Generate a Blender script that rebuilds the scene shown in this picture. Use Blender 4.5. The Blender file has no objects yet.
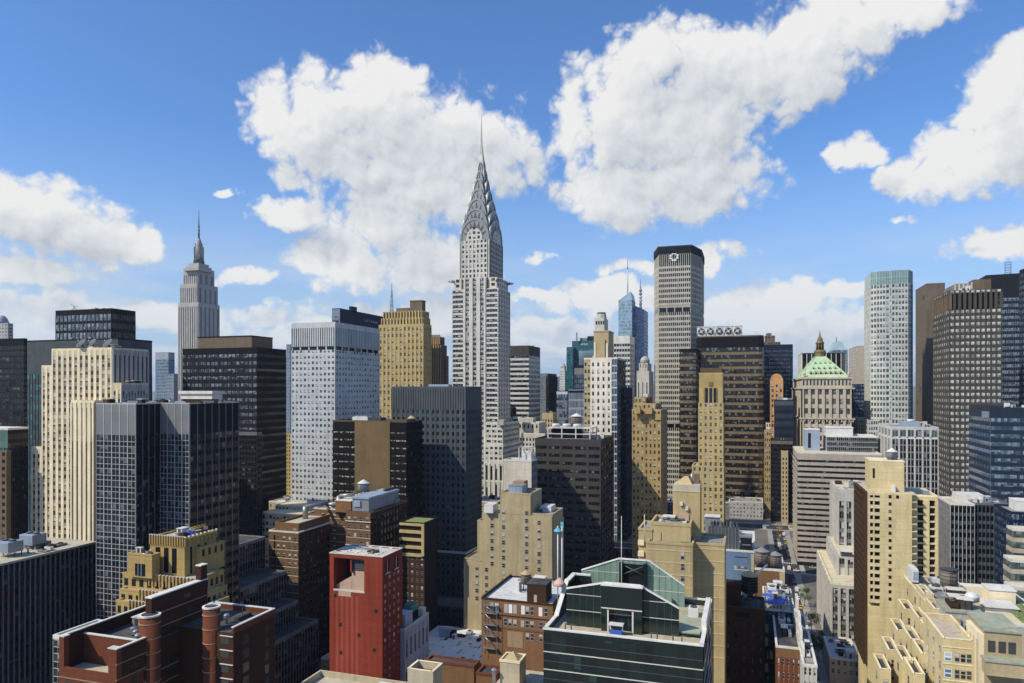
import bpy, math, random
from math import sin, cos, tan, atan, atan2, radians, pi, sqrt, hypot, floor
from mathutils import Vector, Matrix
from mathutils.bvhtree import BVHTree

SC = bpy.context.scene
COL = SC.collection
rnd = random.Random(7)

# ------------------------------------------------------------------ camera, sky, sun, exposure
F, CX, HZ, CZ = 720.0, 512.0, 389.0, 118.0        # focal (px), centre column, horizon row, eye height (m)
TH = radians(18.3)                                # view heading: from west towards south
FW = (-cos(TH), -sin(TH)); RT = (-sin(TH), cos(TH))
cam_d = bpy.data.cameras.new("camera"); cam = bpy.data.objects.new("camera", cam_d); COL.objects.link(cam)
cam.location = (0, 0, CZ)
cam.rotation_euler = (pi/2, 0, atan2(FW[1], FW[0]) - pi/2)
cam_d.sensor_width = 36.0; cam_d.lens = 36.0*F/1024.0
cam_d.shift_y = (HZ-341.5)/1024.0
cam_d.clip_start = 0.5; cam_d.clip_end = 60000
SC.camera = cam
SC.view_settings.view_transform = 'Standard'; SC.view_settings.look = 'None'
SC.view_settings.gamma = 1.0; SC.view_settings.exposure = -0.1
SC.view_settings.use_curve_mapping = False
try:
    SC.cycles.use_denoising = True
    SC.cycles.max_bounces = 6; SC.cycles.diffuse_bounces = 2; SC.cycles.glossy_bounces = 3
    SC.cycles.transmission_bounces = 2; SC.cycles.volume_bounces = 0
    SC.cycles.caustics_reflective = False; SC.cycles.caustics_refractive = False
except Exception: pass

SUN_AZ, SUN_EL = radians(46), radians(44)         # azimuth from east towards south
SDIR = Vector((cos(SUN_EL)*cos(SUN_AZ), -cos(SUN_EL)*sin(SUN_AZ), sin(SUN_EL)))
sl = bpy.data.lights.new("sun", 'SUN'); sun = bpy.data.objects.new("sun", sl); COL.objects.link(sun)
sl.energy = 5.0; sl.angle = radians(0.5); sl.color = (1.0, 0.92, 0.755)
sun.rotation_euler = SDIR.to_track_quat('Z', 'Y').to_euler(); sun.location = (0, 0, 900)

def px_dir(x, y):
    k = (x-CX)/F; v = (HZ-y)/F
    return atan(k), atan2(v, sqrt(1+k*k))          # azimuth from view heading (right +), elevation

class NT:
    """small node-tree writer"""
    def __init__(s, t): s.t = t
    def n(s, typ, **kw):
        d = s.t.nodes.new(typ)
        for k, v in kw.items(): setattr(d, k, v)
        return d
    def link(s, a, b): s.t.links.new(a, b)
    def inp(s, sock, v):
        if isinstance(v, bpy.types.NodeSocket): s.link(v, sock)
        elif v is not None: sock.default_value = v
    def math(s, op, a, b=None, c=None, clamp=False):
        d = s.n('ShaderNodeMath', operation=op, use_clamp=clamp)
        s.inp(d.inputs[0], a)
        if b is not None: s.inp(d.inputs[1], b)
        if c is not None: s.inp(d.inputs[2], c)
        return d.outputs[0]
    def vm(s, op, a, b=None, out=0):
        d = s.n('ShaderNodeVectorMath', operation=op); s.inp(d.inputs[0], a)
        if b is not None: s.inp(d.inputs[1], b)
        return d.outputs[out]
    def mix(s, f, a, b, mode='MIX'):
        d = s.n('ShaderNodeMix', data_type='RGBA', blend_type=mode)
        s.inp(d.inputs[0], f); s.inp(d.inputs[6], a); s.inp(d.inputs[7], b)
        return d.outputs[2]
    def ramp(s, v, lo, hi, a=0.0, b=1.0, smooth=True):
        d = s.n('ShaderNodeMapRange', interpolation_type='SMOOTHSTEP' if smooth else 'LINEAR')
        s.inp(d.inputs[0], v); s.inp(d.inputs[1], lo); s.inp(d.inputs[2], hi); s.inp(d.inputs[3], a); s.inp(d.inputs[4], b)
        return d.outputs[0]
    def noise(s, vec, scale, detail=4, rough=0.55, dist=0.0):
        d = s.n('ShaderNodeTexNoise', noise_dimensions='3D'); s.inp(d.inputs['Vector'], vec)
        d.inputs['Scale'].default_value = scale; d.inputs['Detail'].default_value = detail
        d.inputs['Roughness'].default_value = rough; d.inputs['Distortion'].default_value = dist
        return d.outputs['Fac']
def c4(c, k=1.0): return (c[0]*k, c[1]*k, c[2]*k, 1.0)

# cumulus clouds: (x, y, rx, ry) of the photograph turned into directions of the sky
BLOBS = [(330,105,74,54),(345,150,70,50),(385,225,62,40),(290,120,48,40),(460,165,60,50),(620,200,60,36),(300,85,40,34),(385,110,70,56),(440,135,70,58),(495,150,56,56),(395,185,66,52),(440,190,60,40),(300,213,50,24),(400,243,66,22),(350,272,62,24),(430,275,70,26),(300,170,30,22),
 (620,120,70,70),(680,130,90,66),(640,180,85,44),(740,75,86,66),(800,52,76,52),(850,30,65,44),(905,8,66,36),(600,190,58,30),(700,185,80,40),(660,55,70,44),
 (1000,125,66,62),(950,155,60,38),(905,180,36,20),(1030,80,46,40),(855,158,28,18),
 (35,215,80,44),(95,240,66,28),(0,198,70,40),(30,268,80,15),
 (240,278,42,11),(60,312,130,26),(160,318,80,22),(20,332,100,26),(545,300,60,9),(720,258,30,18),(635,270,42,10),(610,302,80,20),(540,335,80,20),
 (760,310,105,24),(830,330,80,20),(990,245,55,20),(1010,228,28,12),(850,295,48,12),(420,322,130,22),(300,335,80,16),(255,310,44,12),
 (225,185,20,8),(243,183,12,6),(545,255,20,8),(910,215,30,7),(560,100,14,9)]
def build_world():
    w = bpy.data.worlds.new("World"); SC.world = w; w.use_nodes = True
    t = w.node_tree; t.nodes.clear(); N = NT(t)
    # density group
    g = bpy.data.node_groups.new("cloud_density", 'ShaderNodeTree')
    g.interface.new_socket("Vector", in_out='INPUT', socket_type='NodeSocketVector')
    g.interface.new_socket("Density", in_out='OUTPUT', socket_type='NodeSocketFloat')
    G = NT(g); gi = G.n('NodeGroupInput'); go = G.n('NodeGroupOutput'); q = gi.outputs[0]
    qq = q
    acc = None
    for (x, y, rx, ry) in BLOBS:
        a, e = px_dir(x, y); a1, _ = px_dir(x+rx, y); a0, _ = px_dir(x-rx, y); _, e1 = px_dir(x, y-ry); _, e0 = px_dir(x, y+ry)
        ra, re = (a1-a0)/2, (e1-e0)/2
        v = G.vm('MULTIPLY', G.vm('SUBTRACT', qq, (a, e, 0)), (1/ra, 1/re, 0))
        L = G.vm('DOT_PRODUCT', v, v, out=1)
        d = G.math('SUBTRACT', 1.0 if rx > 45 else 0.62 if rx > 22 else 0.42, L)
        if acc is None: acc = d
        else:
            m = G.n('ShaderNodeMath', operation='SMOOTH_MAX'); G.inp(m.inputs[0], acc); G.inp(m.inputs[1], d); m.inputs[2].default_value = 0.35
            acc = m.outputs[0]
    acc = G.math('MAXIMUM', acc, -1.5)
    G.link(acc, go.inputs[0])
    # main tree
    tc = N.n('ShaderNodeTexCoord'); d = tc.outputs['Generated']
    f = N.vm('DOT_PRODUCT', d, (FW[0], FW[1], 0), out=1); r = N.vm('DOT_PRODUCT', d, (RT[0], RT[1], 0), out=1)
    sep = N.n('ShaderNodeSeparateXYZ'); N.link(d, sep.inputs[0]); up = sep.outputs[2]
    az = N.math('ARCTAN2', r, f); el = N.math('ARCSINE', up)
    cb = N.n('ShaderNodeCombineXYZ'); N.link(az, cb.inputs[0]); N.link(el, cb.inputs[1]); q = cb.outputs[0]
    def grp(v):
        k = N.n('ShaderNodeGroup'); k.node_tree = g; N.link(v, k.inputs[0]); return k.outputs[0]
    # warp the coordinates so the blobs lose their oval outline, then add billows of falling size
    nz = N.n('ShaderNodeTexNoise'); N.inp(nz.inputs['Vector'], q); nz.inputs['Scale'].default_value = 8; nz.inputs['Detail'].default_value = 5; nz.inputs['Roughness'].default_value = 0.6
    qw = N.vm('ADD', q, N.vm('MULTIPLY', N.vm('SUBTRACT', nz.outputs['Color'], (0.5, 0.5, 0.5)), (0.13, 0.10, 0)))
    def bil(v):                                    # rounded puffs with creases between them, at four sizes
        acc = None
        for sc, am in ((9, 1.0), (20, .74), (44, .36), (100, .20)):
            t_ = N.math('MULTIPLY', N.math('ABSOLUTE', N.math('MULTIPLY_ADD', N.noise(v, sc, 1, .5), 2.0, -1.0)), am*1.9)
            acc = t_ if acc is None else N.math('ADD', acc, t_)
        return acc
    n0, n1 = bil(q), bil(N.vm('ADD', q, (-0.008, 0.011, 0)))
    B0, B1 = grp(qw), grp(N.vm('ADD', qw, (-0.035, 0.045, 0)))
    D0 = N.math('ADD', B0, N.math('SUBTRACT', n0, 0.64))
    # thin broken clouds in the rest of the sky (behind the camera, and hazy streaks low down)
    pl = N.vm('SCALE', d, None); pl.node.inputs['Scale'].default_value = 1.0
    zz = N.math('ADD', N.math('MAXIMUM', up, 0.0), 0.09)
    pv = N.n('ShaderNodeCombineXYZ'); N.link(N.math('DIVIDE', f, zz), pv.inputs[0]); N.link(N.math('DIVIDE', r, zz), pv.inputs[1])
    streak = N.noise(pv.outputs[0], 0.75, 5, 0.6)
    low = N.ramp(el, 0.04, 0.24, 1.0, 0.0)
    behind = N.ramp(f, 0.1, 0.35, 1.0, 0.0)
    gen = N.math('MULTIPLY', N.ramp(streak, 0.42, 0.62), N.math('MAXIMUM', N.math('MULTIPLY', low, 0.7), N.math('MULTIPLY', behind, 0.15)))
    mask = N.ramp(D0, -0.22, 0.56)
    # sunlit billows: compare the density here with that a little way towards the sun, at two sizes
    big_sh = N.math('MULTIPLY', N.math('SUBTRACT', B0, B1), 0.42); small_sh = N.math('MULTIPLY', N.math('SUBTRACT', n0, n1), 0.27)
    belly = N.ramp(B0, 0.1, 1.3, 0.0, 0.25)
    lum = N.math('SUBTRACT', N.math('ADD', N.math('ADD', big_sh, small_sh), 0.74), belly, clamp=True)
    ccol = N.n('ShaderNodeValToRGB'); N.link(lum, ccol.inputs[0])
    e = ccol.color_ramp.elements; e[0].position = 0.0; e[0].color = (0.36, 0.41, 0.49, 1); e[1].position = 0.95; e[1].color = (0.93, 0.93, 0.92, 1)
    m = e.new(0.32); m.color = (0.56, 0.60, 0.66, 1)
    m = e.new(0.62); m.color = (0.76, 0.79, 0.82, 1)
    sky = N.n('ShaderNodeTexSky', sky_type='NISHITA'); sky.sun_disc = False
    sky.sun_elevation = SUN_EL; sky.sun_rotation = pi/2+SUN_AZ
    sky.altitude = 100; sky.air_density = 1.0; sky.dust_density = 0.6; sky.ozone_density = 2.5
    skyc = N.mix(1.0, sky.outputs[0], (SKY_K*1.12, SKY_K*1.62, SKY_K*2.22, 1), 'MULTIPLY')
    low_c = N.mix(N.ramp(el, 0.0, 0.34, 0.85, 0.0), skyc, (0.47, 0.63, 0.84, 1))
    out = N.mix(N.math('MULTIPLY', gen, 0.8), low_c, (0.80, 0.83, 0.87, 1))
    fade = N.ramp(el, 0.0, 0.16, 0.45, 1.0)
    out = N.mix(N.math('MULTIPLY', mask, fade), out, ccol.outputs[0])
    bg = N.n('ShaderNodeBackground'); N.link(out, bg.inputs[0]); bg.inputs[1].default_value = 1.0
    wo = N.n('ShaderNodeOutputWorld'); N.link(bg.outputs[0], wo.inputs[0])
    try: w.cycles.sampling_method = 'MANUAL'; w.cycles.sample_map_resolution = 512
    except Exception: pass
SKY_K = 0.085
build_world()

# ------------------------------------------------------------------ materials
MATS = {}
def new_mat(name):
    m = bpy.data.materials.new(name); m.use_nodes = True; t = m.node_tree; t.nodes.clear()
    N = NT(t); b = N.n('ShaderNodeBsdfPrincipled'); o = N.n('ShaderNodeOutputMaterial'); N.link(b.outputs[0], o.inputs[0])
    MATS[name] = m
    return m, N, b
def pos_of(N):
    return N.n('ShaderNodeNewGeometry').outputs['Position']
def wall(name, col, rough=0.85, var=0.22, streak=0.18, joint=0.0, fine=0.12, metal=0.0, spec=0.12, cell=0.06, stain=0.2):
    """masonry / metal: blotches, rain streaks, fine grain, optional course joints every 'joint' metres"""
    m, N, b = new_mat(name); P = pos_of(N)
    n1 = N.noise(P, 0.05, 4); n2 = N.noise(N.vm('MULTIPLY', P, (1, 1, 0.06)), 0.7, 4); n3 = N.noise(P, 1.6, 5, 0.7)
    k = N.math('MULTIPLY_ADD', n1, var*2, 1-var)
    k = N.math('MULTIPLY', k, N.math('MULTIPLY_ADD', n2, streak*2, 1-streak))
    k = N.math('MULTIPLY', k, N.math('MULTIPLY_ADD', n3, fine*2, 1-fine))
    cw = N.n('ShaderNodeTexWhiteNoise', noise_dimensions='3D'); N.link(N.vm('FLOOR', N.vm('MULTIPLY', P, (.31, .31, .29))), cw.inputs['Vector'])
    k = N.math('MULTIPLY', k, N.math('MULTIPLY_ADD', cw.outputs['Value'], cell*2, 1-cell))
    if stain: k = N.math('MULTIPLY', k, N.ramp(N.noise(N.vm('MULTIPLY', P, (.30, .30, .028)), 1.0, 6, .68), .50, .72, 1.0, 1-stain))
    if joint:
        sp = N.n('ShaderNodeSeparateXYZ'); N.link(P, sp.inputs[0])
        fr = N.math('FRACT', N.math('DIVIDE', sp.outputs[2], joint))
        k = N.math('MULTIPLY', k, N.ramp(fr, 0.05, 0.09, 0.84, 1.0))
    hue = N.mix(N.ramp(n3, 0.3, 0.7), c4(col, 0.94), c4((col[0]*1.06, col[1]*1.02, col[2]*0.96)))
    c = N.vm('SCALE', hue, None); N.link(k, c.node.inputs['Scale'])
    N.link(c, b.inputs['Base Color']); b.inputs['Roughness'].default_value = rough; b.inputs['Metallic'].default_value = metal
    b.inputs['Specular IOR Level'].default_value = spec
    return m
def brick(name, col, mortar=(0.10,0.068,0.048)):
    m, N, b = new_mat(name); P = pos_of(N)
    sp = N.n('ShaderNodeSeparateXYZ'); N.link(P, sp.inputs[0])
    cb = N.n('ShaderNodeCombineXYZ'); N.link(N.math('ADD', sp.outputs[0], sp.outputs[1]), cb.inputs[0]); N.link(sp.outputs[2], cb.inputs[1])
    bt = N.n('ShaderNodeTexBrick'); N.link(cb.outputs[0], bt.inputs['Vector']); bt.inputs['Scale'].default_value = 1.0
    bt.inputs['Brick Width'].default_value = 0.5; bt.inputs['Row Height'].default_value = 0.2; bt.inputs['Mortar Size'].default_value = 0.016
    bt.inputs['Color1'].default_value = c4(col, 0.9); bt.inputs['Color2'].default_value = c4(col, 1.12); bt.inputs['Mortar'].default_value = c4(mortar)
    n1 = N.noise(P, 0.12, 5, 0.6); n2 = N.noise(N.vm('MULTIPLY', P, (1, 1, 0.08)), 0.9, 4)
    k = N.math('MULTIPLY', N.math('MULTIPLY_ADD', n1, 0.5, 0.75), N.math('MULTIPLY_ADD', n2, 0.4, 0.8))
    c = N.vm('SCALE', bt.outputs['Color'], None); N.link(k, c.node.inputs['Scale'])
    N.link(c, b.inputs['Base Color']); b.inputs['Roughness'].default_value = 0.9; b.inputs['Specular IOR Level'].default_value = 0.08
    return m
def roofmat(name, col, col2, scale=0.25):
    m, N, b = new_mat(name); P = pos_of(N)
    n1 = N.noise(P, scale, 6, 0.65); n2 = N.noise(P, 2.5, 4, 0.7)
    vo = N.n('ShaderNodeTexVoronoi'); N.inp(vo.inputs['Vector'], N.vm('MULTIPLY', P, (0.16, 0.32, 0)))
    patch = N.ramp(N.noise(N.vm('MULTIPLY', P, (1.0, 0.4, 1)), 0.55, 3), 0.60, 0.64)
    c = N.mix(N.ramp(n1, 0.35, 0.68), c4(col), c4(col2))
    c = N.mix(N.math('MULTIPLY', patch, 0.55), c, c4(col2, 0.55))
    c = N.mix(0.14, c, vo.outputs['Color'], 'SOFT_LIGHT')
    k = N.vm('SCALE', c, None); N.link(N.math('MULTIPLY_ADD', n2, 0.5, 0.75), k.node.inputs['Scale'])
    N.link(k, b.inputs['Base Color']); b.inputs['Roughness'].default_value = 0.9; b.inputs['Specular IOR Level'].default_value = 0.2
    return m
def glass(name, col, blind=(0.55,0.53,0.47), pblind=0.45, frame=None, fw=0.06, sash=False, rough=0.06, spec=0.6, mull=0, tint=0.0, lift=0.0, metal=0.0):
    """window pane: dark reflecting glass, blinds pulled to a different height in each, thin frame round each pane"""
    m, N, b = new_mat(name)
    uv = N.n('ShaderNodeUVMap'); sp = N.n('ShaderNodeSeparateXYZ'); N.link(uv.outputs[0], sp.inputs[0]); u, v = sp.outputs[0], sp.outputs[1]
    ge = N.n('ShaderNodeNewGeometry'); oi = N.n('ShaderNodeObjectInfo')
    r = N.math('FRACT', N.math('ADD', N.math('MULTIPLY', ge.outputs['Random Per Island'], 17.31), N.math('MULTIPLY', oi.outputs['Random'], 9.73)))
    if mull:                                       # a long band: one value for each light between mullions
        ps = N.n('ShaderNodeSeparateXYZ'); N.link(ge.outputs['Position'], ps.inputs[0])
        h = N.math('DIVIDE', N.math('ADD', ps.outputs[0], ps.outputs[1]), mull)
        wn = N.n('ShaderNodeTexWhiteNoise', noise_dimensions='2D'); cb = N.n('ShaderNodeCombineXYZ')
        N.link(N.math('FLOOR', h), cb.inputs[0]); N.link(N.math('FLOOR', N.math('DIVIDE', ps.outputs[2], 3.4)), cb.inputs[1]); N.link(cb.outputs[0], wn.inputs['Vector'])
        r = N.math('FRACT', N.math('ADD', r, wn.outputs['Value'])); u = N.math('FRACT', h)
    r2 = N.math('FRACT', N.math('MULTIPLY', r, 7.77))
    c = N.mix(r2, c4(col, 0.55), c4(col, 1.5))
    if lift: c = N.mix(N.math('MULTIPLY', N.math('POWER', r2, 3.0), lift), c, (0.25, 0.32, 0.40, 1))
    if pblind:
        lvl = N.math('MULTIPLY', N.ramp(r, 1-pblind, 1.0, 0.0, 0.95, False), 1.0)
        has = N.math('GREATER_THAN', r, 1-pblind)
        bm = N.math('MULTIPLY', has, N.math('GREATER_THAN', v, N.math('SUBTRACT', 1.0, lvl)))
        c = N.mix(N.math('MULTIPLY', bm, 0.85), c, c4(blind))
    if frame:
        e = N.math('MAXIMUM', N.math('ABSOLUTE', N.math('SUBTRACT', u, 0.5)), N.math('ABSOLUTE', N.math('SUBTRACT', v, 0.5)))
        fm = N.math('GREATER_THAN', e, 0.5-fw)
        if sash: fm = N.math('MAXIMUM', fm, N.math('LESS_THAN', N.math('ABSOLUTE', N.math('SUBTRACT', v, 0.5)), fw*0.7))
        c = N.mix(fm, c, c4(frame))
    N.link(c, b.inputs['Base Color']); b.inputs['Roughness'].default_value = rough; b.inputs['Specular IOR Level'].default_value = spec
    b.inputs['Metallic'].default_value = metal
    # panes are never quite flat
    wn2 = N.n('ShaderNodeTexWhiteNoise', noise_dimensions='1D'); N.link(N.math('MULTIPLY', r, 91.7), wn2.inputs['W'])
    tilt = N.vm('MULTIPLY', N.vm('SUBTRACT', wn2.outputs['Color'], (.5,.5,.5)), (.09,.09,.07))
    bp = N.n('ShaderNodeBump'); bp.inputs['Strength'].default_value = 0.08; bp.inputs['Distance'].default_value = 0.3
    N.link(N.noise(ge.outputs['Position'], 0.25, 2), bp.inputs['Height']); N.link(N.vm('NORMALIZE', N.vm('ADD', bp.outputs[0], tilt)), b.inputs['Normal'])
    return m
def plain(name, col, rough=0.6, metal=0.0, var=0.15):
    return wall(name, col, rough=rough, metal=metal, var=var, streak=0.08, fine=0.08, spec=0.4)

# ------------------------------------------------------------------ pixel -> place
def P(x, d):
    k = (x-CX)/F*d
    return (d*FW[0]+k*RT[0], d*FW[1]+k*RT[1])
def Z(y, d): return CZ-(y-HZ)/F*d
def depth_of(X, Y): return X*FW[0]+Y*FW[1]
def proj(X, Y, Zz):
    d = X*FW[0]+Y*FW[1]
    if d < 1: return None
    return (CX+F*(X*RT[0]+Y*RT[1])/d, HZ-F*(Zz-CZ)/d, d)
def rect_on(X, xl, xr, L):
    """block whose east front lies in the plane x = X, between two picture columns"""
    def yy(c): k = (c-CX)/F; s = (k*FW[0]-RT[0])/(RT[1]-k*FW[1]); return X*s
    return (X-L, X, yy(xl), yy(xr))
def along(X, Y, ux, uy, col):
    """distance t from (X,Y) along (ux,uy) to the picture column col"""
    k = (col-CX)/F; vf, vr = X*FW[0]+Y*FW[1], X*RT[0]+Y*RT[1]; sf, sr = ux*FW[0]+uy*FW[1], ux*RT[0]+uy*RT[1]
    return (k*vf-vr)/(sr-k*sf)
def rect(xl, xc, xr, d, side='N', L=None, W=None):
    """plan rectangle (x0,x1,y0,y1) of a grid-aligned block from its near corner column xc at depth d"""
    if side == 'N' and not L and xr > 738: xc, L = xr, 26.0   # its far side would not be seen
    X, Y = P(xc, d)
    if side == 'N':
        w = W if W else along(X, Y, 0, -1, xl); l = L if L else along(X, Y, -1, 0, xr)
        return (X-l, X, Y-w, Y)
    w = W if W else along(X, Y, 0, 1, xr); l = L if L else along(X, Y, -1, 0, xl)
    return (X-l, X, Y, Y+w)

# ------------------------------------------------------------------ mesh building
ALLV, ALLP = [], []
class MB:
    def __init__(s): s.v = []; s.f = []; s.m = []; s.mats = []; s.smooth = []; s.uv = {}
    def mi(s, mat):
        if mat not in s.mats: s.mats.append(mat)
        return s.mats.index(mat)
    def poly(s, pts, mat, smooth=False):
        i = len(s.v); s.v += [tuple(p) for p in pts]; s.f.append(tuple(range(i, i+len(pts)))); s.m.append(s.mi(mat)); s.smooth.append(smooth)
    def hexa(s, p, mat):                            # p: 4 bottom (ccw), 4 top
        i = len(s.v); s.v += [tuple(q) for q in p]; k = s.mi(mat)
        for f in ((3,2,1,0),(4,5,6,7),(0,1,5,4),(1,2,6,5),(2,3,7,6),(3,0,4,7)):
            s.f.append(tuple(i+j for j in f)); s.m.append(k); s.smooth.append(False)
    def box(s, x0, x1, y0, y1, z0, z1, mat):
        if x0 > x1: x0, x1 = x1, x0
        if y0 > y1: y0, y1 = y1, y0
        s.hexa([(x0,y0,z0),(x1,y0,z0),(x1,y1,z0),(x0,y1,z0),(x0,y0,z1),(x1,y0,z1),(x1,y1,z1),(x0,y1,z1)], mat)
    def obox(s, p, u, n, a0, a1, b0, b1, z0, z1, mat):  # along u from a0 to a1, out along n from b0 to b1
        q = [(p[0]+u[0]*a+n[0]*b, p[1]+u[1]*a+n[1]*b) for a, b in ((a0,b0),(a0,b1),(a1,b1),(a1,b0))]
        ar = sum(q[i][0]*q[(i+1)%4][1]-q[(i+1)%4][0]*q[i][1] for i in range(4))
        if ar < 0: q.reverse()
        s.hexa([(x,y,z0) for x, y in q]+[(x,y,z1) for x, y in q], mat)
    def prism(s, pts, z0, z1, mat, top=True):       # pts ccw
        n = len(pts); i = len(s.v); k = s.mi(mat)
        s.v += [(x,y,z0) for x, y in pts]+[(x,y,z1) for x, y in pts]
        for j in range(n):
            s.f.append((i+j, i+(j+1)%n, i+n+(j+1)%n, i+n+j)); s.m.append(k); s.smooth.append(False)
        s.f.append(tuple(i+n+j for j in range(n))); s.m.append(k); s.smooth.append(False)
        s.f.append(tuple(i+n-1-j for j in range(n))); s.m.append(k); s.smooth.append(False)
    def frustum(s, a, b, mat, smooth=False, c0=True, c1=True):         # two rings of equal length, caps
        n = len(a); i = len(s.v); k = s.mi(mat); s.v += list(a)+list(b)
        for j in range(n):
            s.f.append((i+j, i+(j+1)%n, i+n+(j+1)%n, i+n+j)); s.m.append(k); s.smooth.append(smooth)
        if c1: s.f.append(tuple(i+n+j for j in range(n))); s.m.append(k); s.smooth.append(False)
        if c0: s.f.append(tuple(i+n-1-j for j in range(n))); s.m.append(k); s.smooth.append(False)
    def lathe(s, cx, cy, prof, mat, n=20, smooth=True):  # prof: (r, z) from the bottom up
        for q_, ((r0, z0), (r1, z1)) in enumerate(zip(prof, prof[1:])):
            A = [(cx+r0*cos(2*pi*j/n), cy+r0*sin(2*pi*j/n), z0) for j in range(n)]; Bq = [(cx+r1*cos(2*pi*j/n), cy+r1*sin(2*pi*j/n), z1) for j in range(n)]
            s.frustum(A, Bq, mat, smooth, q_ == 0, q_ == len(prof)-2)
    def bar(s, p, q, r, mat, n=6, r2=None):
        p, q = Vector(p), Vector(q); d = (q-p)
        if d.length < 1e-6: return
        d.normalize(); a = d.cross(Vector((0,0,1)));
        if a.length < 1e-3: a = Vector((1,0,0))
        a.normalize(); b = d.cross(a); r2 = r if r2 is None else r2
        A = [tuple(p+(a*cos(2*pi*j/n)+b*sin(2*pi*j/n))*r) for j in range(n)]; Bq = [tuple(q+(a*cos(2*pi*j/n)+b*sin(2*pi*j/n))*r2) for j in range(n)]
        s.frustum(A, Bq, mat, True)
    def slab(s, pts, h, mat):                        # 3-D polygon given thickness along its vector h
        n = len(pts); A = [tuple(p) for p in pts]; Bq = [tuple(Vector(p)+Vector(h)) for p in pts]; s.frustum(A, Bq, mat)
    def build(s, name, parent=None, loc=(0,0,0), bvh=True):
        me = bpy.data.meshes.new(name)
        V = [(a-loc[0], b-loc[1], c-loc[2]) for a, b, c in s.v]
        me.from_pydata(V, [], s.f)
        for mt in s.mats: me.materials.append(MATS[mt])
        me.polygons.foreach_set('material_index', s.m); me.polygons.foreach_set('use_smooth', s.smooth)
        if s.uv:
            lay = me.uv_layers.new(name='UVMap').data
            for p_, uvs in s.uv.items():
                for li, c in zip(me.polygons[p_].loop_indices, uvs): lay[li].uv = c
        me.update()
        o = bpy.data.objects.new(name, me); COL.objects.link(o)
        if parent is not None: o.parent = parent
        else: o.location = loc
        if bvh:
            i = len(ALLV); ALLV.extend(s.v); ALLP.extend(tuple(i+j for j in f) for f in s.f)
        return o
def tag(o, label, cat, group=None, kind=None):
    if label: o['label'] = label
    if cat: o['category'] = cat
    if group: o['group'] = group
    if kind: o['kind'] = kind
    return o
def struct(name, mb):
    o = mb.build(name); o['kind'] = 'structure'; return o

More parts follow.
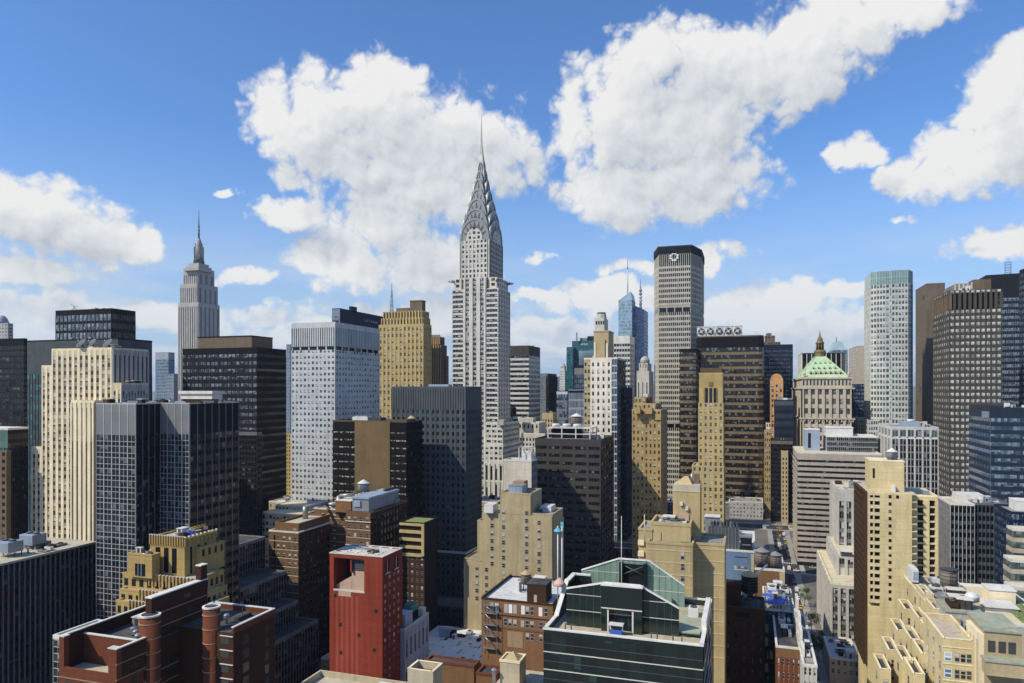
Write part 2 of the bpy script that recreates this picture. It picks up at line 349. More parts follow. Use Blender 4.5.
E_, N_, S_ = ((0,-1),(1,0)), ((1,0),(0,1)), ((1,0),(0,-1))
BUILDINGS = []
class Bld:
    """one building: an Empty that parents wall, roof, windows and the fixed pieces on its roof"""
    def __init__(s, name, label, cat='building', group=None):
        s.name, s.label, s.cat, s.group = name, label, cat, group
        s.w = MB(); s.r = MB(); s.parts = []; s.panes = []; s.loc = None; s.min_px = 5.0; s.pname = 'window'
        BUILDINGS.append(s)
    def part(s, name, label=None):
        m = MB(); s.parts.append((name, m, label, [])); return m
    def sub(s, name):                                # sub-part of the part added last
        m = MB(); s.parts[-1][3].append((name, m)); return m
    def face(s, p, u, n, width, z0, z1, st):
        """one elevation: piers, spandrels and the panes between them. p: start corner, u: along, n: outward"""
        mb = s.w; top, bot = st.get('top', 0.0), st.get('bot', 0.0)
        e0 = st.get('edge', 0.0); e1 = st.get('edge1', e0)
        w = width-e0-e1
        nx = st['nx'] if 'nx' in st else max(1, round(w/st['bay']))
        bay = w/nx; pw, pp, pm = st.get('pw', 0.5)*bay, st.get('pp', 0.25), st['pm']
        fh = st['fh']; zt = z1-top; nz = max(1, int((zt-z0-bot)/fh+0.01))
        if st.get('strip'): fh = zt-z0-bot; nz = 1
        if top and st.get('topmat'):
            mb.obox(p, u, n, 0.02, width-0.02, -0.01, pp*0.6, zt, z1-0.012, st['topmat'])
        if e0: mb.obox(p, u, n, 0.001, e0, -0.01, pp, z0, zt-0.006, pm)
        if e1: mb.obox(p, u, n, width-e1, width-0.001, -0.01, pp, z0, zt-0.006, pm)
        zp = z1-0.006 if st.get('fulltop') else zt-0.004
        if pw > 0:
            for i in range(nx+1):
                a = e0+i*bay
                wv = pw*(st['big'][1] if st.get('big') and i % st['big'][0] == 0 else 1)
                a0, a1 = max(0.002, a-wv/2), min(width-0.002, a+wv/2)
                mb.obox(p, u, n, a0, a1, -0.012, pp, z0, zp, pm)
            if st.get('thin'):
                k, tw = st['thin']
                for i in range(nx):
                    for j in range(1, k):
                        a = e0+(i+j/k)*bay; mb.obox(p, u, n, a-tw/2, a+tw/2, -0.012, pp*0.7, z0, zt-0.008, st.get('thinmat', pm))
        for q in range(nz):
            zb = zt-(q+1)*fh
            for (f0, f1, pr, mt) in st.get('rails', ()):
                if f0 == 0.0 and q == nz-1: f0 = 0.003
                mb.obox(p, u, n, 0.004, width-0.004, -0.014, pr, zb+f0*fh+0.001, zb+f1*fh-0.001, mt)
        if bot > 0.3 and st.get('botmat'): mb.obox(p, u, n, 0.003, width-0.003, -0.01, pp*0.5, z0, z0+bot-0.01, st['botmat'])
        g0, g1 = st.get('pane', (0.3, 0.9)); gl = st.get('glass')
        if gl:
            sub = st.get('sub', 1); hw = (bay-pw)/2
            if st.get('band'):                       # one long pane per floor
                for q in range(nz):
                    zb = zt-(q+1)*fh
                    s.panes.append((p[0]+u[0]*(e0+w/2)+n[0]*st.get('pz', 0.05), p[1]+u[1]*(e0+w/2)+n[1]*st.get('pz', 0.05), zb+(g0+g1)/2*fh, w-0.04, (g1-g0)*fh-0.04, u, n, gl))
            else:
                skip = st.get('skip', ())
                for q in range(nz):
                    zb = zt-(q+1)*fh
                    if q in st.get('skiprow', ()): continue
                    for i in range(nx):
                        if i in skip: continue
                        for j in range(sub):
                            wpn = (bay-pw)/sub; a = e0+i*bay+pw/2+(j+0.5)*wpn
                            wp = wpn*(0.92 if sub > 1 else 1)*st.get('wf', 1.0)
                            s.panes.append((p[0]+u[0]*a+n[0]*st.get('pz', 0.05), p[1]+u[1]*a+n[1]*st.get('pz', 0.05), zb+(g0+g1)/2*fh, wp, (g1-g0)*fh, u, n, gl))
    def block(s, rc, z0, z1, core, roof='roof_grey', E=None, N=None, S=None, parapet=1.0, pw=0.45, cap=None, roofz=None):
        x0, x1, y0, y1 = rc
        if s.loc is None: s.loc = ((x0+x1)/2, (y0+y1)/2, 0)
        s.w.box(x0, x1, y0, y1, z0, z1, core)
        ext = lambda st: st
        if E: s.face((x1, y1), (0,-1), (1,0), y1-y0, z0, z1, E)
        if N: s.face((x0, y1), (1,0), (0,1), x1-x0, z0, z1, N)
        if S: s.face((x1, y0), (-1,0), (0,-1), x1-x0, z0, z1, S)
        if parapet:
            c = cap or core; h = z1+parapet
            s.w.box(x1-pw, x1+0.12, y0-0.12, y1+0.12, z1+0.002, h, c); s.w.box(x0-0.12, x0+pw, y0-0.12, y1+0.12, z1+0.002, h, c)
            s.w.box(x0+pw, x1-pw, y0-0.12, y0+pw, z1+0.002, h-0.003, c); s.w.box(x0+pw, x1-pw, y1-pw, y1+0.12, z1+0.002, h-0.003, c)
        if roof: s.r.box(x0+0.3, x1-0.3, y0+0.3, y1-0.3, z1-0.3, z1+(0.06 if parapet else 0.03), roof)
        return rc
    def clutter(s, rc, z, n, seed=1, mat=('unit_grey','unit_white','brick_dark'), hmax=3.2):
        """fixed plant on a roof: bulkheads, air handlers, ducts, vents"""
        R = random.Random(seed); x0, x1, y0, y1 = rc; n = int(n*1.7+.5)
        for i in range(n):
            a, b_ = min(R.uniform(1.2, 4.2), (x1-x0)*0.3), min(R.uniform(1.2, 4.5), (y1-y0)*0.3); h = R.uniform(0.8, hmax)
            X, Y = R.uniform(x0+a/2+0.9, x1-a/2-0.9), R.uniform(y0+b_/2+0.9, y1-b_/2-0.9)
            k = R.random()
            if k < 0.45:
                m = s.part('air_handler'); mt = R.choice(mat)
                m.box(X-a/2, X+a/2, Y-b_/2, Y+b_/2, z+0.35, z+h, mt)
                for sx in (-1, 1):
                    for sy in (-1, 1): m.box(X+sx*(a/2-0.3)-0.1, X+sx*(a/2-0.3)+0.1, Y+sy*(b_/2-0.3)-0.1, Y+sy*(b_/2-0.3)+0.1, z, z+0.36, 'steel_dark')
                m.box(X-a/2-0.05, X+a/2+0.05, Y-0.1, Y+0.1, z+h*0.5, z+h*0.56, 'steel_dark')
                m.lathe(X, Y, [(min(a, b_)*0.36, z+h), (min(a, b_)*0.36, z+h+0.35)], 'steel_dark', 12)
            elif k < 0.65:
                m = s.part('bulkhead'); mt = R.choice(mat)
                m.box(X-a/2, X+a/2, Y-b_/2, Y+b_/2, z, z+h+0.8, mt); m.box(X-a/2-0.15, X+a/2+0.15, Y-b_/2-0.15, Y+b_/2+0.15, z+h+0.8, z+h+1.0, 'coping')
                m.box(X+a/2, X+a/2+0.06, Y-0.45, Y+0.45, z, z+2.0, 'steel_dark')
            elif k < 0.85:
                m = s.part('duct'); L = R.uniform(2.5, 7)
                if R.random() < 0.5:
                    L = min(L, (x1-x0)*0.5); X = min(max(X, x0+L/2+0.9), x1-L/2-0.9); m.box(X-L/2, X+L/2, Y-0.4, Y+0.4, z+0.3, z+1.05, 'galv'); m.box(X+L/2-0.9, X+L/2, Y-0.4, Y+0.4, z+0.02, z+0.3, 'galv')
                else:
                    L = min(L, (y1-y0)*0.5); Y = min(max(Y, y0+L/2+0.9), y1-L/2-0.9); m.box(X-0.4, X+0.4, Y-L/2, Y+L/2, z+0.3, z+1.05, 'galv'); m.box(X-0.4, X+0.4, Y+L/2-0.9, Y+L/2, z+0.02, z+0.3, 'galv')
            elif k < 0.92:
                m = s.part('pipe_run'); L = min(6.0, (y1-y0)*.6); Y = min(max(Y, y0+L/2+.5), y1-L/2-.5)
                for o in (0, .35): m.bar((X+o, Y-L/2, z+.35), (X+o, Y+L/2, z+.35), .09, 'galv', 6)
                for o in (-.4, 0, .4): m.box(X-.15, X+.5, Y+o*L-.08, Y+o*L+.08, z, z+.26, 'steel_dark')
                m.bar((X, Y+L/2, z+.35), (X, Y+L/2, z+1.6), .09, 'galv', 6)
            else:
                m = s.part('roof_vent'); m.lathe(X, Y, [(0.3, z), (0.3, z+1.3), (0.62, z+1.35), (0.62, z+1.7), (0.2, z+1.95)], 'galv', 10)

def st(pm, fh, **k): k.update(pm=pm, fh=fh); return k
# ------------------------------------------------------------------ palette
for nm, c in dict(cream=(.74,.65,.46), cream2=(.60,.50,.33), gold=(.46,.35,.155), gold2=(.41,.305,.13), tanbrick=(.44,.35,.20), ochre=(.50,.39,.18),
        limestone=(.52,.49,.42), limegrey=(.40,.385,.36), white=(.62,.62,.58), offwhite=(.74,.69,.58), greywhite=(.50,.50,.48), steelwhite=(.50,.52,.53), beige=(.46,.41,.34),
        tanband=(.33,.28,.22), bronze=(.115,.085,.055), brownband=(.155,.115,.075), brownwall=(.16,.12,.085), orange=(.52,.30,.13), orange2=(.38,.275,.12),
        slate=(.072,.088,.098), slate2=(.085,.095,.10), blackmetal=(.008,.0085,.011), charcoal=(.015,.016,.020), darkgrey=(.062,.056,.054), midgrey=(.20,.195,.19), bluegrey=(.20,.26,.34), navy=(.012,.02,.045),
        chrome_brick=(.50,.48,.44), copper=(.42,.60,.36), bronze_gold=(.20,.16,.085), greenpanel=(.09,.17,.14), redpaint0=(.2,.03,.02), pinkwall=(.50,.36,.28),
        lightbrown=(.34,.24,.15), mesh_brown=(.165,.115,.06), bluewall=(.13,.20,.32)).items():
    wall(nm, c)
for nm, c in dict(brick_red=(.15,.042,.021), brick_dark=(.045,.021,.014), brick_brown=(.20,.105,.05), brick_orange=(.25,.13,.062), brick_shaded=(.042,.015,.009)).items(): brick(nm, c)
wall('redpaint', (.25,.047,.029), joint=2.75, var=.3, streak=.3, fine=.15, cell=.02)
wall('yellow_brick', (.41,.295,.12), joint=3.0); wall('cream_joint', (.60,.505,.28), joint=2.75)
plain('coping', (.62,.60,.55)); plain('coping_white', (.66,.65,.61)); plain('unit_grey', (.22,.24,.26), .5); plain('unit_white', (.62,.62,.60), .5); plain('unit_blue', (.28,.36,.46), .5)
plain('steel_dark', (.05,.05,.055), .5); plain('steel_white', (.62,.63,.62), .5); plain('mullion', (.40,.42,.44), .4, .2); plain('mullion_dim', (.14,.155,.18), .45, .2)
plain('mullion_dark', (.03,.033,.04), .4, .3); plain('galv', (.45,.47,.49), .35, .7); plain('chrome', (.30,.30,.275), .38, .45); plain('chrome_dark', (.12,.12,.12), .4, .6)
plain('wood_tank', (.17,.145,.12), .9); plain('wood_cone', (.46,.35,.19), .9); plain('grey_cone', (.20,.21,.21), .7); plain('teal_paint', (.05,.30,.24), .5); plain('tarp_blue', (.04,.12,.45), .6); plain('antenna_red', (.30,.06,.05), .6)
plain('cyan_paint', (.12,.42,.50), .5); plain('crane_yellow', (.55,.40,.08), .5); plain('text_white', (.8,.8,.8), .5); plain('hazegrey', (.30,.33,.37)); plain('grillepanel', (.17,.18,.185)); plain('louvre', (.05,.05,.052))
roofmat('roof_grey', (.20,.19,.175), (.33,.31,.28)); roofmat('roof_white', (.52,.52,.50), (.62,.61,.58)); roofmat('roof_tan', (.42,.37,.28), (.50,.45,.35)); roofmat('roof_dark', (.05,.05,.052), (.10,.10,.095))
roofmat('roof_cream', (.56,.48,.32), (.62,.55,.40)); roofmat('roof_green', (.16,.22,.08), (.24,.28,.11), 0.6); roofmat('roof_olive', (.28,.30,.22), (.36,.37,.28))
glass('g_std', (.030,.036,.042), pblind=.5); glass('g_dark', (.009,.011,.014), pblind=.18, blind=(.16,.16,.155), spec=.45); glass('g_black', (.005,.006,.008), spec=.4, pblind=.10, blind=(.10,.10,.10))
glass('g_sash', (.028,.032,.038), pblind=.55, frame=(.34,.32,.28), fw=.07, sash=True); glass('g_white', (.07,.075,.08), pblind=.72, blind=(.60,.61,.60)); glass('g_shut', (.6,.6,.57), pblind=0)
glass('g_tower', (.014,.018,.023), pblind=.3, blind=(.12,.13,.14)); glass('g_slate', (.010,.013,.016), pblind=.06, blind=(.2,.2,.2)); glass('g_blue', (.030,.060,.105), pblind=.2, blind=(.16,.22,.30), rough=.05, spec=1.0, lift=.4); glass('g_teal', (.012,.085,.105), pblind=.15, blind=(.06,.2,.22), spec=1.0)
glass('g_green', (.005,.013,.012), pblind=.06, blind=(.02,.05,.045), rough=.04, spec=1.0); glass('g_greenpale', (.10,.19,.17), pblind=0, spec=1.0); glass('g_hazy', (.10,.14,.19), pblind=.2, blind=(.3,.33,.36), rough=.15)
glass('g_band', (.012,.013,.015), spec=.45, pblind=.22, blind=(.20,.20,.19), mull=1.5); glass('g_bandgrey', (.05,.058,.066), pblind=.4, blind=(.26,.28,.30), mull=1.6, spec=1.0, lift=.5)
glass('g_bandblue', (.03,.055,.09), pblind=.35, blind=(.22,.30,.38), mull=1.5, spec=1.0, lift=.7); glass('g_lit', (.03,.03,.028), pblind=.85, blind=(.55,.46,.26)); glass('g_gridpale', (.30,.295,.26), pblind=.75, blind=(.66,.63,.53), rough=.3, spec=.3)
glass('g_helm', (.035,.04,.048), pblind=.3, blind=(.25,.27,.28)); glass('g_winblue', (.16,.30,.48), pblind=.3, blind=(.5,.55,.6), frame=(.75,.75,.72), fw=.09, sash=True, spec=1.0)

def fp(px, d): return px*d/F

# ------------------------------------------------------------------ far skyline
def simple(name, label, xl, xc, xr, yt, d, sty, core, side='N', L=None, roof='roof_grey', z0=0, cat='tower', group=None, parapet=1.0, sE=None, sO=None, cl=0):
    b = Bld(name, label, cat, group); r = rect(xl, xc, xr, d, side, L=L); z = Z(yt, d)
    oth = dict(sty if sO is None else sO); e = dict(sty if sE is None else sE)
    if 'nx' in e and 'nx' in oth and sO is None:
        oth['nx'] = max(1, round(e['nx']*(r[1]-r[0])/(r[3]-r[2])))
    b.block(r, z0, z, core, roof, E=e, N=oth if side == 'N' else None, S=oth if side == 'S' else None, parapet=parapet)
    b.rect, b.z, b.d = r, z, d
    if cl: b.clutter(r, z, cl, seed=int(xl*7+yt))
    return b
FAR = 'far towers on the skyline'
b = simple('office_tower', 'pale grey far slab with a small dome on its roof at the left picture edge', -18, 8, 13, 324, 800, st('limegrey', 3.8, nx=8, pw=.4, rails=[(0,.45,.2,'limegrey')], pane=(.45,1), glass='g_hazy'), 'limegrey', roof='roof_grey')
m = b.part('dome'); c = P(2, 812); m.lathe(c[0], c[1], [(7, b.z), (7, b.z+3), (5.5, b.z+7), (3, b.z+10), (.2, b.z+11)], 'hazegrey', 14)
simple('office_tower', 'near-black glass slab cut off by the left picture edge above the low teal one', -60, 24, 27, 340, 400, st('mullion_dark', fp(6, 400), nx=24, pw=.12, pp=.15, rails=[(0,.35,.1,'charcoal')], pane=(.35,1), glass='g_black', top=3, topmat='blackmetal'), 'blackmetal', roof='roof_dark')
simple('office_tower', 'dark green glass tower directly behind the cream striped tower with satellite dishes', 27, 118, 152, 339.5, 460, st('charcoal', fp(10.5, 460), nx=30, pw=.25, pp=.2, rails=[(0,.5,.1,'slate')], pane=(.5,1), glass='g_teal', top=22, topmat='slate'), 'charcoal', roof='roof_dark', cl=5)
b = simple('office_tower', 'black box tower rising highest behind the cream striped tower', 55.7, 111.3, 135.4, 309.5, 520, st('mullion_dark', fp(9, 520), nx=14, pw=.16, pp=.3, rails=[(0,.28,.15,'blackmetal')], pane=(.28,1), glass='g_bandgrey', top=3, topmat='blackmetal'), 'blackmetal', roof='roof_dark', cl=4, sO=st('mullion_dark', fp(9, 520), nx=10, pw=.16, pp=.3, rails=[(0,.4,.15,'blackmetal')], pane=(.4,1), glass='g_black', top=3, topmat='blackmetal'))
for x in (70, 74, 78):
    m = b.part('antenna'); c = P(x, 530); m.bar((c[0], c[1], b.z), (c[0]+1.5*(x-74), c[1], b.z+4.5), .12, 'steel_dark')
b = Bld('office_block', 'low dark teal glass block with a pale roof rim at the left edge', 'building')
r = rect(-40, 8, 28, 345, 'N'); zt = Z(430, 345)
sG = st('charcoal', fp(9, 345), nx=14, pw=.18, pp=.2, rails=[(0,.4,.12,'slate')], pane=(.4,1), glass='g_teal', top=fp(18, 345), topmat='greenpanel')
b.block(r, 0, zt, 'charcoal', 'roof_white', E=sG, N=st('mullion_dark', fp(9, 345), nx=9, pw=.12, pp=.12, rails=[(0,.4,.08,'charcoal')], pane=(.4,1), glass='g_black', top=2, topmat='charcoal'), cap='coping_white')
r2 = (r[1], r[1]+2, r[2], P(1.5, 340)[1]); b.block(r2, 0, Z(453, 340), 'brownwall', 'roof_grey', E=st('brownwall', 3.4, nx=9, pw=.5, rails=[(0,.5,.2,'brownwall')], pane=(.5,1), glass='g_black'))
# hazy pair beside the spired tower
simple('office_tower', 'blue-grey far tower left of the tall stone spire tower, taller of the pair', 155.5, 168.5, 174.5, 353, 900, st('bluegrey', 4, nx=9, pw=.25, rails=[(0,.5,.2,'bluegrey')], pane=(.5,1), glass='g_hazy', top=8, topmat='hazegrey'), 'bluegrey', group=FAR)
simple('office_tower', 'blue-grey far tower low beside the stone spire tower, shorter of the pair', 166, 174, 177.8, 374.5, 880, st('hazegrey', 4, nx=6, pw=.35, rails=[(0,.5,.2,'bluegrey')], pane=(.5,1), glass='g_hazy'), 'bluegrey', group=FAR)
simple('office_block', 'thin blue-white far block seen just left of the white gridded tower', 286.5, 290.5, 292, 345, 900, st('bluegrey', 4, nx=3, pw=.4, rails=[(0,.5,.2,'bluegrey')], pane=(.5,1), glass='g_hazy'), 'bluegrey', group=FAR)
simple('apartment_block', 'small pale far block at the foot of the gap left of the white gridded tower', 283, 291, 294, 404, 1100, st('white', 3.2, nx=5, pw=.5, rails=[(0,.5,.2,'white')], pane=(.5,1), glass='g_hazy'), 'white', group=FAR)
simple('brick_building', 'narrow yellow brick building in the dark gap beside the black banded tower', 286, 293, 298, 435, 640, st('gold', 3.4, nx=3, pw=.6, rails=[(0,.5,.2,'gold')], pane=(.5,1), glass='g_dark'), 'gold', cat='building')

# tall stone tower with mooring mast (left)
def mast_tower():
    b = Bld('skyscraper', 'tall grey stone setback skyscraper with a stepped crown, metal mast and needle antenna', 'skyscraper')
    D = 1290; pm = 'limegrey'
    s_ = lambda n: st(pm, 3.8, nx=n, strip=True, pw=.6, pp=.7, rails=[], pane=(0,1), glass='g_esb', top=6, topmat=pm)
    glass('g_esb', (.075,.08,.09), pblind=0, rough=.3)
    def tier(xl, xc, xr, yt, z0, dd, n):
        r = rect(xl, xc, xr, D+dd); z = Z(yt, D); b.block(r, z0, z, pm, 'roof_grey', E=s_(n), N=s_(max(3, n-4)), parapet=1.5); return z
    z1 = tier(178.3, 198.5, 219.4, 303, 0, 0, 9)
    z2 = tier(180.2, 197.3, 217.6, 283.7, z1, 4, 8)
    z3 = tier(183.5, 197.8, 214.2, 270, z2, 9, 7)
    # crown steps, mast and antenna about the axis
    cx, cy = P(198.9, D+24)
    m = b.part('crown')
    z = z3
    for (w, y) in ((20, 267.5), (16.5, 265), (13, 262)):
        zz = Z(y, D); m.box(cx-w, cx+w, cy-w*.85, cy+w*.85, z, zz, pm); z = zz
    m = b.part('mast')
    zz = Z(257, D); m.lathe(cx, cy, [(10, z), (9, zz), (6.4, zz+2)], 'chrome_dark', 12)
    top = Z(240, D); m.lathe(cx, cy, [(6.2, zz), (5.4, top-6), (5.6, top-5), (5.0, top), (3.4, top+5), (1.6, top+8)], 'limegrey', 12)
    for k in range(4):
        a = k*pi/2+pi/4; m.obox((cx, cy), (cos(a), sin(a)), (-sin(a), cos(a)), 4.5, 8.6, -.8, .8, zz-2, top-8, 'limegrey'); m.obox((cx, cy), (cos(a), sin(a)), (-sin(a), cos(a)), 4.5, 6.6, -.8, .8, top-8, top-2, 'limegrey')
    m = b.part('antenna')
    m.bar((cx, cy, top+6), (cx, cy, Z(224, D)), 1.6, 'steel_dark', 8, 1.2); m.bar((cx, cy, Z(224, D)), (cx, cy, Z(207, D)), 1.0, 'steel_dark', 6, .35)
    for y in (236, 232, 228, 224): m.lathe(cx, cy, [(1.2, Z(y, D)), (2.4, Z(y, D)+.8), (1.2, Z(y, D)+1.6)], 'steel_dark', 8)
mast_tower()

# black banded tower left of centre
b = Bld('office_tower', 'wide black office tower with grey glass bands and a brown-black rooftop box', 'tower')
d = 470; r = rect(182.5, 257, 286, d); zt = Z(348.7, d); f = fp(7.4, d)
b.block(r, 0, zt, 'blackmetal', 'roof_dark', E=st('blackmetal', f, nx=18, pw=.10, pp=.22, rails=[(0,.52,.2,'charcoal')], pane=(.52,1), glass='g_bandgrey', band=True, top=fp(5, d), topmat='blackmetal'),
        N=st('blackmetal', f, nx=13, pw=.10, pp=.22, rails=[(0,.6,.2,'blackmetal')], pane=(.6,1), glass='g_black', band=True, top=fp(5, d), topmat='blackmetal'))
m = b.part('penthouse'); r3 = rect(198, 251.7, 272.6, d+12); m.box(*r3, zt, Z(336.5, d+12), 'brownwall'); m.box(r3[0]-.2, r3[1]+.2, r3[2]-.2, r3[3]+.2, Z(336.5, d+12), Z(336.5, d+12)+.8, 'charcoal')
simple('office_block', 'low dark gridded office block in the shade behind the two-part gridded tower', 222, 257, 262, 432, 400, st('mullion_dark', fp(5.5, 400), nx=12, pw=.14, pp=.15, rails=[(0,.4,.12,'charcoal')], pane=(.4,1), glass='g_black', top=2, topmat='mullion_dim'), 'charcoal', roof='roof_grey', cat='building')

# white gridded tower
b = Bld('office_tower', 'white steel tower with a fine grid of square windows and ribbed louvre crown', 'tower')
d = 425; r = rect(291.5, 335.3, 379, d); zt = Z(323.5, d); f = fp(5.75, d)
crown = fp(21.5, d); band = fp(3.6, d)
zb = zt-crown-band-.6
kE = dict(nx=11, pw=.48, pp=.28, rails=[(0,.52,.24,'steelwhite')], pane=(.52,1), glass='g_white')
b.block(r, 0, zb, 'steelwhite', None, E=st('steelwhite', f, **kE), N=st('steelwhite', f, **dict(kE, nx=16)), parapet=0)
rr = (r[0]+.3, r[1]-.3, r[2]+.3, r[3]-.3)
b.block(rr, zb, zb+band+.01, 'charcoal', None, E=st('steelwhite', band, nx=5, pw=.14, pp=.3, rails=[], pane=(0,1), glass='g_black'), N=st('steelwhite', band, nx=7, pw=.14, pp=.3, rails=[], pane=(0,1), glass='g_black'), parapet=0)
b.block(r, zb+band, zt, 'steelwhite', 'roof_white', E=st('steelwhite', crown-2.4, nx=20, strip=True, pw=.52, pp=.35, rails=[], pane=(0.02,1), glass='g_grille', top=2.2, topmat='steelwhite'), N=st('steelwhite', crown-2.4, nx=28, strip=True, pw=.52, pp=.35, rails=[], pane=(0.02,1), glass='g_grille', top=2.2, topmat='steelwhite')) if glass('g_grille', (.16,.17,.175), pblind=0, rough=.6, spec=.2) else 0
b.clutter(rr, zt, 4, seed=4)

# navy tower with a sign, gold deco tower, brown finned tower, lattice mast
b = Bld('office_tower', 'navy blue slab with a faint pale sign behind the white gridded tower', 'tower')
d = 830; r = rect(332, 340, 400, d); zt = Z(309, d)
b.block(r, 0, zt, 'navy', 'roof_dark', E=st('bluegrey', 4, nx=3, pw=.3, rails=[(0,.4,.2,'bluegrey')], pane=(.4,1), glass='g_hazy', top=8, topmat='bluegrey'), N=st('navy', 4, nx=20, pw=.1, rails=[(0,.4,.2,'navy')], pane=(.4,1), glass='g_black', top=16, topmat='navy'))
m = b.part('penthouse'); c = rect(349, 352, 357, d+20); m.box(*c, zt, zt+5.5, 'navy')
def lettering(parent_b, text, size, loc, face, mat, ext=.05, name='sign_lettering'):
    parent_b.texts = getattr(parent_b, 'texts', []) + [(text, size, loc, face, mat, ext, name)]
zs = Z(317.5, d+20)
mt = b.part('sign_lettering')                      # too faint to read in the photograph: only the strokes of the letters
RR = random.Random(3); xs = along(r[1], r[3], -1, 0, 364)
for k, (w_, h_) in enumerate(((.6,4),(2,2.6),(.6,4),(.6,4),(2,2.6),(2,2.6),(2,2.6),(2.4,2.6))):
    xa = r[1]-xs-k*4.3; mt.box(xa-w_, xa, r[3]+.3, r[3]+.6, zs-1.5, zs-1.5+h_*.8, 'hazegrey')
b = Bld('deco_tower', 'golden brick deco tower with buttressed stepped crown and rooftop tank box', 'tower')
d = 715; r = rect(378.8, 423.6, 431.2, d); zt = Z(324.5, d); f = fp(6.4, d)
g = dict(nx=11, pw=.52, pp=.5, rails=[(0,.45,.25,'gold2')], pane=(.45,.97), glass='g_sash')
b.block(r, 0, zt, 'gold', 'roof_tan', E=st('gold', f, top=2, topmat='gold', **g), N=st('gold', f, top=2, topmat='gold', **dict(g, nx=5)))
r2 = rect(381.5, 422.6, 429.6, d+3); z2 = Z(317, d)
b.block(r2, zt, z2, 'gold', 'roof_tan', E=st('gold', 6, nx=13, strip=True, pw=.55, pp=.9, rails=[], pane=(0,.8), glass='g_dark', fulltop=True), N=st('gold', 6, nx=6, strip=True, pw=.55, pp=.9, rails=[], pane=(0,.8), glass='g_dark', fulltop=True), parapet=0)
r3 = rect(383.4, 421.8, 428.4, d+6); z3 = Z(310, d)
b.block(r3, z2, z3, 'gold2', 'roof_tan', E=st('gold', 6, nx=13, strip=True, pw=.5, pp=.9, rails=[], pane=(0,.85), glass='g_dark', fulltop=True), N=st('gold', 6, nx=6, strip=True, pw=.5, pp=.9, rails=[], pane=(0,.85), glass='g_dark', fulltop=True), parapet=0)
m = b.part('penthouse'); q = rect(410, 422, 425.5, d+10); m.box(*q, z3, Z(301, d+10), 'brownwall'); m.box(q[0]-.4, q[1]+.4, q[2]-.4, q[3]+.4, Z(301, d+10), Z(301, d+10)+1, 'bronze_gold'); m.box(q[0]+2, q[1]-1, q[2]-16, q[2], z3, z3+4, 'brownwall')
b = Bld('lattice_mast', 'slim lattice radio mast standing behind the golden deco tower', 'mast')
d = 900; c = P(391.7, d); b.loc = (c[0], c[1], 0); m = b.part('mast_lattice'); zt = Z(283, d); z0 = Z(330, d)
m.box(c[0]-3, c[0]+3, c[1]-3, c[1]+3, 0, z0, 'navy')
for sx, sy in ((-1,-1),(1,-1),(1,1),(-1,1)): m.bar((c[0]+2.4*sx, c[1]+2.4*sy, z0), (c[0]+.5*sx, c[1]+.5*sy, zt-8), .32, 'hazegrey', 5)
n = 9
for k in range(n):
    za, zc = z0+(zt-8-z0)*k/n, z0+(zt-8-z0)*(k+1)/n; wa, wc = 2.4-1.9*k/n, 2.4-1.9*(k+1)/n; mt_ = 'antenna_red' if k % 2 else 'hazegrey'
    for (a, e), (a2, e2) in (((-1,-1),(1,-1)),((1,-1),(1,1)),((1,1),(-1,1)),((-1,1),(-1,-1))): m.bar((c[0]+a*wa, c[1]+e*wa, za), (c[0]+a2*wc, c[1]+e2*wc, zc), .22, mt_, 4)
m.bar((c[0], c[1], zt-9), (c[0], c[1], zt), .3, 'antenna_red', 5)
b = Bld('deco_tower', 'dark brown finned tower peeking out right behind the golden deco tower', 'tower')
d = 760; r = rect(429, 441, 446, d); zt = Z(345, d)  # east fins paler than the north ones, sunlight put into their colour
b.block(r, 0, zt, 'brownwall', 'roof_dark', E=st('lightbrown', 9, nx=5, strip=True, pw=.5, pp=1, rails=[], pane=(0,1), glass='g_dark', fulltop=True), N=st('brownwall', 9, nx=4, strip=True, pw=.5, pp=1, rails=[], pane=(0,1), glass='g_dark', fulltop=True), parapet=0)
r2 = rect(432, 439.6, 443.6, d+3); b.block(r2, zt, Z(336.5, d), 'brownwall', 'roof_dark', E=st('lightbrown', 9, nx=4, strip=True, pw=.45, pp=1.2, rails=[], pane=(0,1), glass='g_dark', fulltop=True), N=st('brownwall', 9, nx=3, strip=True, pw=.45, pp=1.2, rails=[], pane=(0,1), glass='g_dark', fulltop=True), parapet=0)
m = b.part('pinnacles')
for (X, Y) in [(r2[1]+.6, r2[2]+i*(r2[3]-r2[2])/4) for i in range(5)]: m.box(X-.7, X+.7, Y-.7, Y+.7, Z(336.5, d)-8, Z(334.5, d), 'lightbrown')
r4 = rect(440, 446, 448.7, d+6); b.block(r4, 0, Z(356.5, d), 'brownwall', 'roof_dark', E=st('brownwall', 4, nx=3, pw=.5, rails=[(0,.5,.2,'brownwall')], pane=(.5,1), glass='g_black'))

# black / brown striped block and slate tower
b = Bld('office_block', 'black office block with a blank brown centre panel and rows of cream-blinded windows', 'building')
d = 363; r = rect(333, 406.5, 421.8, d); zt = Z(422.6, d); f = fp(7.6, d); w = r[3]-r[2]
bm = 'bronze'
b.block(r, 0, zt, 'blackmetal', 'roof_dark', parapet=.8, cap='bronze')
a = along(r[1], r[3], 0, -1, 355.2), along(r[1], r[3], 0, -1, 390.2)
sb = lambda n: st('blackmetal', f, nx=n, pw=.12, pp=.25, rails=[(0,.62,.2,'blackmetal'),(.86,1,.2,'blackmetal')], pane=(.62,.86), sub=3, glass='g_lit', top=fp(9, d), topmat='blackmetal')  # panes mostly covered by cream blinds
b.face((r[1], r[2]+w-a[0]), (0,-1), (1,0), w-a[0], 0, zt, sb(4)); b.face((r[1], r[3]), (0,-1), (1,0), a[1], 0, zt, sb(3))
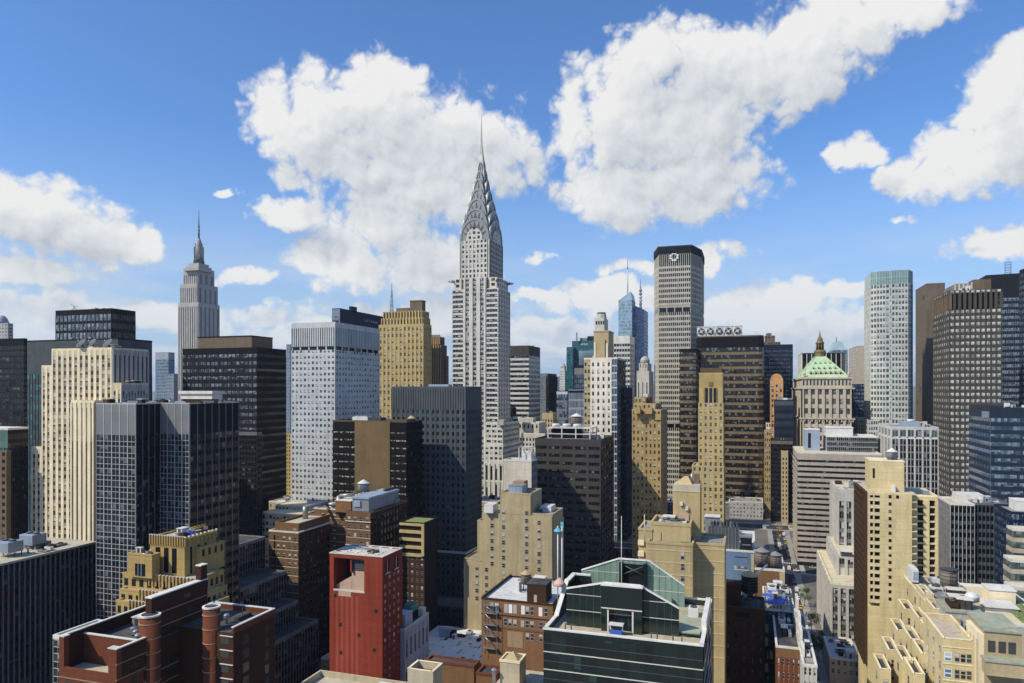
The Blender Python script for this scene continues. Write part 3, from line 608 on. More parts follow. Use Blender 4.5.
b.w.box(r[1], r[1]+.5, r[3]-a[0], r[3]-a[1], 0, zt+.3, 'mesh_brown')
b.face((r[0], r[3]), (1,0), (0,1), r[1]-r[0], 0, zt, st('blackmetal', f, nx=8, pw=.14, pp=.25, rails=[(0,.6,.2,'blackmetal')], pane=(.6,1), glass='g_black', top=4, topmat='blackmetal'))
def on_roof(b, x, y, z): 
    d = (CZ-z)/((y-HZ)/F); return P(x, d)
ct_ = (r[1]-5, r[3]-along(r[1], r[3], 0, -1, 406)+.5, zt)
m = b.part('air_handler'); m.box(r[1]-10, r[1]-5, r[3]-34, r[3]-25, zt+.5, zt+2.4, 'unit_white'); m.box(r[1]-10.5, r[1]-4.5, r[3]-24.5, r[3]-17, zt+.5, zt+2.1, 'steel_dark'); m.box(r[1]-9, r[1]-6, r[3]-33, r[3]-26, zt+2.4, zt+2.8, 'galv')
b = Bld('office_tower', 'slate grey tower with small dark square windows and ribbed louvre top', 'tower')
d = 383; r = rect(391.6, 466, 481.4, d); zt = Z(388.3, d); f = fp(7.35, d)
g = dict(pw=.62, pp=.28, rails=[(0,.5,.12,'slate')], pane=(.5,.98), glass='g_slate', top=fp(22, d), topmat='slate2', big=(2, .5))
b.block(r, 0, zt, 'slate', 'roof_dark', E=st('slate', f, nx=15, **g), N=st('slate', f, nx=13, **g))
for i in range(31): b.w.box(r[1]+.2, r[1]+.42, r[3]-i*(r[3]-r[2])/30.05-.14, r[3]-i*(r[3]-r[2])/30.05, zt-fp(22, d), zt-.1, 'slate')
b.w.box(r[1]-.01, r[1]+.6, r[2]-.1, r[3]+.6, Z(552.5, d)-.9, Z(552.5, d)+.3, 'coping'); b.w.box(r[0], r[1]-.02, r[3], r[3]+.6, Z(552.5, d)-.9, Z(552.5, d)+.3, 'coping')
m = b.part('air_handler'); m.box(r[1]-14, r[1]-9, r[3]-26, r[3]-14, zt+.4, zt+2.2, 'unit_blue')
r_ = rect(424, 466, 480, 345, L=16); b.block(r_, 0, Z(609, 345), 'slate', 'roof_dark', E=st('slate', 3.4, nx=12, **dict(g, top=.8)), N=st('slate', 3.4, nx=6, **dict(g, top=.8)), parapet=.4)

# ------------------------------------------------------------------ the chrome-crowned tower
def chrome_tower():
    b = Bld('skyscraper', 'white brick skyscraper with tiered steel arch crown and needle spire', 'skyscraper')
    wall('white_brick', (.60,.575,.51), joint=0); wall('grey_brick', (.37,.365,.35))
    D = 560; f = fp(5.0, D); pm = 'white_brick'
    r = rect(452.3, 498.4, 509.8, D); zs = Z(288.8, D); x0, x1, y0, y1 = r; cw = y1-y0
    yc0 = y1-along(x1, y1, 0, -1, 486); yc1 = y1-along(x1, y1, 0, -1, 464)   # centre bay limits
    ya, yb = sorted((yc0, yc1))
    b.block(r, 0, zs, pm, 'roof_grey', parapet=.8)
    side = dict(nx=1, pw=.14, pp=.5, sub=4, rails=[(0,.52,.55,pm),(.47,.53,.75,'steel_dark')], pane=(.53,1), glass='g_std')
    mid = lambda n: dict(nx=n, pw=.5, pp=.75, sub=2, rails=[(0,.4,.2,'grey_brick')], pane=(.4,1), glass='g_std')
    b.face((x1, ya), (0,-1), (1,0), ya-y0, 0, zs, st(pm, f, **side)); b.face((x1, y1), (0,-1), (1,0), y1-yb, 0, zs, st(pm, f, **side))
    zc = Z(277, D)
    cb_ = (x0+3, x1+.35, ya, yb)
    b.block(cb_, 0, zc, pm, 'roof_grey', E=st(pm, f, **mid(3)), parapet=.5)
    nd = x1-x0
    b.face((x0, y1), (1,0), (0,1), nd, 0, zs, st(pm, f, nx=7, pw=.42, pp=.4, rails=[(0,.45,.2,'grey_brick')], pane=(.45,1), glass='g_dark'))
    # shoulder blocks with the eagles
    ze = Z(277.5, D)
    for (a0, a1) in ((y0+1.5, y0+7.5), (y1-7.5, y1-1.5)):
        b.block((x0+1, x1-.6, a0, a1), zs, ze, pm, 'roof_grey', E=st(pm, f, nx=1, pw=.5, pp=.3, sub=2, rails=[(0,.4,.2,pm)], pane=(.4,1), glass='g_dark'), N=st(pm, f, nx=5, pw=.5, pp=.3, rails=[(0,.4,.2,pm)], pane=(.4,1), glass='g_dark'), parapet=.6)
    for (X, Y) in ((x1-1, y1-1.6), (x1-1, y0+1.6), (x0+2, y1-1.6)):
        sy = 1 if Y > (y0+y1)/2 else -1; sx = 1 if X > (x0+x1)/2 else -1
        m = b.part('eagle'); A = Vector((X, Y, ze-1.5)); dv = Vector((sx*.25, sy, .08)).normalized()
        m.bar(A, A+dv*4.2, 1.15, 'chrome', 8, .75); m.bar(A+dv*4.0, A+dv*5.6+Vector((0,0,-.3)), .75, 'chrome', 8, .15)
        for w in (-1, 1): sd = Vector((-dv.y, dv.x, 0))*w; m.slab([tuple(A+sd*.6+Vector((0,0,-2))), tuple(A+sd*2.2+Vector((0,0,-1.6))), tuple(A+sd*1.9+dv*2.2+Vector((0,0,.9))), tuple(A+sd*.6+dv*2.6+Vector((0,0,.6)))], (0,0,.6), 'chrome')
    # upper shaft
    xu0, xu1, yu0, yu1 = rect(459.6, 489.4, 502.6, D+6)
    zu = Z(237.5, D)
    cx, cy = (xu0+xu1)/2, (yu0+yu1)/2; W = yu1-yu0; LW = xu1-xu0
    b.block((xu0, xu1, yu0, yu1), zs-2, zu, 'limegrey', None, parapet=0)
    b.face((xu1, yu1), (0,-1), (1,0), W, zs-2, zu, st('white_brick', f, nx=7, pw=.46, pp=.4, rails=[(0,.42,.3,'white_brick')], pane=(.42,1), glass='g_std', edge=1.6))
    b.face((xu0, yu1), (1,0), (0,1), LW, zs-2, zu, st('grey_brick', f, nx=7, pw=.46, pp=.4, rails=[(0,.42,.3,'limegrey')], pane=(.42,1), glass='g_dark', edge=1.6))  # greyer brick stands in for shade on the north side
    # arched wall gable rising out of each face
    def arch(hw, zb, h, n=14, p=2.0): return [(hw*cos(pi*k/n), zb+h*(max(0.0, sin(pi*k/n))**(2/p))) for k in range(n+1)]
    def vault(mb, hw_y, hw_x, zb, h, mat, p=2.3, ins=0.0):
        n = 16
        A = arch(hw_y, zb, h, n, p); mb.frustum([(cx-hw_x+ins, cy+a, z) for a, z in A][::-1], [(cx+hw_x-ins, cy+a, z) for a, z in A][::-1], mat)
        A = arch(hw_x, zb, h, n, p); mb.frustum([(cx+a, cy-hw_y+ins, z) for a, z in A], [(cx+a, cy+hw_y-ins, z) for a, z in A], mat)
    T = [ # half width fraction, base row, top row
        (.98, 242, 220.5), (.88, 236, 210), (.72, 227, 199), (.56, 216, 188.5), (.42, 206, 178), (.30, 196, 169), (.20, 186, 160)]
    Dc = D+18
    for i, (k, yb_, yt_) in enumerate(T):
        m = b.part('crown_arch'); zb_, zt_ = Z(yb_, Dc), Z(yt_, Dc)
        hy, hx = W/2*k, LW/2*k
        vault(m, hy, hx, zb_, zt_-zb_, 'chrome')
        # raised rim on each arch (east and north fronts) and the triangular windows inside it
        for (fx, fy, hw, off) in ((1,0,hy,hx),(0,1,hx,hy)):
            n = 16; Ao = arch(hw, zb_, zt_-zb_, n, 2.3); Ai = arch(hw*.88, zb_, (zt_-zb_)*.91, n, 2.3)
            for j in range(n):
                q = []
                for (a, z) in (Ao[j], Ao[j+1], Ai[j+1], Ai[j]): q.append((cx+off+.02, cy+a, z) if fx else (cx-a, cy+off+.02, z))
                m.slab(q, (.4,0,0) if fx else (0,.4,0), 'chrome')
            nw = (7, 7, 5, 5, 3, 3, 1)[i]; h = zt_-zb_
            if i == 0:
                G_ = arch(hw*.56, zb_-.5, h*.58, 12, 2.3); q = [((cx+off+.05, cy+a, z) if fx else (cx-a, cy+off+.05, z)) for a, z in G_]
                b.w.slab(q, (.7,0,0) if fx else (0,.7,0), 'white_brick')
                for a in (-.3, 0, .3):
                    for r_ in range(3):
                        if abs(a) > .1 and r_ == 2: continue
                        zz = zb_+1.5+r_*f*.95
                        b.panes.append((cx+off+.8, cy+a*hw, zz+.5, hw*.17, 2.2, (0,-1), (1,0), 'g_std') if fx else (cx-a*hw, cy+off+.8, zz+.5, hw*.17, 2.2, (1,0), (0,1), 'g_std'))
            for j in range(nw):
                t = (j+.5)/nw*pi*.86+.07*pi; ca, sa = cos(t), max(.12, sin(t))
                rad = lambda s: (hw*s*ca, zb_+h*s*(sa**(2/2.3)))
                bw = hw*(.125 if nw > 3 else .17); tx, tz = -sin(t), cos(t)
                p0, p1 = rad(.58), rad(.86)
                tri = [(p0[0]+tx*bw, p0[1]+tz*bw*.6), (p0[0]-tx*bw, p0[1]-tz*bw*.6), p1]
                mw = b.part('crown_window')
                q = [((cx+off+.04, cy+a, z) if fx else (cx-a, cy+off+.04, z)) for a, z in tri]
                mw.slab(q, (.2,0,0) if fx else (0,.2,0), 'chrome_dark')
    # ribs on the four hips, tip and needle
    m = b.part('spire')
    zt_ = Z(162, Dc); tip = Z(113, Dc)
    rs = [(LW/2*.25, Z(176, Dc)), (LW/2*.155, Z(163, Dc)), (LW/2*.085, Z(152, Dc)), (.55, Z(140, Dc)), (.12, tip)]
    for (r0, z0), (r1, z1) in zip(rs, rs[1:]):
        m.frustum([(cx+r0*a, cy+r0*e, z0) for a, e in ((-1,-1),(1,-1),(1,1),(-1,1))], [(cx+r1*a, cy+r1*e, z1) for a, e in ((-1,-1),(1,-1),(1,1),(-1,1))], 'chrome')
    # lower setback wing on the north side
    rw = rect(458, 504, 520, D-9); zw = Z(428.5, D-9)
    gw = dict(pw=.4, pp=.4, rails=[(0,.5,.3,pm)], pane=(.5,1), glass='g_std')
    # stands in front of the shaft's right half
    q = rect(486, 503, 519, D-10); b.block(q, 0, Z(425, D-10), pm, 'roof_grey', E=st(pm, f, nx=3, sub=2, **dict(gw, pw=.22)), N=st('grey_brick', f, nx=14, **gw), parapet=1.5)  # shade of the wing's north walls put into the greyer brick
    q = rect(485, 503, 521, D-16); b.block(q, 0, Z(447, D-16), pm, 'roof_grey', E=st(pm, f, nx=4, **gw), N=st('grey_brick', f, nx=14, **gw), parapet=1.5)
    q = rect(484.5, 503.5, 523, D-24); b.block(q, 0, Z(464, D-24), pm, 'roof_grey', E=st(pm, f*3.6, nx=4, pw=.5, pp=.6, rails=[(0,.12,.4,pm)], pane=(.12,.9), glass='g_std'), N=st('grey_brick', f, nx=14, **gw), parapet=1.5)
    m = b.part('bulkhead'); m.box(q[1]-16, q[1]-9, q[3]-8, q[3]-3, Z(425, D-10), Z(421, D-10)+1, 'limegrey')
chrome_tower()
# ------------------------------------------------------------------ middle distance, centre
b = Bld('office_tower', 'striped office tower with light floor bands right behind the chrome-crowned tower', 'tower')
d = 760; r = rect(505, 529, 540, d); zt = Z(346.4, d); f = fp(4.9, d)
kb = dict(nx=8, pw=.08, pp=.2, rails=[(0,.48,.4,'greywhite')], pane=(.48,1), glass='g_band', band=True, top=fp(9, d), topmat='darkgrey')
b.block(r, 0, zt, 'darkgrey', 'roof_grey', E=st('darkgrey', f, **kb), N=st('darkgrey', f, **dict(kb, rails=[(0,.35,.4,'greywhite')], pane=(.35,1))))
b.clutter(r, zt, 4, seed=9)
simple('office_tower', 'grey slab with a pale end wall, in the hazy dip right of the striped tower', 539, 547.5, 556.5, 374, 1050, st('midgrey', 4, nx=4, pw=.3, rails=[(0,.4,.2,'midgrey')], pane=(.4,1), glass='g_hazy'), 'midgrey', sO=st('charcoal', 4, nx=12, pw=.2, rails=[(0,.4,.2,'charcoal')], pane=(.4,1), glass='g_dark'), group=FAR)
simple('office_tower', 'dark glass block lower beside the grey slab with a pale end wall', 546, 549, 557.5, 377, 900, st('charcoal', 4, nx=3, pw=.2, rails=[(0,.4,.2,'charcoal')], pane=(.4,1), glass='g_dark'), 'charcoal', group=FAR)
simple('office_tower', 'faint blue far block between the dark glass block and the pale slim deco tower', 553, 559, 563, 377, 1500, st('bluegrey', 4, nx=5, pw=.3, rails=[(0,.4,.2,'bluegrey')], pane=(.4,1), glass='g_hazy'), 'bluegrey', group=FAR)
b = Bld('deco_tower', 'pale slim deco tower with stepped top left of the teal glass tower', 'tower')
d = 1150; r = rect(559.5, 565, 567, d); b.block(r, 0, Z(371, d), 'white', None, E=st('white', 4, nx=4, pw=.5, rails=[(0,.5,.2,'white')], pane=(.5,1), glass='g_hazy'), parapet=.5)
b.block(rect(560.6, 564.4, 566, d+4), Z(371, d), Z(366, d), 'white', None, E=st('white', 5, nx=3, pw=.5, rails=[(0,.3,.2,'white')], pane=(.3,1), glass='g_hazy'), parapet=.5)
m = b.part('crown'); q = rect(561.4, 563.6, 564.6, d+8); m.box(*q, Z(366, d), Z(363.5, d), 'white')
# teal glass tower with sign
b = Bld('glass_tower', 'teal glass tower with a white word sign on its stepped top', 'tower')
d = 1120; r = rect(566.5, 573, 576, d, L=40); zt = Z(347.5, d)
wall('teal_skin', (.035,.11,.14), rough=.35)
gt = dict(pw=.12, pp=.2, rails=[(0,.3,.15,'teal_skin')], pane=(.3,1), glass='g_teal')
b.block(r, 0, zt, 'teal_skin', 'roof_grey', E=st('teal_skin', 5, nx=5, **gt), N=st('teal_skin', 5, nx=10, **gt))
r2 = rect(572, 600, 604, d+2, L=50); z2 = Z(341, d)
b.block(r2, 0, z2, 'teal_skin', 'roof_grey', E=st('teal_skin', 5, nx=16, top=fp(8, d), topmat='teal_skin', **gt), N=st('teal_skin', 5, nx=10, **gt))
m = b.part('sky_mirror_panel'); pa = r2[3]-along(r2[1], r2[3], 0, -1, 579); pb = r2[3]-along(r2[1], r2[3], 0, -1, 596); glass('g_mirror', (.45,.55,.66), pblind=0, rough=.03, metal=.9); m.box(r2[1]+.3, r2[1]+.8, pa, pb, Z(365, d), Z(350.5, d), 'chrome_sky')
plain('chrome_sky', (.50,.60,.68), .12, .95, .02)
yt_ = r2[3]-along(r2[1], r2[3], 0, -1, 583.6)
lettering(b, 'verizon', 4.6, (r2[1]+.55, yt_, Z(343.6, d)-1.6), 'E', 'text_white')
m = b.part('penthouse'); q = rect(580, 587, 588, d+10, L=20); m.box(*q, z2, Z(337.5, d), 'midgrey'); q = rect(587.3, 598, 599, d+10, L=20); m.box(*q, z2, Z(335.5, d), 'navy'); q = rect(576, 577.2, 577.5, d+8, L=2); m.box(*q, z2, Z(332, d), 'bluegrey')
simple('office_block', 'blue glass block with a grey slab top below the teal tower', 574.5, 590, 594, 368, 900, st('bluegrey', fp(5, 900), nx=8, pw=.1, rails=[(0,.3,.12,'navy')], pane=(.3,1), glass='g_blue', top=8, topmat='midgrey'), 'navy', cat='building')
simple('office_block', 'white banded low block left of the pale glass block under the teal tower', 556.5, 567.5, 570, 391.5, 760, st('charcoal', fp(8.6, 760), nx=4, pw=.06, rails=[(0,.3,.4,'midgrey')], pane=(.3,1), glass='g_bandblue', band=True, top=3, topmat='steelwhite'), 'charcoal', cat='building')
simple('office_block', 'pale blue glass block with closely spaced white fins under the teal tower', 568.5, 586, 590, 390.5, 745, st('steelwhite', fp(8.4, 745), nx=14, pw=.2, rails=[(0,.25,.12,'bluegrey')], pane=(.25,1), glass='g_blue', top=2.4, topmat='blackmetal'), 'bluegrey', cat='building')
# cream hotel tower with mechanical block and tank
b = Bld('hotel_tower', 'cream slab tower with blue glass corner strip and tall brown rooftop stack', 'tower')
d = 545; r = rect(584, 617, 625.5, d); zt = Z(359, d); f = fp(7.35, d)
ya, yb = r[3]-along(r[1], r[3], 0, -1, 590.5), r[3]-along(r[1], r[3], 0, -1, 611.6)
b.block(r, 0, zt, 'offwhite', 'roof_grey', parapet=1.2)
b.face((r[1], ya), (0,-1), (1,0), ya-r[2], 0, zt, st('tanbrick', f, nx=2, pw=.4, pp=.2, rails=[(0,.45,.15,'tanbrick')], pane=(.45,.95), glass='g_std', top=2, topmat='tanbrick'))
b.face((r[1], yb), (0,-1), (1,0), yb-ya, 0, zt, st('offwhite', f, nx=4, pw=.62, pp=.35, rails=[(0,.45,.3,'offwhite')], pane=(.45,.95), glass='g_std', top=2.4, topmat='offwhite'))
b.face((r[1], r[3]), (0,-1), (1,0), r[3]-yb, 0, zt, st('steelwhite', f, nx=2, pw=.12, pp=.2, rails=[(0,.2,.15,'steelwhite')], pane=(.2,1), glass='g_blue'))
b.face((r[0], r[3]), (1,0), (0,1), r[1]-r[0], 0, zt, st('slate2', f, nx=6, pw=.4, pp=.2, rails=[(0,.4,.15,'slate2')], pane=(.4,1), glass='g_dark'))
z1 = Z(331.5, d+8); m = b.part('penthouse'); q = rect(593.8, 608.5, 613.5, d+8)
m.box(*q, zt, z1, 'tanbrick'); m.box(q[0]-.3, q[1]+.4, q[2]-.4, q[3]+.4, z1, z1+.9, 'beige'); m.box(q[1], q[1]+1.2, q[2]+2.2, q[3]-2.6, zt, z1-6, 'tanbrick'); m.box(q[1]+.02, q[1]+.7, q[2]+.2, q[2]+1.6, zt, z1-8.5, 'offwhite'); m.box(q[1]+.02, q[1]+.5, q[3]-2, q[3]-.4, zt, z1-9, 'offwhite')
m = b.part('stack'); q2 = rect(594.8, 604.2, 608, d+11); z2 = Z(318, d+11); m.box(*q2, z1+.9, z2, 'limestone')
ca, cb_ = (q2[0]+q2[1])/2, (q2[2]+q2[3])/2; m.lathe(ca, cb_, [(4.2, z2), (3.6, z2+3), (3.3, z2+4.2)], 'limegrey', 8, False); m.lathe(ca, cb_, [(3.5, z2+4.2), (3.5, z2+5)], 'blackmetal', 8, False)
for k in range(4): m.box(q2[1]+.01, q2[1]+.3, q2[2]+.8+k*1.9, q2[2]+1.7+k*1.9, z1+6, z1+8.5, 'charcoal')
b.clutter((r[0], r[1], r[2], r[3]-10), zt, 3, seed=12)
simple('office_block', 'white building with dark window bands behind the cream slab tower', 611, 630, 634.5, 336.5, 780, st('white', fp(5.2, 780), nx=7, pw=.13, pp=.3, rails=[(0,.45,.3,'white')], pane=(.45,1), glass='g_band', top=fp(7, 780), topmat='white'), 'white', cat='building')
# sloping glass tower with spire and lattice antenna
b = Bld('glass_tower', 'pale blue faceted glass skyscraper with slanted top and a thin spire', 'skyscraper')
d = 1250
wall('ice_skin', (.30,.42,.50), rough=.3); wall('ice_dark', (.16,.23,.36), rough=.3); glass('g_ice', (.20,.30,.37), pblind=.3, blind=(.36,.45,.5), rough=.12, spec=1.0); glass('g_icedark', (.09,.14,.24), pblind=.2, blind=(.16,.22,.33), rough=.12, spec=1.0)
r = rect(618.5, 632, 634, d, L=38); zl, zr = Z(297, d), Z(291.3, d)
gi = dict(pw=.1, pp=.25, rails=[(0,.3,.2,'ice_skin')], pane=(.3,1), glass='g_ice')
b.block(r, 0, zl-5, 'ice_skin', None, E=st('ice_skin', 6, nx=9, **gi), N=st('ice_dark', 6, nx=12, **dict(gi, glass='g_icedark')), parapet=0)
m = b.part('crown'); x0, x1, y0, y1 = r
m.frustum([(x1,y0,zl-5),(x1,y1,zl-5),(x0,y1,zl-5),(x0,y0,zl-5)][::-1][::-1], [(x1-.5,y0+4,zl-2),(x1-.5,y1-2,zr),(x0,y1-2,zr-4),(x0,y0+4,zl-2)], 'ice_skin')
r2 = rect(631, 644, 649.5, d+14, L=50); z2 = Z(308.5, d)
b.block(r2, 0, z2, 'ice_dark', 'roof_grey', E=st('ice_dark', 6, nx=10, **dict(gi, rails=[(0,.3,.2,'ice_dark')], glass='g_icedark')), N=st('ice_dark', 6, nx=12, **dict(gi, rails=[(0,.3,.2,'ice_dark')], glass='g_icedark')), parapet=0)
m = b.part('crown'); x0, x1, y0, y1 = r2
m.frustum([(x1,y0,z2),(x1,y1,z2),(x0,y1,z2),(x0,y0,z2)], [(x1-3,y0,z2+10),(x1-6,y1-6,z2+3),(x0,y1-6,z2+2),(x0,y0,z2+10)], 'ice_dark')
c = P(627.6, d+18); m = b.part('spire'); z0 = Z(297, d)
m.bar((c[0], c[1], z0-6), (c[0], c[1], Z(268, d)), 1.5, 'steelwhite', 6, .9); m.bar((c[0], c[1], Z(268, d)), (c[0], c[1], Z(250, d)), .8, 'steelwhite', 6, .2)
b = Bld('lattice_mast', 'dark lattice broadcast mast rising right of the thin glass tower spire', 'mast')
d = 1500; c = P(640.5, d); b.loc = (c[0], c[1], 0); m = b.part('mast_lattice'); z0, zt = Z(312, d), Z(279, d)
m.box(c[0]-8, c[0]+8, c[1]-8, c[1]+8, 0, z0, 'ice_dark'); m.bar((c[0], c[1], z0), (c[0], c[1], zt-14), 2.3, 'bluegrey', 6, 1.8); m.bar((c[0], c[1], zt-14), (c[0], c[1], zt), .7, 'steel_dark', 5, .4)
for k in range(7): m.lathe(c[0], c[1], [(2.0, z0+k*7), (3.4, z0+k*7+1.2), (3.4, z0+k*7+4), (2.0, z0+k*7+5)], 'steelwhite' if k in (3, 4) else 'bluegrey', 8)
# grey setback tower by the octagonal one
b = Bld('deco_tower', 'weathered grey setback tower with a round cap against the octagonal tower', 'tower')
d = 690; zt = Z(372, d); r = rect(636.7, 649, 653.5, d); b.block(r, 0, zt, 'limestone', 'roof_grey', E=st('limestone', fp(8, d), nx=3, pw=.75, rails=[(0,.4,.2,'limestone')], pane=(.4,1), glass='g_dark', strip=True, top=10, topmat='limestone'))
r2 = rect(639, 647.5, 651.5, d+3); z2 = Z(364, d); b.block(r2, zt, z2, 'limestone', 'roof_grey', E=st('limestone', 5, nx=3, pw=.7, rails=[(0,.3,.2,'limestone')], pane=(.3,1), glass='g_dark'))
m = b.part('crown'); c = P(645, d+8); m.lathe(c[0], c[1], [(4.5, z2), (4.5, z2+4), (3.2, z2+6.5), (.4, z2+8)], 'limegrey', 12)

# octagonal tower with the emblem
def octagon():
    b = Bld('office_tower', 'tall octagonal concrete tower with dark top storey and a white ring emblem', 'skyscraper')
    D = 758; f = fp(5.3, D); zt = Z(245.5, D); zc = Z(252.5, D)
    wall('concrete', (.47,.44,.37)); wall('concrete_shade', (.30,.29,.275))
    X, Yr = P(690.5, D); w = along(X, Yr, 0, -1, 659); Yl = Yr-w
    W_ = 32; nN = 8.6; L2 = 48
    pts = [(X, Yl), (X, Yr), (X-W_, Yr+nN), (X-W_-L2, Yr+nN), (X-2*W_-L2, Yr), (X-2*W_-L2, Yl), (X-W_-L2, Yl-nN), (X-W_, Yl-nN)]
    b.loc = (X-W_-L2/2, (Yl+Yr)/2, 0)
    b.w.prism(pts, 0, zc, 'concrete')
    n = len(pts)
    dband = [(Z(311.5, D), Z(307, D)), (Z(428, D), Z(424, D))]
    for i in (7, 0, 1, 2, 6):
        p, q = pts[i], pts[(i+1) % n]; L = hypot(q[0]-p[0], q[1]-p[1]); u = ((q[0]-p[0])/L, (q[1]-p[1])/L); nn = (u[1], -u[0])
        pm = 'concrete'
        nx = max(6, round(L/2.05))
        kk = dict(nx=nx, pw=.30, pp=.45, rails=[(0,.40,.42,pm)], pane=(.40,1), glass='g_dark')
        b.face(p, u, nn, L, 0, dband[1][0], st(pm, f, **kk))
        b.face(p, u, nn, L, dband[1][1], dband[0][0], st(pm, f, **kk))
        b.face(p, u, nn, L, dband[0][1], Z(262, D), st(pm, f, **kk))
        b.face(p, u, nn, L, Z(262, D), zc, st(pm, zc-Z(262, D)-1, nx=nx, strip=True, pw=.28, pp=.45, rails=[], pane=(0,1), glass='g_black', top=1, topmat=pm))
        for z0, z1 in dband:
            b.face(p, u, nn, L, z0, z1, st(pm, z1-z0, nx=max(2, round(nx/4)), strip=True, pw=.1, pp=.2, rails=[], pane=(0,1), glass='g_black'))
    m = b.part('top_storey'); ext = 1.1
    o = [(x+(ext if k in (0,1) else -ext if k in (4,5) else 0), y+(ext if k in (1,2,3,4) else -ext)) for k, (x, y) in enumerate(pts)]
    m.prism(o, zc, zt, 'charcoal'); m.prism([(x*.999+b.loc[0]*.001, y) for x, y in o], zt, zt+.8, 'slate')
    m = b.part('antenna'); m.bar((X-20, Yr-8, zt), (X-20, Yr-8, zt+9), .15, 'steel_white'); m.bar((X-30, Yr-16, zt), (X-30, Yr-16, zt+4), .2, 'steel_white')
    # the emblem: four letter Ms set in a ring
    m = b.part('emblem'); ym = Yr-along(X, Yr, 0, -1, 674.1); zm = Z(256, D)
    R0 = 3.5
    for k in range(4):
        a = k*pi/2
        S_pts = [[(-1.75,1.2),(-1.0,1.2),(-1.0,3.3),(-1.75,2.9)], [(1.0,1.2),(1.75,1.2),(1.75,2.9),(1.0,3.3)], [(-1.0,3.5),(-1.0,2.5),(-.05,1.5),(.05,1.5),(.05,2.4)], [(1.0,3.5),(-.05,2.4),(-.05,1.5),(.05,1.5),(1.0,2.5)]]
        for poly in S_pts:
            q = []
            for (u_, v_) in poly:
                v_ = v_+.1; u_ *= .92; yy = u_*cos(a)-v_*sin(a); zz = u_*sin(a)+v_*cos(a); q.append((X+.6, ym+yy*1.42, zm+zz*1.42))
            m.slab(q, (.5,0,0), 'text_white')
octagon()

# dark brown banded tower with white cooling box
b = Bld('office_tower', 'broad dark brown tower with bronze floor bands and rounded corners', 'tower')
d = 706; f = fp(7.3, d); r = rect(696, 764, 764, d, L=36); zt = Z(336, d); c = 5
wall('band_lit', (.19,.145,.085))  # bronze of the bands with sunlight put into its colour
def chamfered(b, r, z0, z1, sE, sN, core, cc):
    x0, x1, y0, y1 = r
    if b.loc is None: b.loc = ((x0+x1)/2, (y0+y1)/2, 0)
    b.w.prism([(x1,y0+cc),(x1,y1-cc),(x1-.3*cc,y1-.3*cc),(x1-cc,y1),(x0,y1),(x0,y0),(x1-cc,y0),(x1-.3*cc,y0+.3*cc)], z0, z1, core)
    seg = [((x1-cc,y0),(x1-.3*cc,y0+.3*cc)),((x1-.3*cc,y0+.3*cc),(x1,y0+cc)),((x1,y0+cc),(x1,y1-cc)),((x1,y1-cc),(x1-.3*cc,y1-.3*cc)),((x1-.3*cc,y1-.3*cc),(x1-cc,y1)),((x1-cc,y1),(x0,y1))]
    for i, (p, q) in enumerate(seg):
        L = hypot(q[0]-p[0], q[1]-p[1]); u = ((q[0]-p[0])/L, (q[1]-p[1])/L); b.face(p, u, (u[1], -u[0]), L, z0, z1, dict(sN if i == 5 else sE, nx=max(1, round(L/4))))
    b.r.box(x0+1, x1-cc, y0+1, y1-1, z1-.2, z1+.05, 'roof_dark')
kb = dict(pw=.03, pp=.2, rails=[(0,.37,.45,'band_lit')], pane=(.37,1), glass='g_band', band=True, top=fp(11, d), topmat='blackmetal')
chamfered(b, r, 0, zt, st('bronze', f, **kb), st('bronze', f, **dict(kb, rails=[(0,.37,.45,'bronze')])), 'bronze', c)
b.w.prism([(r[1]-.2,r[2]+c),(r[1]-.2,r[3]-c),(r[1]-c,r[3]-.2),(r[0],r[3]-.2),(r[0],r[2]),(r[1]-c,r[2])], zt, zt+1.2, 'band_lit')
rl = rect(679.5, 697, 700, d-6, L=30); zl = Z(349, d)
chamfered(b, rl, 0, zl, st('bronze', f, **dict(kb, top=3)), st('bronze', f, **kb), 'bronze', 4)
b2 = Bld('cooling_tower_bank', 'white cooling tower box with a row of round fan openings atop the brown banded tower', 'cooling tower')
q = rect(697, 742, 744, d+8, L=12); b2.loc = ((q[0]+q[1])/2, (q[2]+q[3])/2, zt); zz0, zz1 = zt+1.3, Z(326, d+8)
m = b2.part('casing'); m.box(q[0], q[1], q[2], q[3], zz0, zz1, 'unit_white'); m.box(q[0]-.1, q[1]+.4, q[2]-.2, q[3]+.2, zz1, zz1+.5, 'steel_white')
n = 5; w = (q[3]-q[2])/n
for k in range(n):
    yk = q[2]+(k+.5)*w; R = min(w, zz1-zz0)*.40; zk = (zz0+zz1)/2
    m = b2.part('fan')
    ring = [(q[1]+.05, yk+R*cos(2*pi*j/16), zk+R*sin(2*pi*j/16)) for j in range(16)]; m.slab(ring, (.5,0,0), 'steel_dark')
    ring = [(q[1]+.56, yk+R*.35*cos(2*pi*j/10), zk+R*.35*sin(2*pi*j/10)) for j in range(10)]; m.slab(ring, (.2,0,0), 'steel_white')
    for j in range(4):
        a = j*pi/2+.6; m.bar((q[1]+.6, yk, zk), (q[1]+.6, yk+R*cos(a), zk+R*sin(a)), .3, 'steel_white', 4)
    for s_ in (-1, 1): m.bar((q[1]+.35, yk-s_*w*.5, zz0+.2), (q[1]+.35, yk-s_*w*.28, zz1-.2), .28, 'steel_white', 4)
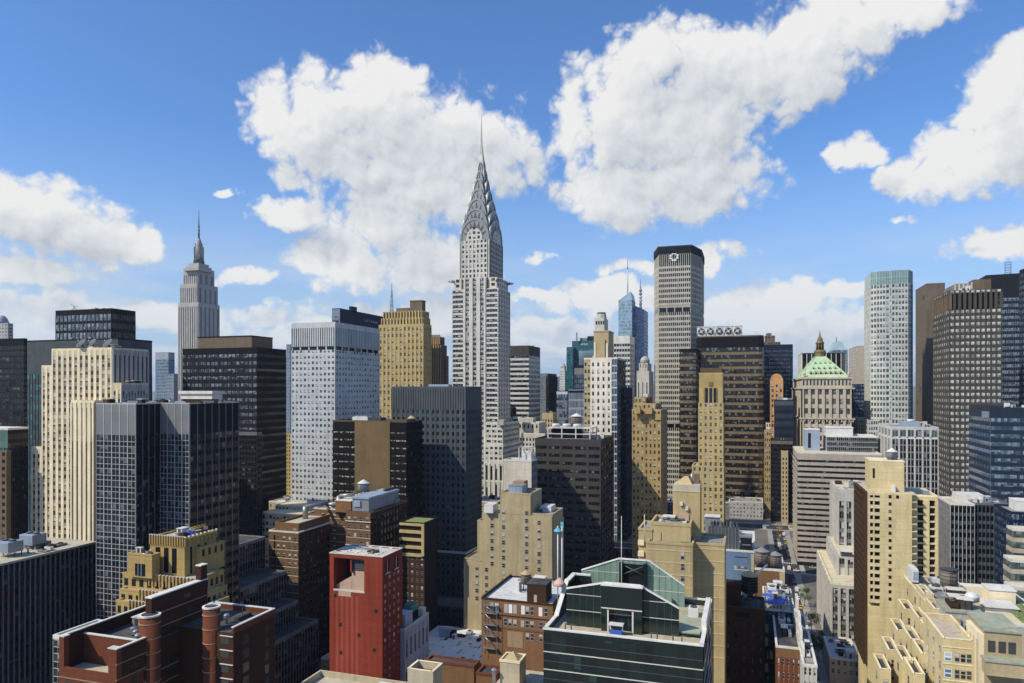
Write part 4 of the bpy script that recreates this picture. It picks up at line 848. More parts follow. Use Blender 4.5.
# slim gold tower in front of it
b = Bld('brick_tower', 'slim golden brick tower with dark grille top against the brown banded tower', 'tower')
d = 412; r = rect(698.3, 723.4, 724.8, d, L=14); zt = Z(374, d); f = fp(6.6, d)
kk = dict(nx=5, pw=.55, pp=.22, rails=[(0,.42,.16,'gold')], pane=(.42,.98), glass='g_sash')
zs = Z(403, d); b.block(r, 0, zs, 'gold', None, E=st('gold', f, **kk), N=st('gold2', f, **dict(kk, nx=4)), parapet=0)
r1 = (r[0]+.4, r[1]-.4, r[2]+.4, r[3]-.4)
b.block(r1, zs, zt, 'gold', 'roof_tan', E=st('gold', Z(388, d)-zs, nx=3, pw=.25, pp=.25, rails=[], pane=(0,1), glass='g_dark', top=zt-Z(388, d), topmat='gold2', edge=3.0), parapet=.8)
r2 = rect(700, 722, 723.2, d+2, L=10); m = b.part('crown'); m.box(*r2, zt, Z(367.5, d), 'bronze'); m.box(r2[0]+1, r2[1]-1, r2[2]+2, r2[3]-2, Z(367.5, d), Z(366.3, d), 'charcoal')
m.box(r1[1]+.2, r1[1]+.5, r1[2]+5.5, r1[3]-5.5, Z(386, d), Z(382, d), 'bronze_gold')
rb = rect(692, 723.9, 725, d-3, L=18); zb = Z(468, d-3); b.block(rb, 0, zb, 'gold', 'roof_tan', E=st('gold', f, **dict(kk, nx=6)), N=st('gold2', f, **dict(kk, nx=5)), cap='tanbrick')
# orange-brick stepped apartment tower
b = Bld('brick_tower', 'orange brick stepped tower with terraces and a dark shaded lower half', 'tower')
d = 452; f = fp(6.6, d); k6 = lambda n: dict(nx=n, pw=.6, pp=.2, rails=[(0,.45,.15,'orange2')], pane=(.45,.95), glass='g_std')
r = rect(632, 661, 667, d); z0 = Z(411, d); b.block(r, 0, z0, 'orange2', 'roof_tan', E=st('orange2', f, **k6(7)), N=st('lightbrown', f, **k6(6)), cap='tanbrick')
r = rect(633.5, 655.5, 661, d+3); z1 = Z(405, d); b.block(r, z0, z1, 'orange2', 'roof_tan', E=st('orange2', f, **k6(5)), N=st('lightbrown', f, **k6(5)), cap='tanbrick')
r = rect(634.5, 645.5, 653, d+7); z2 = Z(399, d); b.block(r, z1, z2, 'orange2', 'roof_tan', E=st('orange2', f, **k6(3)), cap='tanbrick')
m = b.part('penthouse'); q = rect(640, 649, 652, d+12); m.box(*q, z1, Z(397, d+12), 'brick_brown'); m.box(q[0]+1, q[1]-.5, q[2]+2, q[3]-1, Z(397, d+12), Z(394, d+12), 'unit_white'); m.box(q[1]-.4, q[1]-.2, q[2]+3, q[3]-3, Z(400, d+12), Z(395, d+12), 'charcoal')
for (xa, xb_, y) in ((634, 640, 407.5), (645, 652, 408), (655, 661, 414)):
    q = rect(xa, xb_, xb_+.6, d-1, L=4); m = b.part('terrace_bay'); m.box(q[0], q[1], q[2], q[3], Z(y+6, d), Z(y, d), 'orange2')
# black glass slab between
simple('office_tower', 'dark navy slab in shade between the cream slab and the orange brick tower', 617, 626, 632, 389, 560, st('navy', 4, nx=5, pw=.2, rails=[(0,.4,.15,'charcoal')], pane=(.4,1), glass='g_black'), 'charcoal', roof='roof_dark', sO=st('navy', 4, nx=10, pw=.2, rails=[(0,.4,.15,'charcoal')], pane=(.4,1), glass='g_blue'))

# grey brick office block with rooftop frame
b = Bld('office_block', 'dark grey office block topped by a white steel frame and a water tank', 'building')
d = 420; r = rect(535, 601, 613.5, d); zt = Z(441.5, d); f = fp(7.9, d)
kk = dict(nx=5, pw=.2, pp=.35, rails=[(0,.52,.3,'darkgrey'),(.93,1,.3,'darkgrey')], pane=(.52,.93), sub=4, glass='g_dark', top=fp(5, d), topmat='darkgrey')
b.block(r, 0, zt, 'darkgrey', 'roof_dark', E=st('darkgrey', f, **kk), N=st('charcoal', f, **kk), cap='darkgrey', parapet=1.2)
m = b.part('roof_frame'); q = rect(548, 590, 596.5, d+6); h0, h1 = zt+.1, Z(428, d+6); hm = (h0+h1)/2
n = 4
for i in range(n):
    for (X, L0) in ((q[1], 0), (q[0], 1)):
        y = q[2]+(q[3]-q[2])*i/(n-1); m.box(X-.25, X+.25, y-.3, y+.3, h0, h1, 'steel_white')
for X in (q[0], q[1]):
    for z in (hm-.3, h1-.5, h0+.5): m.box(X-.3, X+.3, q[2]-.31, q[3]+.31, z, z+.5, 'steel_white')
for Y in (q[2], q[3]):
    for z in (hm-.3, h1-.5): m.box(q[0]-.29, q[1]+.29, Y-.3, Y+.3, z+.01, z+.49, 'steel_white')
m.box(q[0]+1, q[1]-2, q[2]+2, q[2]+(q[3]-q[2])*.66, h0, h1-.8, 'charcoal'); m.box(q[0], q[1], q[2], q[3], h1-.45, h1+.02, 'steel_white')
for k in range(3):
    yk = q[2]+4+k*6.6; m = b.part('air_handler'); m.lathe(q[1]-4, yk, [(2.6, h1+.05), (2.6, h1+1.6), (2.3, h1+2.1), (.3, h1+2.2)], 'unit_white', 16)
b.clutter((r[0], r[1], q[3]+.3, r[3]), zt, 3, seed=5)
def water_tank(label, cx, cy, z, r, h, cone='wood_cone', body='wood_tank', legs=2.2, group='rooftop water tanks', ch=.5):
    t = Bld('water_tank', label, 'water tank', group); t.loc = (cx, cy, z)
    m = t.part('tank'); m.lathe(cx, cy, [(r, z+legs+.4), (r*.97, z+legs+.4+h)], body, 18)
    for k in range(5): zz = z+legs+.7+k*(h-.5)/4.5; m.lathe(cx, cy, [(r*1.0, zz), (r*1.025, zz+.02), (r*1.025, zz+.1), (r*.99, zz+.12)], 'steel_dark', 18)
    m = t.part('conical_roof'); zt_ = z+legs+.4+h; m.lathe(cx, cy, [(r*1.1, zt_-.05), (r*1.1, zt_+.1), (r*.12, zt_+r*ch*1.25), (.05, zt_+r*ch*1.35)], cone, 18)
    m = t.part('stand'); s = r*.78
    for a, e in ((-1,-1),(1,-1),(1,1),(-1,1)): m.box(cx+a*s-.14, cx+a*s+.14, cy+e*s-.14, cy+e*s+.14, z, z+legs+.1, 'steel_dark')
    for e in (-1, -.33, .33, 1): m.box(cx-r, cx+r, cy+e*s-.12, cy+e*s+.12, z+legs+.1, z+legs+.4, 'steel_dark')
    for e in (-1, 1):
        m.bar((cx-s, cy+e*s, z+.1), (cx+s, cy+e*s, z+legs), .07, 'steel_dark', 4); m.bar((cx+e*s, cy-s, z+.1), (cx+e*s, cy+s, z+legs), .07, 'steel_dark', 4)
    m = t.part('ladder')
    for e in (-.22, .22): m.bar((cx+r*1.05, cy+e, z+.2), (cx+r*1.05, cy+e, zt_), .04, 'steel_dark', 4)
    for k in range(int((legs+h)/.5)): m.bar((cx+r*1.05, cy-.22, z+.4+k*.5), (cx+r*1.05, cy+.22, z+.4+k*.5), .03, 'steel_dark', 4)
    return t
c = P(576.5, d+18); water_tank('grey wooden water tank with pale cone top above the white steel roof frame', c[0], c[1], h1, 3.3, 5.4, cone='unit_white', legs=.6, ch=.45)
# ornate pale rooftops behind, right of the chrome tower
b = Bld('stone_building', 'low pale stone building with a stepped weathered roof behind the white frame block', 'building')
d = 640; r = rect(500, 545, 552, d); zt = Z(434.5, d); b.block(r, 0, zt, 'limestone', 'roof_grey', E=st('limestone', 5, nx=14, pw=.5, rails=[(0,.4,.2,'limestone')], pane=(.4,.9), glass='g_dark', top=3, topmat='limestone'), cap='coping')
r2 = rect(514, 539, 546, d+6); z2 = Z(424, d); b.block(r2, zt, z2, 'limestone', 'roof_grey', E=st('limestone', 6, nx=6, pw=.6, rails=[(0,.3,.2,'limestone')], pane=(.3,.85), glass='g_dark'), cap='coping')
r3 = rect(518, 533, 536, d+10); b.block(r3, z2, Z(419.5, d), 'limestone', 'roof_grey', cap='coping'); b.clutter(r3, Z(419.5, d), 3, seed=31)
m = b.part('roof_fan'); c = P(512, d+2); m.bar((c[0], c[1], zt), (c[0], c[1], Z(412, d)), .8, 'steel_dark'); m.lathe(c[0], c[1], [(1.5, Z(416, d)), (4.0, Z(415, d)), (4.0, Z(408, d)), (2, Z(406, d))], 'charcoal', 12)
simple('stone_building', 'small tan block with flat cap between the stone building and the pale glass block', 542, 553, 557, 414, 720, st('tanbrick', 5, nx=4, pw=.5, rails=[(0,.4,.2,'tanbrick')], pane=(.4,.9), glass='g_dark', top=5, topmat='tanbrick'), 'tanbrick', cat='building', cl=2)
# blank cream party wall
b = Bld('stone_building', 'blank cream stone block with an open steel roof frame behind the tan stepped building', 'building')
d = 376; r = rect(503.5, 531.3, 537, d); zt = Z(462, d); wall('cream_blank', (.58,.52,.43), joint=4.2)
b.block(r, 0, zt, 'cream_blank', 'roof_grey', N=st('midgrey', 4, nx=5, pw=.5, rails=[(0,.5,.2,'midgrey')], pane=(.5,1), glass='g_dark'), cap='coping')
m = b.part('roof_frame'); q = rect(519, 531, 535, d+1)
for X in (q[0], q[1]):
    for Y in (q[2], q[3]): m.box(X-.2, X+.2, Y-.2, Y+.2, zt, zt+7.6, 'steel_white')
m.box(q[0]-.2, q[1]+.2, q[2]-.2, q[2]+.2, zt+7.3, zt+7.7, 'steel_white'); m.box(q[0]-.2, q[1]+.2, q[3]-.2, q[3]+.2, zt+7.3, zt+7.7, 'steel_white'); m.box(q[0]-.2, q[0]+.2, q[2]+.2, q[3]-.2, zt+7.31, zt+7.69, 'steel_white'); m.box(q[0]+.5, q[1]-3, q[2]+.6, q[3]-.6, zt, zt+5.2, 'unit_white'); m.bar((q[1], q[2], zt+1), (q[1], q[3], zt+6), .2, 'steel_white', 4)

# ------------------------------------------------------------------ right side
glass('g_hazenavy', (.02,.03,.055), pblind=.2, blind=(.05,.07,.11))
b = simple('office_tower', 'navy blue tower with a stepped brown top right of the brown banded tower', 745, 786, 792.7, 345, 900, st('navy', fp(4, 900), nx=20, pw=.15, rails=[(0,.4,.2,'navy')], pane=(.4,1), glass='g_hazenavy', top=6, topmat='navy'), 'navy', roof='roof_dark')
b2 = Bld('brick_tower', 'dark brown stepped tower top poking above the navy blue tower', 'tower'); d = 1000
r = rect(763, 776, 780.5, d); b2.block(r, 0, Z(342.5, d), 'brownwall', 'roof_dark', E=st('brownwall', 4, nx=7, pw=.5, rails=[(0,.5,.2,'brownwall')], pane=(.5,1), glass='g_dark'))
r = rect(765, 772, 775, d+4); b2.block(r, Z(342.5, d), Z(336, d), 'brownwall', 'roof_dark', E=st('brownwall', 5, nx=4, pw=.5, rails=[(0,.4,.2,'brownwall')], pane=(.4,1), glass='g_dark'))
r = rect(766.5, 770, 771.5, d+8); b2.block(r, Z(336, d), Z(333, d), 'brownwall', 'roof_dark', parapet=.5)
b = Bld('deco_tower', 'slim orange stone tower with carved arched crown left of the green-roofed tower', 'tower')
d = 690; r = rect(770.5, 779.5, 783, d); zt = Z(381, d); b.block(r, 0, zt, 'orange', 'roof_tan', E=st('orange', fp(5, d), nx=3, pw=.55, pp=.4, rails=[(0,.4,.25,'orange')], pane=(.4,1), glass='g_std', top=3, topmat='orange'), N=st('orange2', fp(5, d), nx=4, pw=.55, pp=.4, rails=[(0,.4,.25,'orange2')], pane=(.4,1), glass='g_std', top=3, topmat='orange2'))
r2 = (r[0]+1, r[1]-.8, r[2]+.8, r[3]-.8); b.block(r2, zt, Z(377, d), 'orange', 'roof_tan', parapet=.5)
m = b.part('crown'); yc = (r2[2]+r2[3])/2; hw = (r2[3]-r2[2])/2*.9; A = [(r2[1], yc+hw*cos(pi*k/10), Z(377, d)+3.4*sin(pi*k/10)) for k in range(11)]; m.slab(A, (-8,0,0), 'orange')
for y in (r[2]+.5, r[3]-.5): m.box(r[1]-1, r[1]+.2, y-.5, y+.5, zt, zt+2.6, 'orange')
simple('office_block', 'dark blue glass block between the orange stone tower and the green-roofed tower', 775, 795, 793.5, 401, 652, st('charcoal', fp(8, 652), nx=7, pw=.1, rails=[(0,.4,.2,'charcoal')], pane=(.4,1), glass='g_hazenavy', band=True, top=4, topmat='slate'), 'charcoal', cat='building', cl=4)
simple('office_block', 'small white rooftop block at the left foot of the orange stone tower', 766, 774, 776, 424, 700, st('white', 5, nx=4, pw=.5, rails=[(0,.4,.2,'white')], pane=(.4,1), glass='g_dark'), 'white', cat='building')
simple('brick_building', 'narrow orange brick front deep in the street canyon', 764.5, 770.5, 775.5, 432, 655, st('orange2', fp(6, 655), nx=3, pw=.5, rails=[(0,.45,.2,'orange2')], pane=(.45,1), glass='g_std'), 'orange2', cat='building', L=20)
simple('office_block', 'black shaded block closing the far end of the street canyon', 771, 793, 793, 441, 637, st('charcoal', 4, nx=7, pw=.2, rails=[(0,.45,.2,'charcoal')], pane=(.45,1), glass='g_black', top=3, topmat='brownwall'), 'charcoal', cat='building', roof='roof_dark', cl=3)
simple('stone_building', 'thin pale stone pier of a building standing before the black block in the street canyon', 781.5, 787.5, 788, 452, 631, st('tanbrick', 4, nx=2, pw=.6, rails=[(0,.45,.2,'tanbrick')], pane=(.45,1), glass='g_dark', top=5, topmat='tanbrick'), 'tanbrick', cat='building')
# green-roofed tower
def green_roof():
    b = Bld('palace_tower', 'stone tower with a pale green copper pyramid roof and gilded lantern', 'tower')
    D = 650; pm = 'limestone'
    wall('stone_warm', (.50,.44,.34)); pm = 'stone_warm'
    r = rect(792.5, 801, 853, D, 'S'); x0, x1, y0, y1 = r; zt = Z(379, D); f = fp(8.2, D)
    zl = Z(419, D); zb = Z(389, D)
    kk = dict(nx=7, pw=.42, pp=.9, sub=2, rails=[(0,.42,.3,pm)], pane=(.42,1), glass='g_helm', edge=1.2)
    ks = dict(nx=6, pw=.5, pp=.6, rails=[(0,.42,.3,pm)], pane=(.42,1), glass='g_helm', edge=1)
    b.block(r, 0, zl, pm, None, E=st(pm, f, **kk), S=st(pm, f, **ks), parapet=0)
    m = b.part('cornice'); m.box(x0-1.4, x1+1.8, y0-1.6, y1+1.6, zl, zl+1.1, pm)
    n = 7; w = (y1-y0)
    for i in range(n*2+1): yy = y0+w*i/(n*2); m.box(x1+.4, x1+1.4, yy-.5, yy+.5, zl-2.2, zl-.01, pm)
    b.block((x0, x1, y0, y1), zl+1.1, zb, pm, None, E=st(pm, (zb-zl-1.1)/3.02, **dict(kk, pp=1.3)), S=st(pm, (zb-zl-1.1)/3.02, **ks), parapet=0)
    m = b.part('cornice'); m.box(x0-1.2, x1+1.6, y0-1.4, y1+1.4, zb, zb+1.3, pm)
    b.block((x0+.8, x1-.8, y0+.8, y1-.8), zb+1.3, zt, pm, None, E=st(pm, zt-zb-1.3-1.2, nx=14, pw=.5, pp=.5, rails=[(0,.3,.3,pm)], pane=(.3,1), glass='g_helm', top=1.2, topmat=pm), parapet=0)
    m = b.part('cornice'); m.box(x0-.2, x1+.4, y0-.4, y1+.4, zt, zt+1.4, pm)
    # roof
    zr0, zr1 = zt+1.4, Z(354.5, D+12); cx, cy = (x0+x1)/2+2, (y0+y1)/2
    ta, tb_ = 4.2, 4.6
    m = b.part('roof'); A = [(x0+1.5,y0+2.5,zr0),(x1-1.5,y0+2.5,zr0),(x1-1.5,y1-2.5,zr0),(x0+1.5,y1-2.5,zr0)]; T = [(cx-ta-2,cy-tb_,zr1),(cx+ta,cy-tb_,zr1),(cx+ta,cy+tb_,zr1),(cx-ta-2,cy+tb_,zr1)]
    zm = zr0+(zr1-zr0)*.12; Bm = [tuple(a[i]+(t[i]-a[i])*.10 for i in range(2))+(zm,) for a, t in zip(A, T)]
    m.frustum(A, Bm, 'copper_roof'); m.frustum(Bm, T, 'copper_roof')
    for i in range(4): m.bar(A[i], T[i], .45, 'copper_roof', 5)
    for row, (t, n) in enumerate(((.12, 7), (.36, 5), (.62, 4))):
        for i in range(n):
            s = (i+.5)/n; h = zr0+(zr1-zr0)*t
            xe = x1-1.5+(cx+ta-x1+1.5)*t; ya, yb = y0+2.5+(cy-tb_-y0-2.5)*t, y1-2.5+(cy+tb_-y1+2.5)*t
            Y = ya+(yb-ya)*(.08+.84*s); q = b.part('dormer'); sz = (1.3, 1.0, .75)[row]
            q.box(xe-3.0, xe+.5, Y-sz, Y+sz, h-.1, h+2.0*sz+.3, pm if row == 0 else 'copper_roof'); q.box(xe+.5, xe+.62, Y-sz*.55, Y+sz*.55, h+.3, h+1.7*sz, 'charcoal')
            q.slab([(xe+.6, Y-sz*1.2, h+2.0*sz+.3), (xe+.6, Y+sz*1.2, h+2.0*sz+.3), (xe+.6, Y, h+3.0*sz+.4)], (-3.6,0,0), 'copper_roof')
        for i in range(3):
            s = (i+.5)/3; h = zr0+(zr1-zr0)*t; ys = y0+2.5+(cy-tb_-y0-2.5)*t; X = x0+3+(x1-x0-6)*s*(1-t)+(cx-x0)*t*.6
            q = b.part('dormer'); q.box(X-1, X+1, ys-.4, ys+2.6, h-.1, h+2, 'copper_roof'); q.box(X-.5, X+.5, ys-.52, ys-.4, h+.3, h+1.6, 'charcoal')
    m = b.part('lantern'); zc = zr1; H = lambda y: Z(y, D+16)
    m.lathe(cx, cy, [(4.6, zc-2), (4.6, H(351)), (5.4, H(350.4)), (5.4, H(348.6)), (4.9, H(348)), (3.6, H(347.5))], 'bronze_gold', 8, False)
    m.lathe(cx, cy, [(3.1, H(347.5)), (3.0, H(341.5))], 'charcoal', 8, False)
    for k in range(8): a = k*pi/4+pi/8; m.bar((cx+3.4*cos(a), cy+3.4*sin(a), H(347.5)), (cx+3.2*cos(a), cy+3.2*sin(a), H(341)), .5, 'bronze_gold', 5)
    m.lathe(cx, cy, [(4.0, H(341)), (4.0, H(340)), (2.9, H(338.5)), (2.6, H(337)), (2.2, H(335)), (1.3, H(334)), (.7, H(331.5)), (.15, H(326.5))], 'bronze_gold', 12)
    for y in (y0+3, y1-3):
        q = b.part('urn'); q.lathe(x1-2.5, y, [(1.1, zr0), (1.0, zr0+2.5), (1.5, zr0+3.2), (.6, zr0+5), (.1, zr0+6.5)], pm, 8)
wall('copper_roof', (.42,.56,.36), rough=.7, var=.3, streak=.35)
green_roof()
b = Bld('office_tower', 'black tower with white vertical stripes behind the green pyramid roof', 'tower'); d = 820
r = rect(798.5, 802, 846, d, 'S'); zt = Z(354, d); b.block(r, 0, zt, 'navy', 'roof_dark', E=st('white', fp(20, d), nx=9, strip=True, pw=.13, pp=.8, rails=[], pane=(0,1), glass='g_black'), S=st('white', 6, nx=3, strip=True, pw=.3, pp=.8, rails=[], pane=(0,1), glass='g_black'))
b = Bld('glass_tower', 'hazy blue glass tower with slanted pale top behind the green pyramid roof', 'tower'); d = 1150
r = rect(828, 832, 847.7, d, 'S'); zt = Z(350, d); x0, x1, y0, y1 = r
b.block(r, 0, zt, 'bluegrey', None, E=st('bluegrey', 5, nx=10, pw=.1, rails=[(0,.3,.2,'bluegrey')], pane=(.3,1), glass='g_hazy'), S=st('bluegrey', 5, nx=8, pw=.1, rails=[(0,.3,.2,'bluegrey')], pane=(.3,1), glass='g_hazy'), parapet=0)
m = b.part('crown'); wall('pale_glass', (.26,.37,.41), rough=.3); m.frustum([(x1,y0,zt),(x1,y1,zt),(x0,y1,zt),(x0,y0,zt)], [(x1-12,y0+6,Z(341, d)),(x1-12,y1-8,Z(341, d)),(x0+5,y1-8,Z(341, d)),(x0+5,y0+6,Z(341, d))], 'pale_glass')
m = b.part('antenna'); c = P(836.5, d+20); m.bar((c[0], c[1], Z(341, d)), (c[0], c[1], Z(336, d)), .8, 'bluegrey', 5)
b = Bld('office_tower', 'blank beige slab between the green pyramid roof and the silver crowned tower', 'tower'); d = 900
r = rect(849, 856.5, 866, d, 'S'); zt = Z(346.6, d); b.block(r, 0, zt, 'beige', 'roof_grey', S=st('beige', 4, nx=8, pw=.5, rails=[(0,.5,.2,'beige')], pane=(.5,1), glass='g_hazy'))
simple('office_tower', 'dark blue slab in the gap below the blank beige slab', 843, 846, 866, 385, 760, st('navy', 4, nx=10, pw=.15, rails=[(0,.4,.2,'navy')], pane=(.4,1), glass='g_bandblue'), 'navy', side='S')
simple('stone_building', 'low stone block at the left foot of the silver crowned tower', 851, 858, 880, 420, 700, st('stone_warm', 4, nx=9, pw=.5, rails=[(0,.45,.2,'stone_warm')], pane=(.45,1), glass='g_std'), 'stone_warm', side='S', cat='building')
# silver tower with glass crown
def silver():
    b = Bld('glass_tower', 'tall silver gridded tower with pale green glass crown', 'skyscraper')
    D = 640; f = fp(5.6, D); wall('silver', (.52,.53,.50), rough=.6)
    kE = dict(pw=.34, pp=.3, rails=[(0,.42,.25,'silver')], pane=(.42,1), glass='g_grid')
    glass('g_grid', (.06,.075,.075), pblind=.4, blind=(.40,.42,.40)); glass('g_crown', (.22,.34,.32), pblind=.3, blind=(.36,.46,.44), spec=1.0)
    zc = Z(285, D); zt = Z(271.5, D)
    X, Y = P(872, D)     # near corner; the east front is an eight-sided bow
    w = along(X, Y, 0, 1, 914.5); c = w*.20
    pts = [(X-6, Y), (X-1.2, Y+c*.6), (X, Y+c*1.6), (X, Y+w*.42), (X+1.5, Y+w*.46), (X+1.5, Y+w-c*.8), (X-1.5, Y+w-c*.4), (X-8, Y+w), (X-44, Y+w), (X-44, Y)]
    b.loc = (X-20, Y+w/2, 0); b.w.prism(pts, 0, zc, 'silver')
    n = len(pts)
    for i in range(n-2):
        p, q = pts[i], pts[i+1]; L = hypot(q[0]-p[0], q[1]-p[1]); u = ((q[0]-p[0])/L, (q[1]-p[1])/L); nn = (u[1], -u[0])
        if i in (3,): k2 = st('steelwhite', f, **dict(kE, glass='g_crown', rails=[(0,.2,.15,'teal_skin')], pane=(.2,1), nx=1))
        elif i in (6,): k2 = st('bluegrey', f, nx=4, pw=.1, pp=.2, rails=[(0,.3,.15,'bluegrey')], pane=(.3,1), glass='g_blue')
        else: k2 = st('silver', f, **dict(kE, nx=max(1, round(L/2.6))))
        b.face(p, u, nn, L, 0, zc, k2)
    b.face((pts[9][0], pts[9][1]), (1,0), (0,-1), 38, 0, zc, st('silver', f, **dict(kE, nx=12)))
    m = b.part('glass_crown'); sh = [(x-.8 if x > X-10 else x+.5, y) for x, y in pts]
    m.prism(sh, zc, zt, 'crown_glass')
    for i in range(n-2):
        p, q = sh[i], sh[i+1]; L = hypot(q[0]-p[0], q[1]-p[1]); u = ((q[0]-p[0])/L, (q[1]-p[1])/L); nn = (u[1], -u[0]); k = max(1, round(L/2.2))
        for j in range(k+1): m.obox(p, u, nn, L*j/k-.12, L*j/k+.12, 0, .35, zc-2, zt+1.2, 'steelwhite')
        m.obox(p, u, nn, 0, L, .01, .25, (zc+zt)/2-.2, (zc+zt)/2+.2, 'steelwhite')
    m = b.part('lower_wing')
    q = rect(862.5, 868.5, 880, D-6, 'S'); b.block(q, 0, Z(421, D-6), 'silver', 'roof_grey', E=st('silver', f, **dict(kE, nx=5)), S=st('silver', f, **dict(kE, nx=6)))
    b.parts.pop()
plain('crown_glass', (.20,.33,.31), .15, .2, .12)
silver()
b = Bld('office_tower', 'tall plain brown granite slab between the silver tower and the gridded beige tower', 'tower')
d = 700; r = rect(915.5, 926.5, 945, d, 'S'); zt = Z(284.5, d); wall('brown_granite', (.155,.125,.095), joint=8)
b.block(r, 0, zt, 'brown_granite', 'roof_dark', E=None)
m = b.part('louvre_panel'); xs = r[1]-9
for k in range(3): m.box(xs-5+k*2, xs-3.6+k*2, r[2]-.4, r[2]-.02, zt-13, zt-9, 'louvre')
for (a, z0) in ((.28, 62), (.30, 66), (.24, 66), (.55, 100), (.75, 112)):
    m = b.part('louvre_panel'); m.box(r[1]-(r[1]-r[0])*a-1.6, r[1]-(r[1]-r[0])*a, r[2]-.4, r[2]-.02, zt-z0-5, zt-z0, 'louvre')
# gridded beige tower
b = Bld('office_tower', 'dark gridded tower with beige paired panels and a tall colonnade top', 'tower')
d = 560; r = rect(933.6, 949.4, 1001.5, d, 'S'); zt = Z(291, d); f = fp(6.35, d); wall('grid_frame', (.075,.07,.062))
ct = fp(16.3, d); pl = fp(2.6, d)
wall('panel_pale', (.50,.48,.40)); k = dict(pw=.28, pp=.5, sub=2, rails=[(0,.46,.15,'grid_frame')], pane=(.46,.94), glass='g_gridpale')
zb = zt-ct-pl
b.block(r, 0, zb, 'grid_frame', None, E=st('grid_frame', f, nx=10, **k), S=st('grid_frame', f, nx=9, **k), parapet=0)
b.block((r[0]+1.5, r[1]-1.5, r[2]+1.5, r[3]-1.5), zb, zt-pl, 'blackmetal', None, parapet=0)
for i in range(11): y = r[2]+(r[3]-r[2])*i/10; b.w.box(r[1]-1.5, r[1]+.5, y-.9, y+.9, zb+.01, zt-pl-.01, 'grid_frame')
for i in range(9): x = r[1]-(r[1]-r[0])*i/8.5; b.w.box(x-.9, x+.9, r[2]-.5, r[2]+1.5, zb+.012, zt-pl-.012, 'brownband')
b.block(r, zt-pl, zt, 'grid_frame', 'roof_grey', E=st('grid_frame', pl, nx=10, **dict(k, rails=[], pane=(.1,.95), sub=1)), S=st('grid_frame', pl, nx=9, **dict(k, rails=[], pane=(.1,.95), sub=1)), parapet=.4)
m = b.part('penthouse'); q = (r[0]+8, r[1]-9, r[2]+6, r[3]-6); m.box(*q, zt, zt+6.5, 'midgrey')
for i in range(9): y = q[2]+(q[3]-q[2])*i/8; m.box(q[1], q[1]+.5, y-.6, y+.6, zt, zt+7.3, 'panel_pale')
m = b.part('penthouse'); m.box(q[1]-16, q[1]+2, q[3]-11, q[3]+1, zt, zt+9, 'brownwall'); b.clutter((q[1]-6, r[1]-1, r[2]+8, r[3]-14), zt, 5, seed=77)
b = Bld('office_tower', 'near-black tower with fine white stripes and slanted roofline behind the gridded beige tower', 'tower')
d = 720; r = rect(962, 985, 1022, d, 'S'); zt = Z(278.5, d); f = fp(6, d); x0, x1, y0, y1 = r
b.block(r, 0, zt, 'charcoal', 'roof_dark', E=st('mullion_dim', f, nx=17, pw=.1, pp=.3, rails=[(0,.45,.15,'blackmetal')], pane=(.45,1), glass='g_bandblue', top=fp(20, d), topmat='charcoal'), S=st('mullion_dark', f, nx=9, pw=.1, pp=.3, rails=[(0,.45,.15,'blackmetal')], pane=(.45,1), glass='g_black', top=fp(20, d), topmat='charcoal'), parapet=0)
m = b.part('crown'); m.frustum([(x1,y0,zt),(x1,y1,zt),(x0,y1,zt),(x0,y0,zt)], [(x1-.6,y0+1,zt+3.4),(x1-.6,y1,zt+4),(x0+14,y1,zt+4),(x0+22,y0+8,zt+2.5)], 'charcoal')
b3 = Bld('lattice_mast', 'small ladder-like lattice mast on the near-black striped tower at upper right', 'mast'); c = P(1008, d+12); b3.loc = (c[0], c[1], zt+4); m = b3.part('mast_lattice')
for s_ in (-2.6, 2.6): m.bar((c[0], c[1]+s_, zt+3.5), (c[0], c[1]+s_, zt+19), .25, 'steel_dark', 4)
for k in range(6): m.bar((c[0], c[1]-2.6, zt+5+k*2.7), (c[0], c[1]+2.6, zt+5+k*2.7), .2, 'steel_dark', 4); m.bar((c[0], c[1]-2.6, zt+5+k*2.3), (c[0], c[1]+2.6, zt+7.3+k*2.3), .14, 'steel_dark', 4)
simple('office_tower', 'blue-black glass tower cut off by the right picture edge', 1019.5, 1023, 1075, 270, 620, st('mullion_dark', fp(6, 620), nx=20, pw=.1, rails=[(0,.4,.15,'navy')], pane=(.4,1), glass='g_blue', top=3, topmat='navy'), 'navy', side='S', roof='roof_dark')
# blue glass block in front
b = Bld('office_block', 'dark blue glass office block with pale horizontal light bands at the right', 'building')
d = 400; r = rect(969, 990.5, 1075, d, 'S'); zt = Z(409, d); f = fp(8, d); wall('blue_skin', (.022,.034,.055), rough=.4)
kb = dict(pw=.04, pp=.12, rails=[(0,.5,.12,'blue_skin')], pane=(.5,1), glass='g_bandblue', band=True, top=fp(9, d), topmat='blue_skin')
b.block(r, 0, zt, 'blue_skin', 'roof_grey', E=st('blue_skin', f, nx=24, **kb), S=st('bluegrey', f, nx=8, **dict(kb, glass='g_blue')), cap='blue_skin')
m = b.part('sign_panel'); m.box(r[1]-15, r[1]-2, r[2]-.3, r[2]-.13, zt-fp(9, d), zt-1.5, 'bluegrey'); b.clutter((r[0], r[1], r[2]+8, r[3]), zt, 6, seed=8)
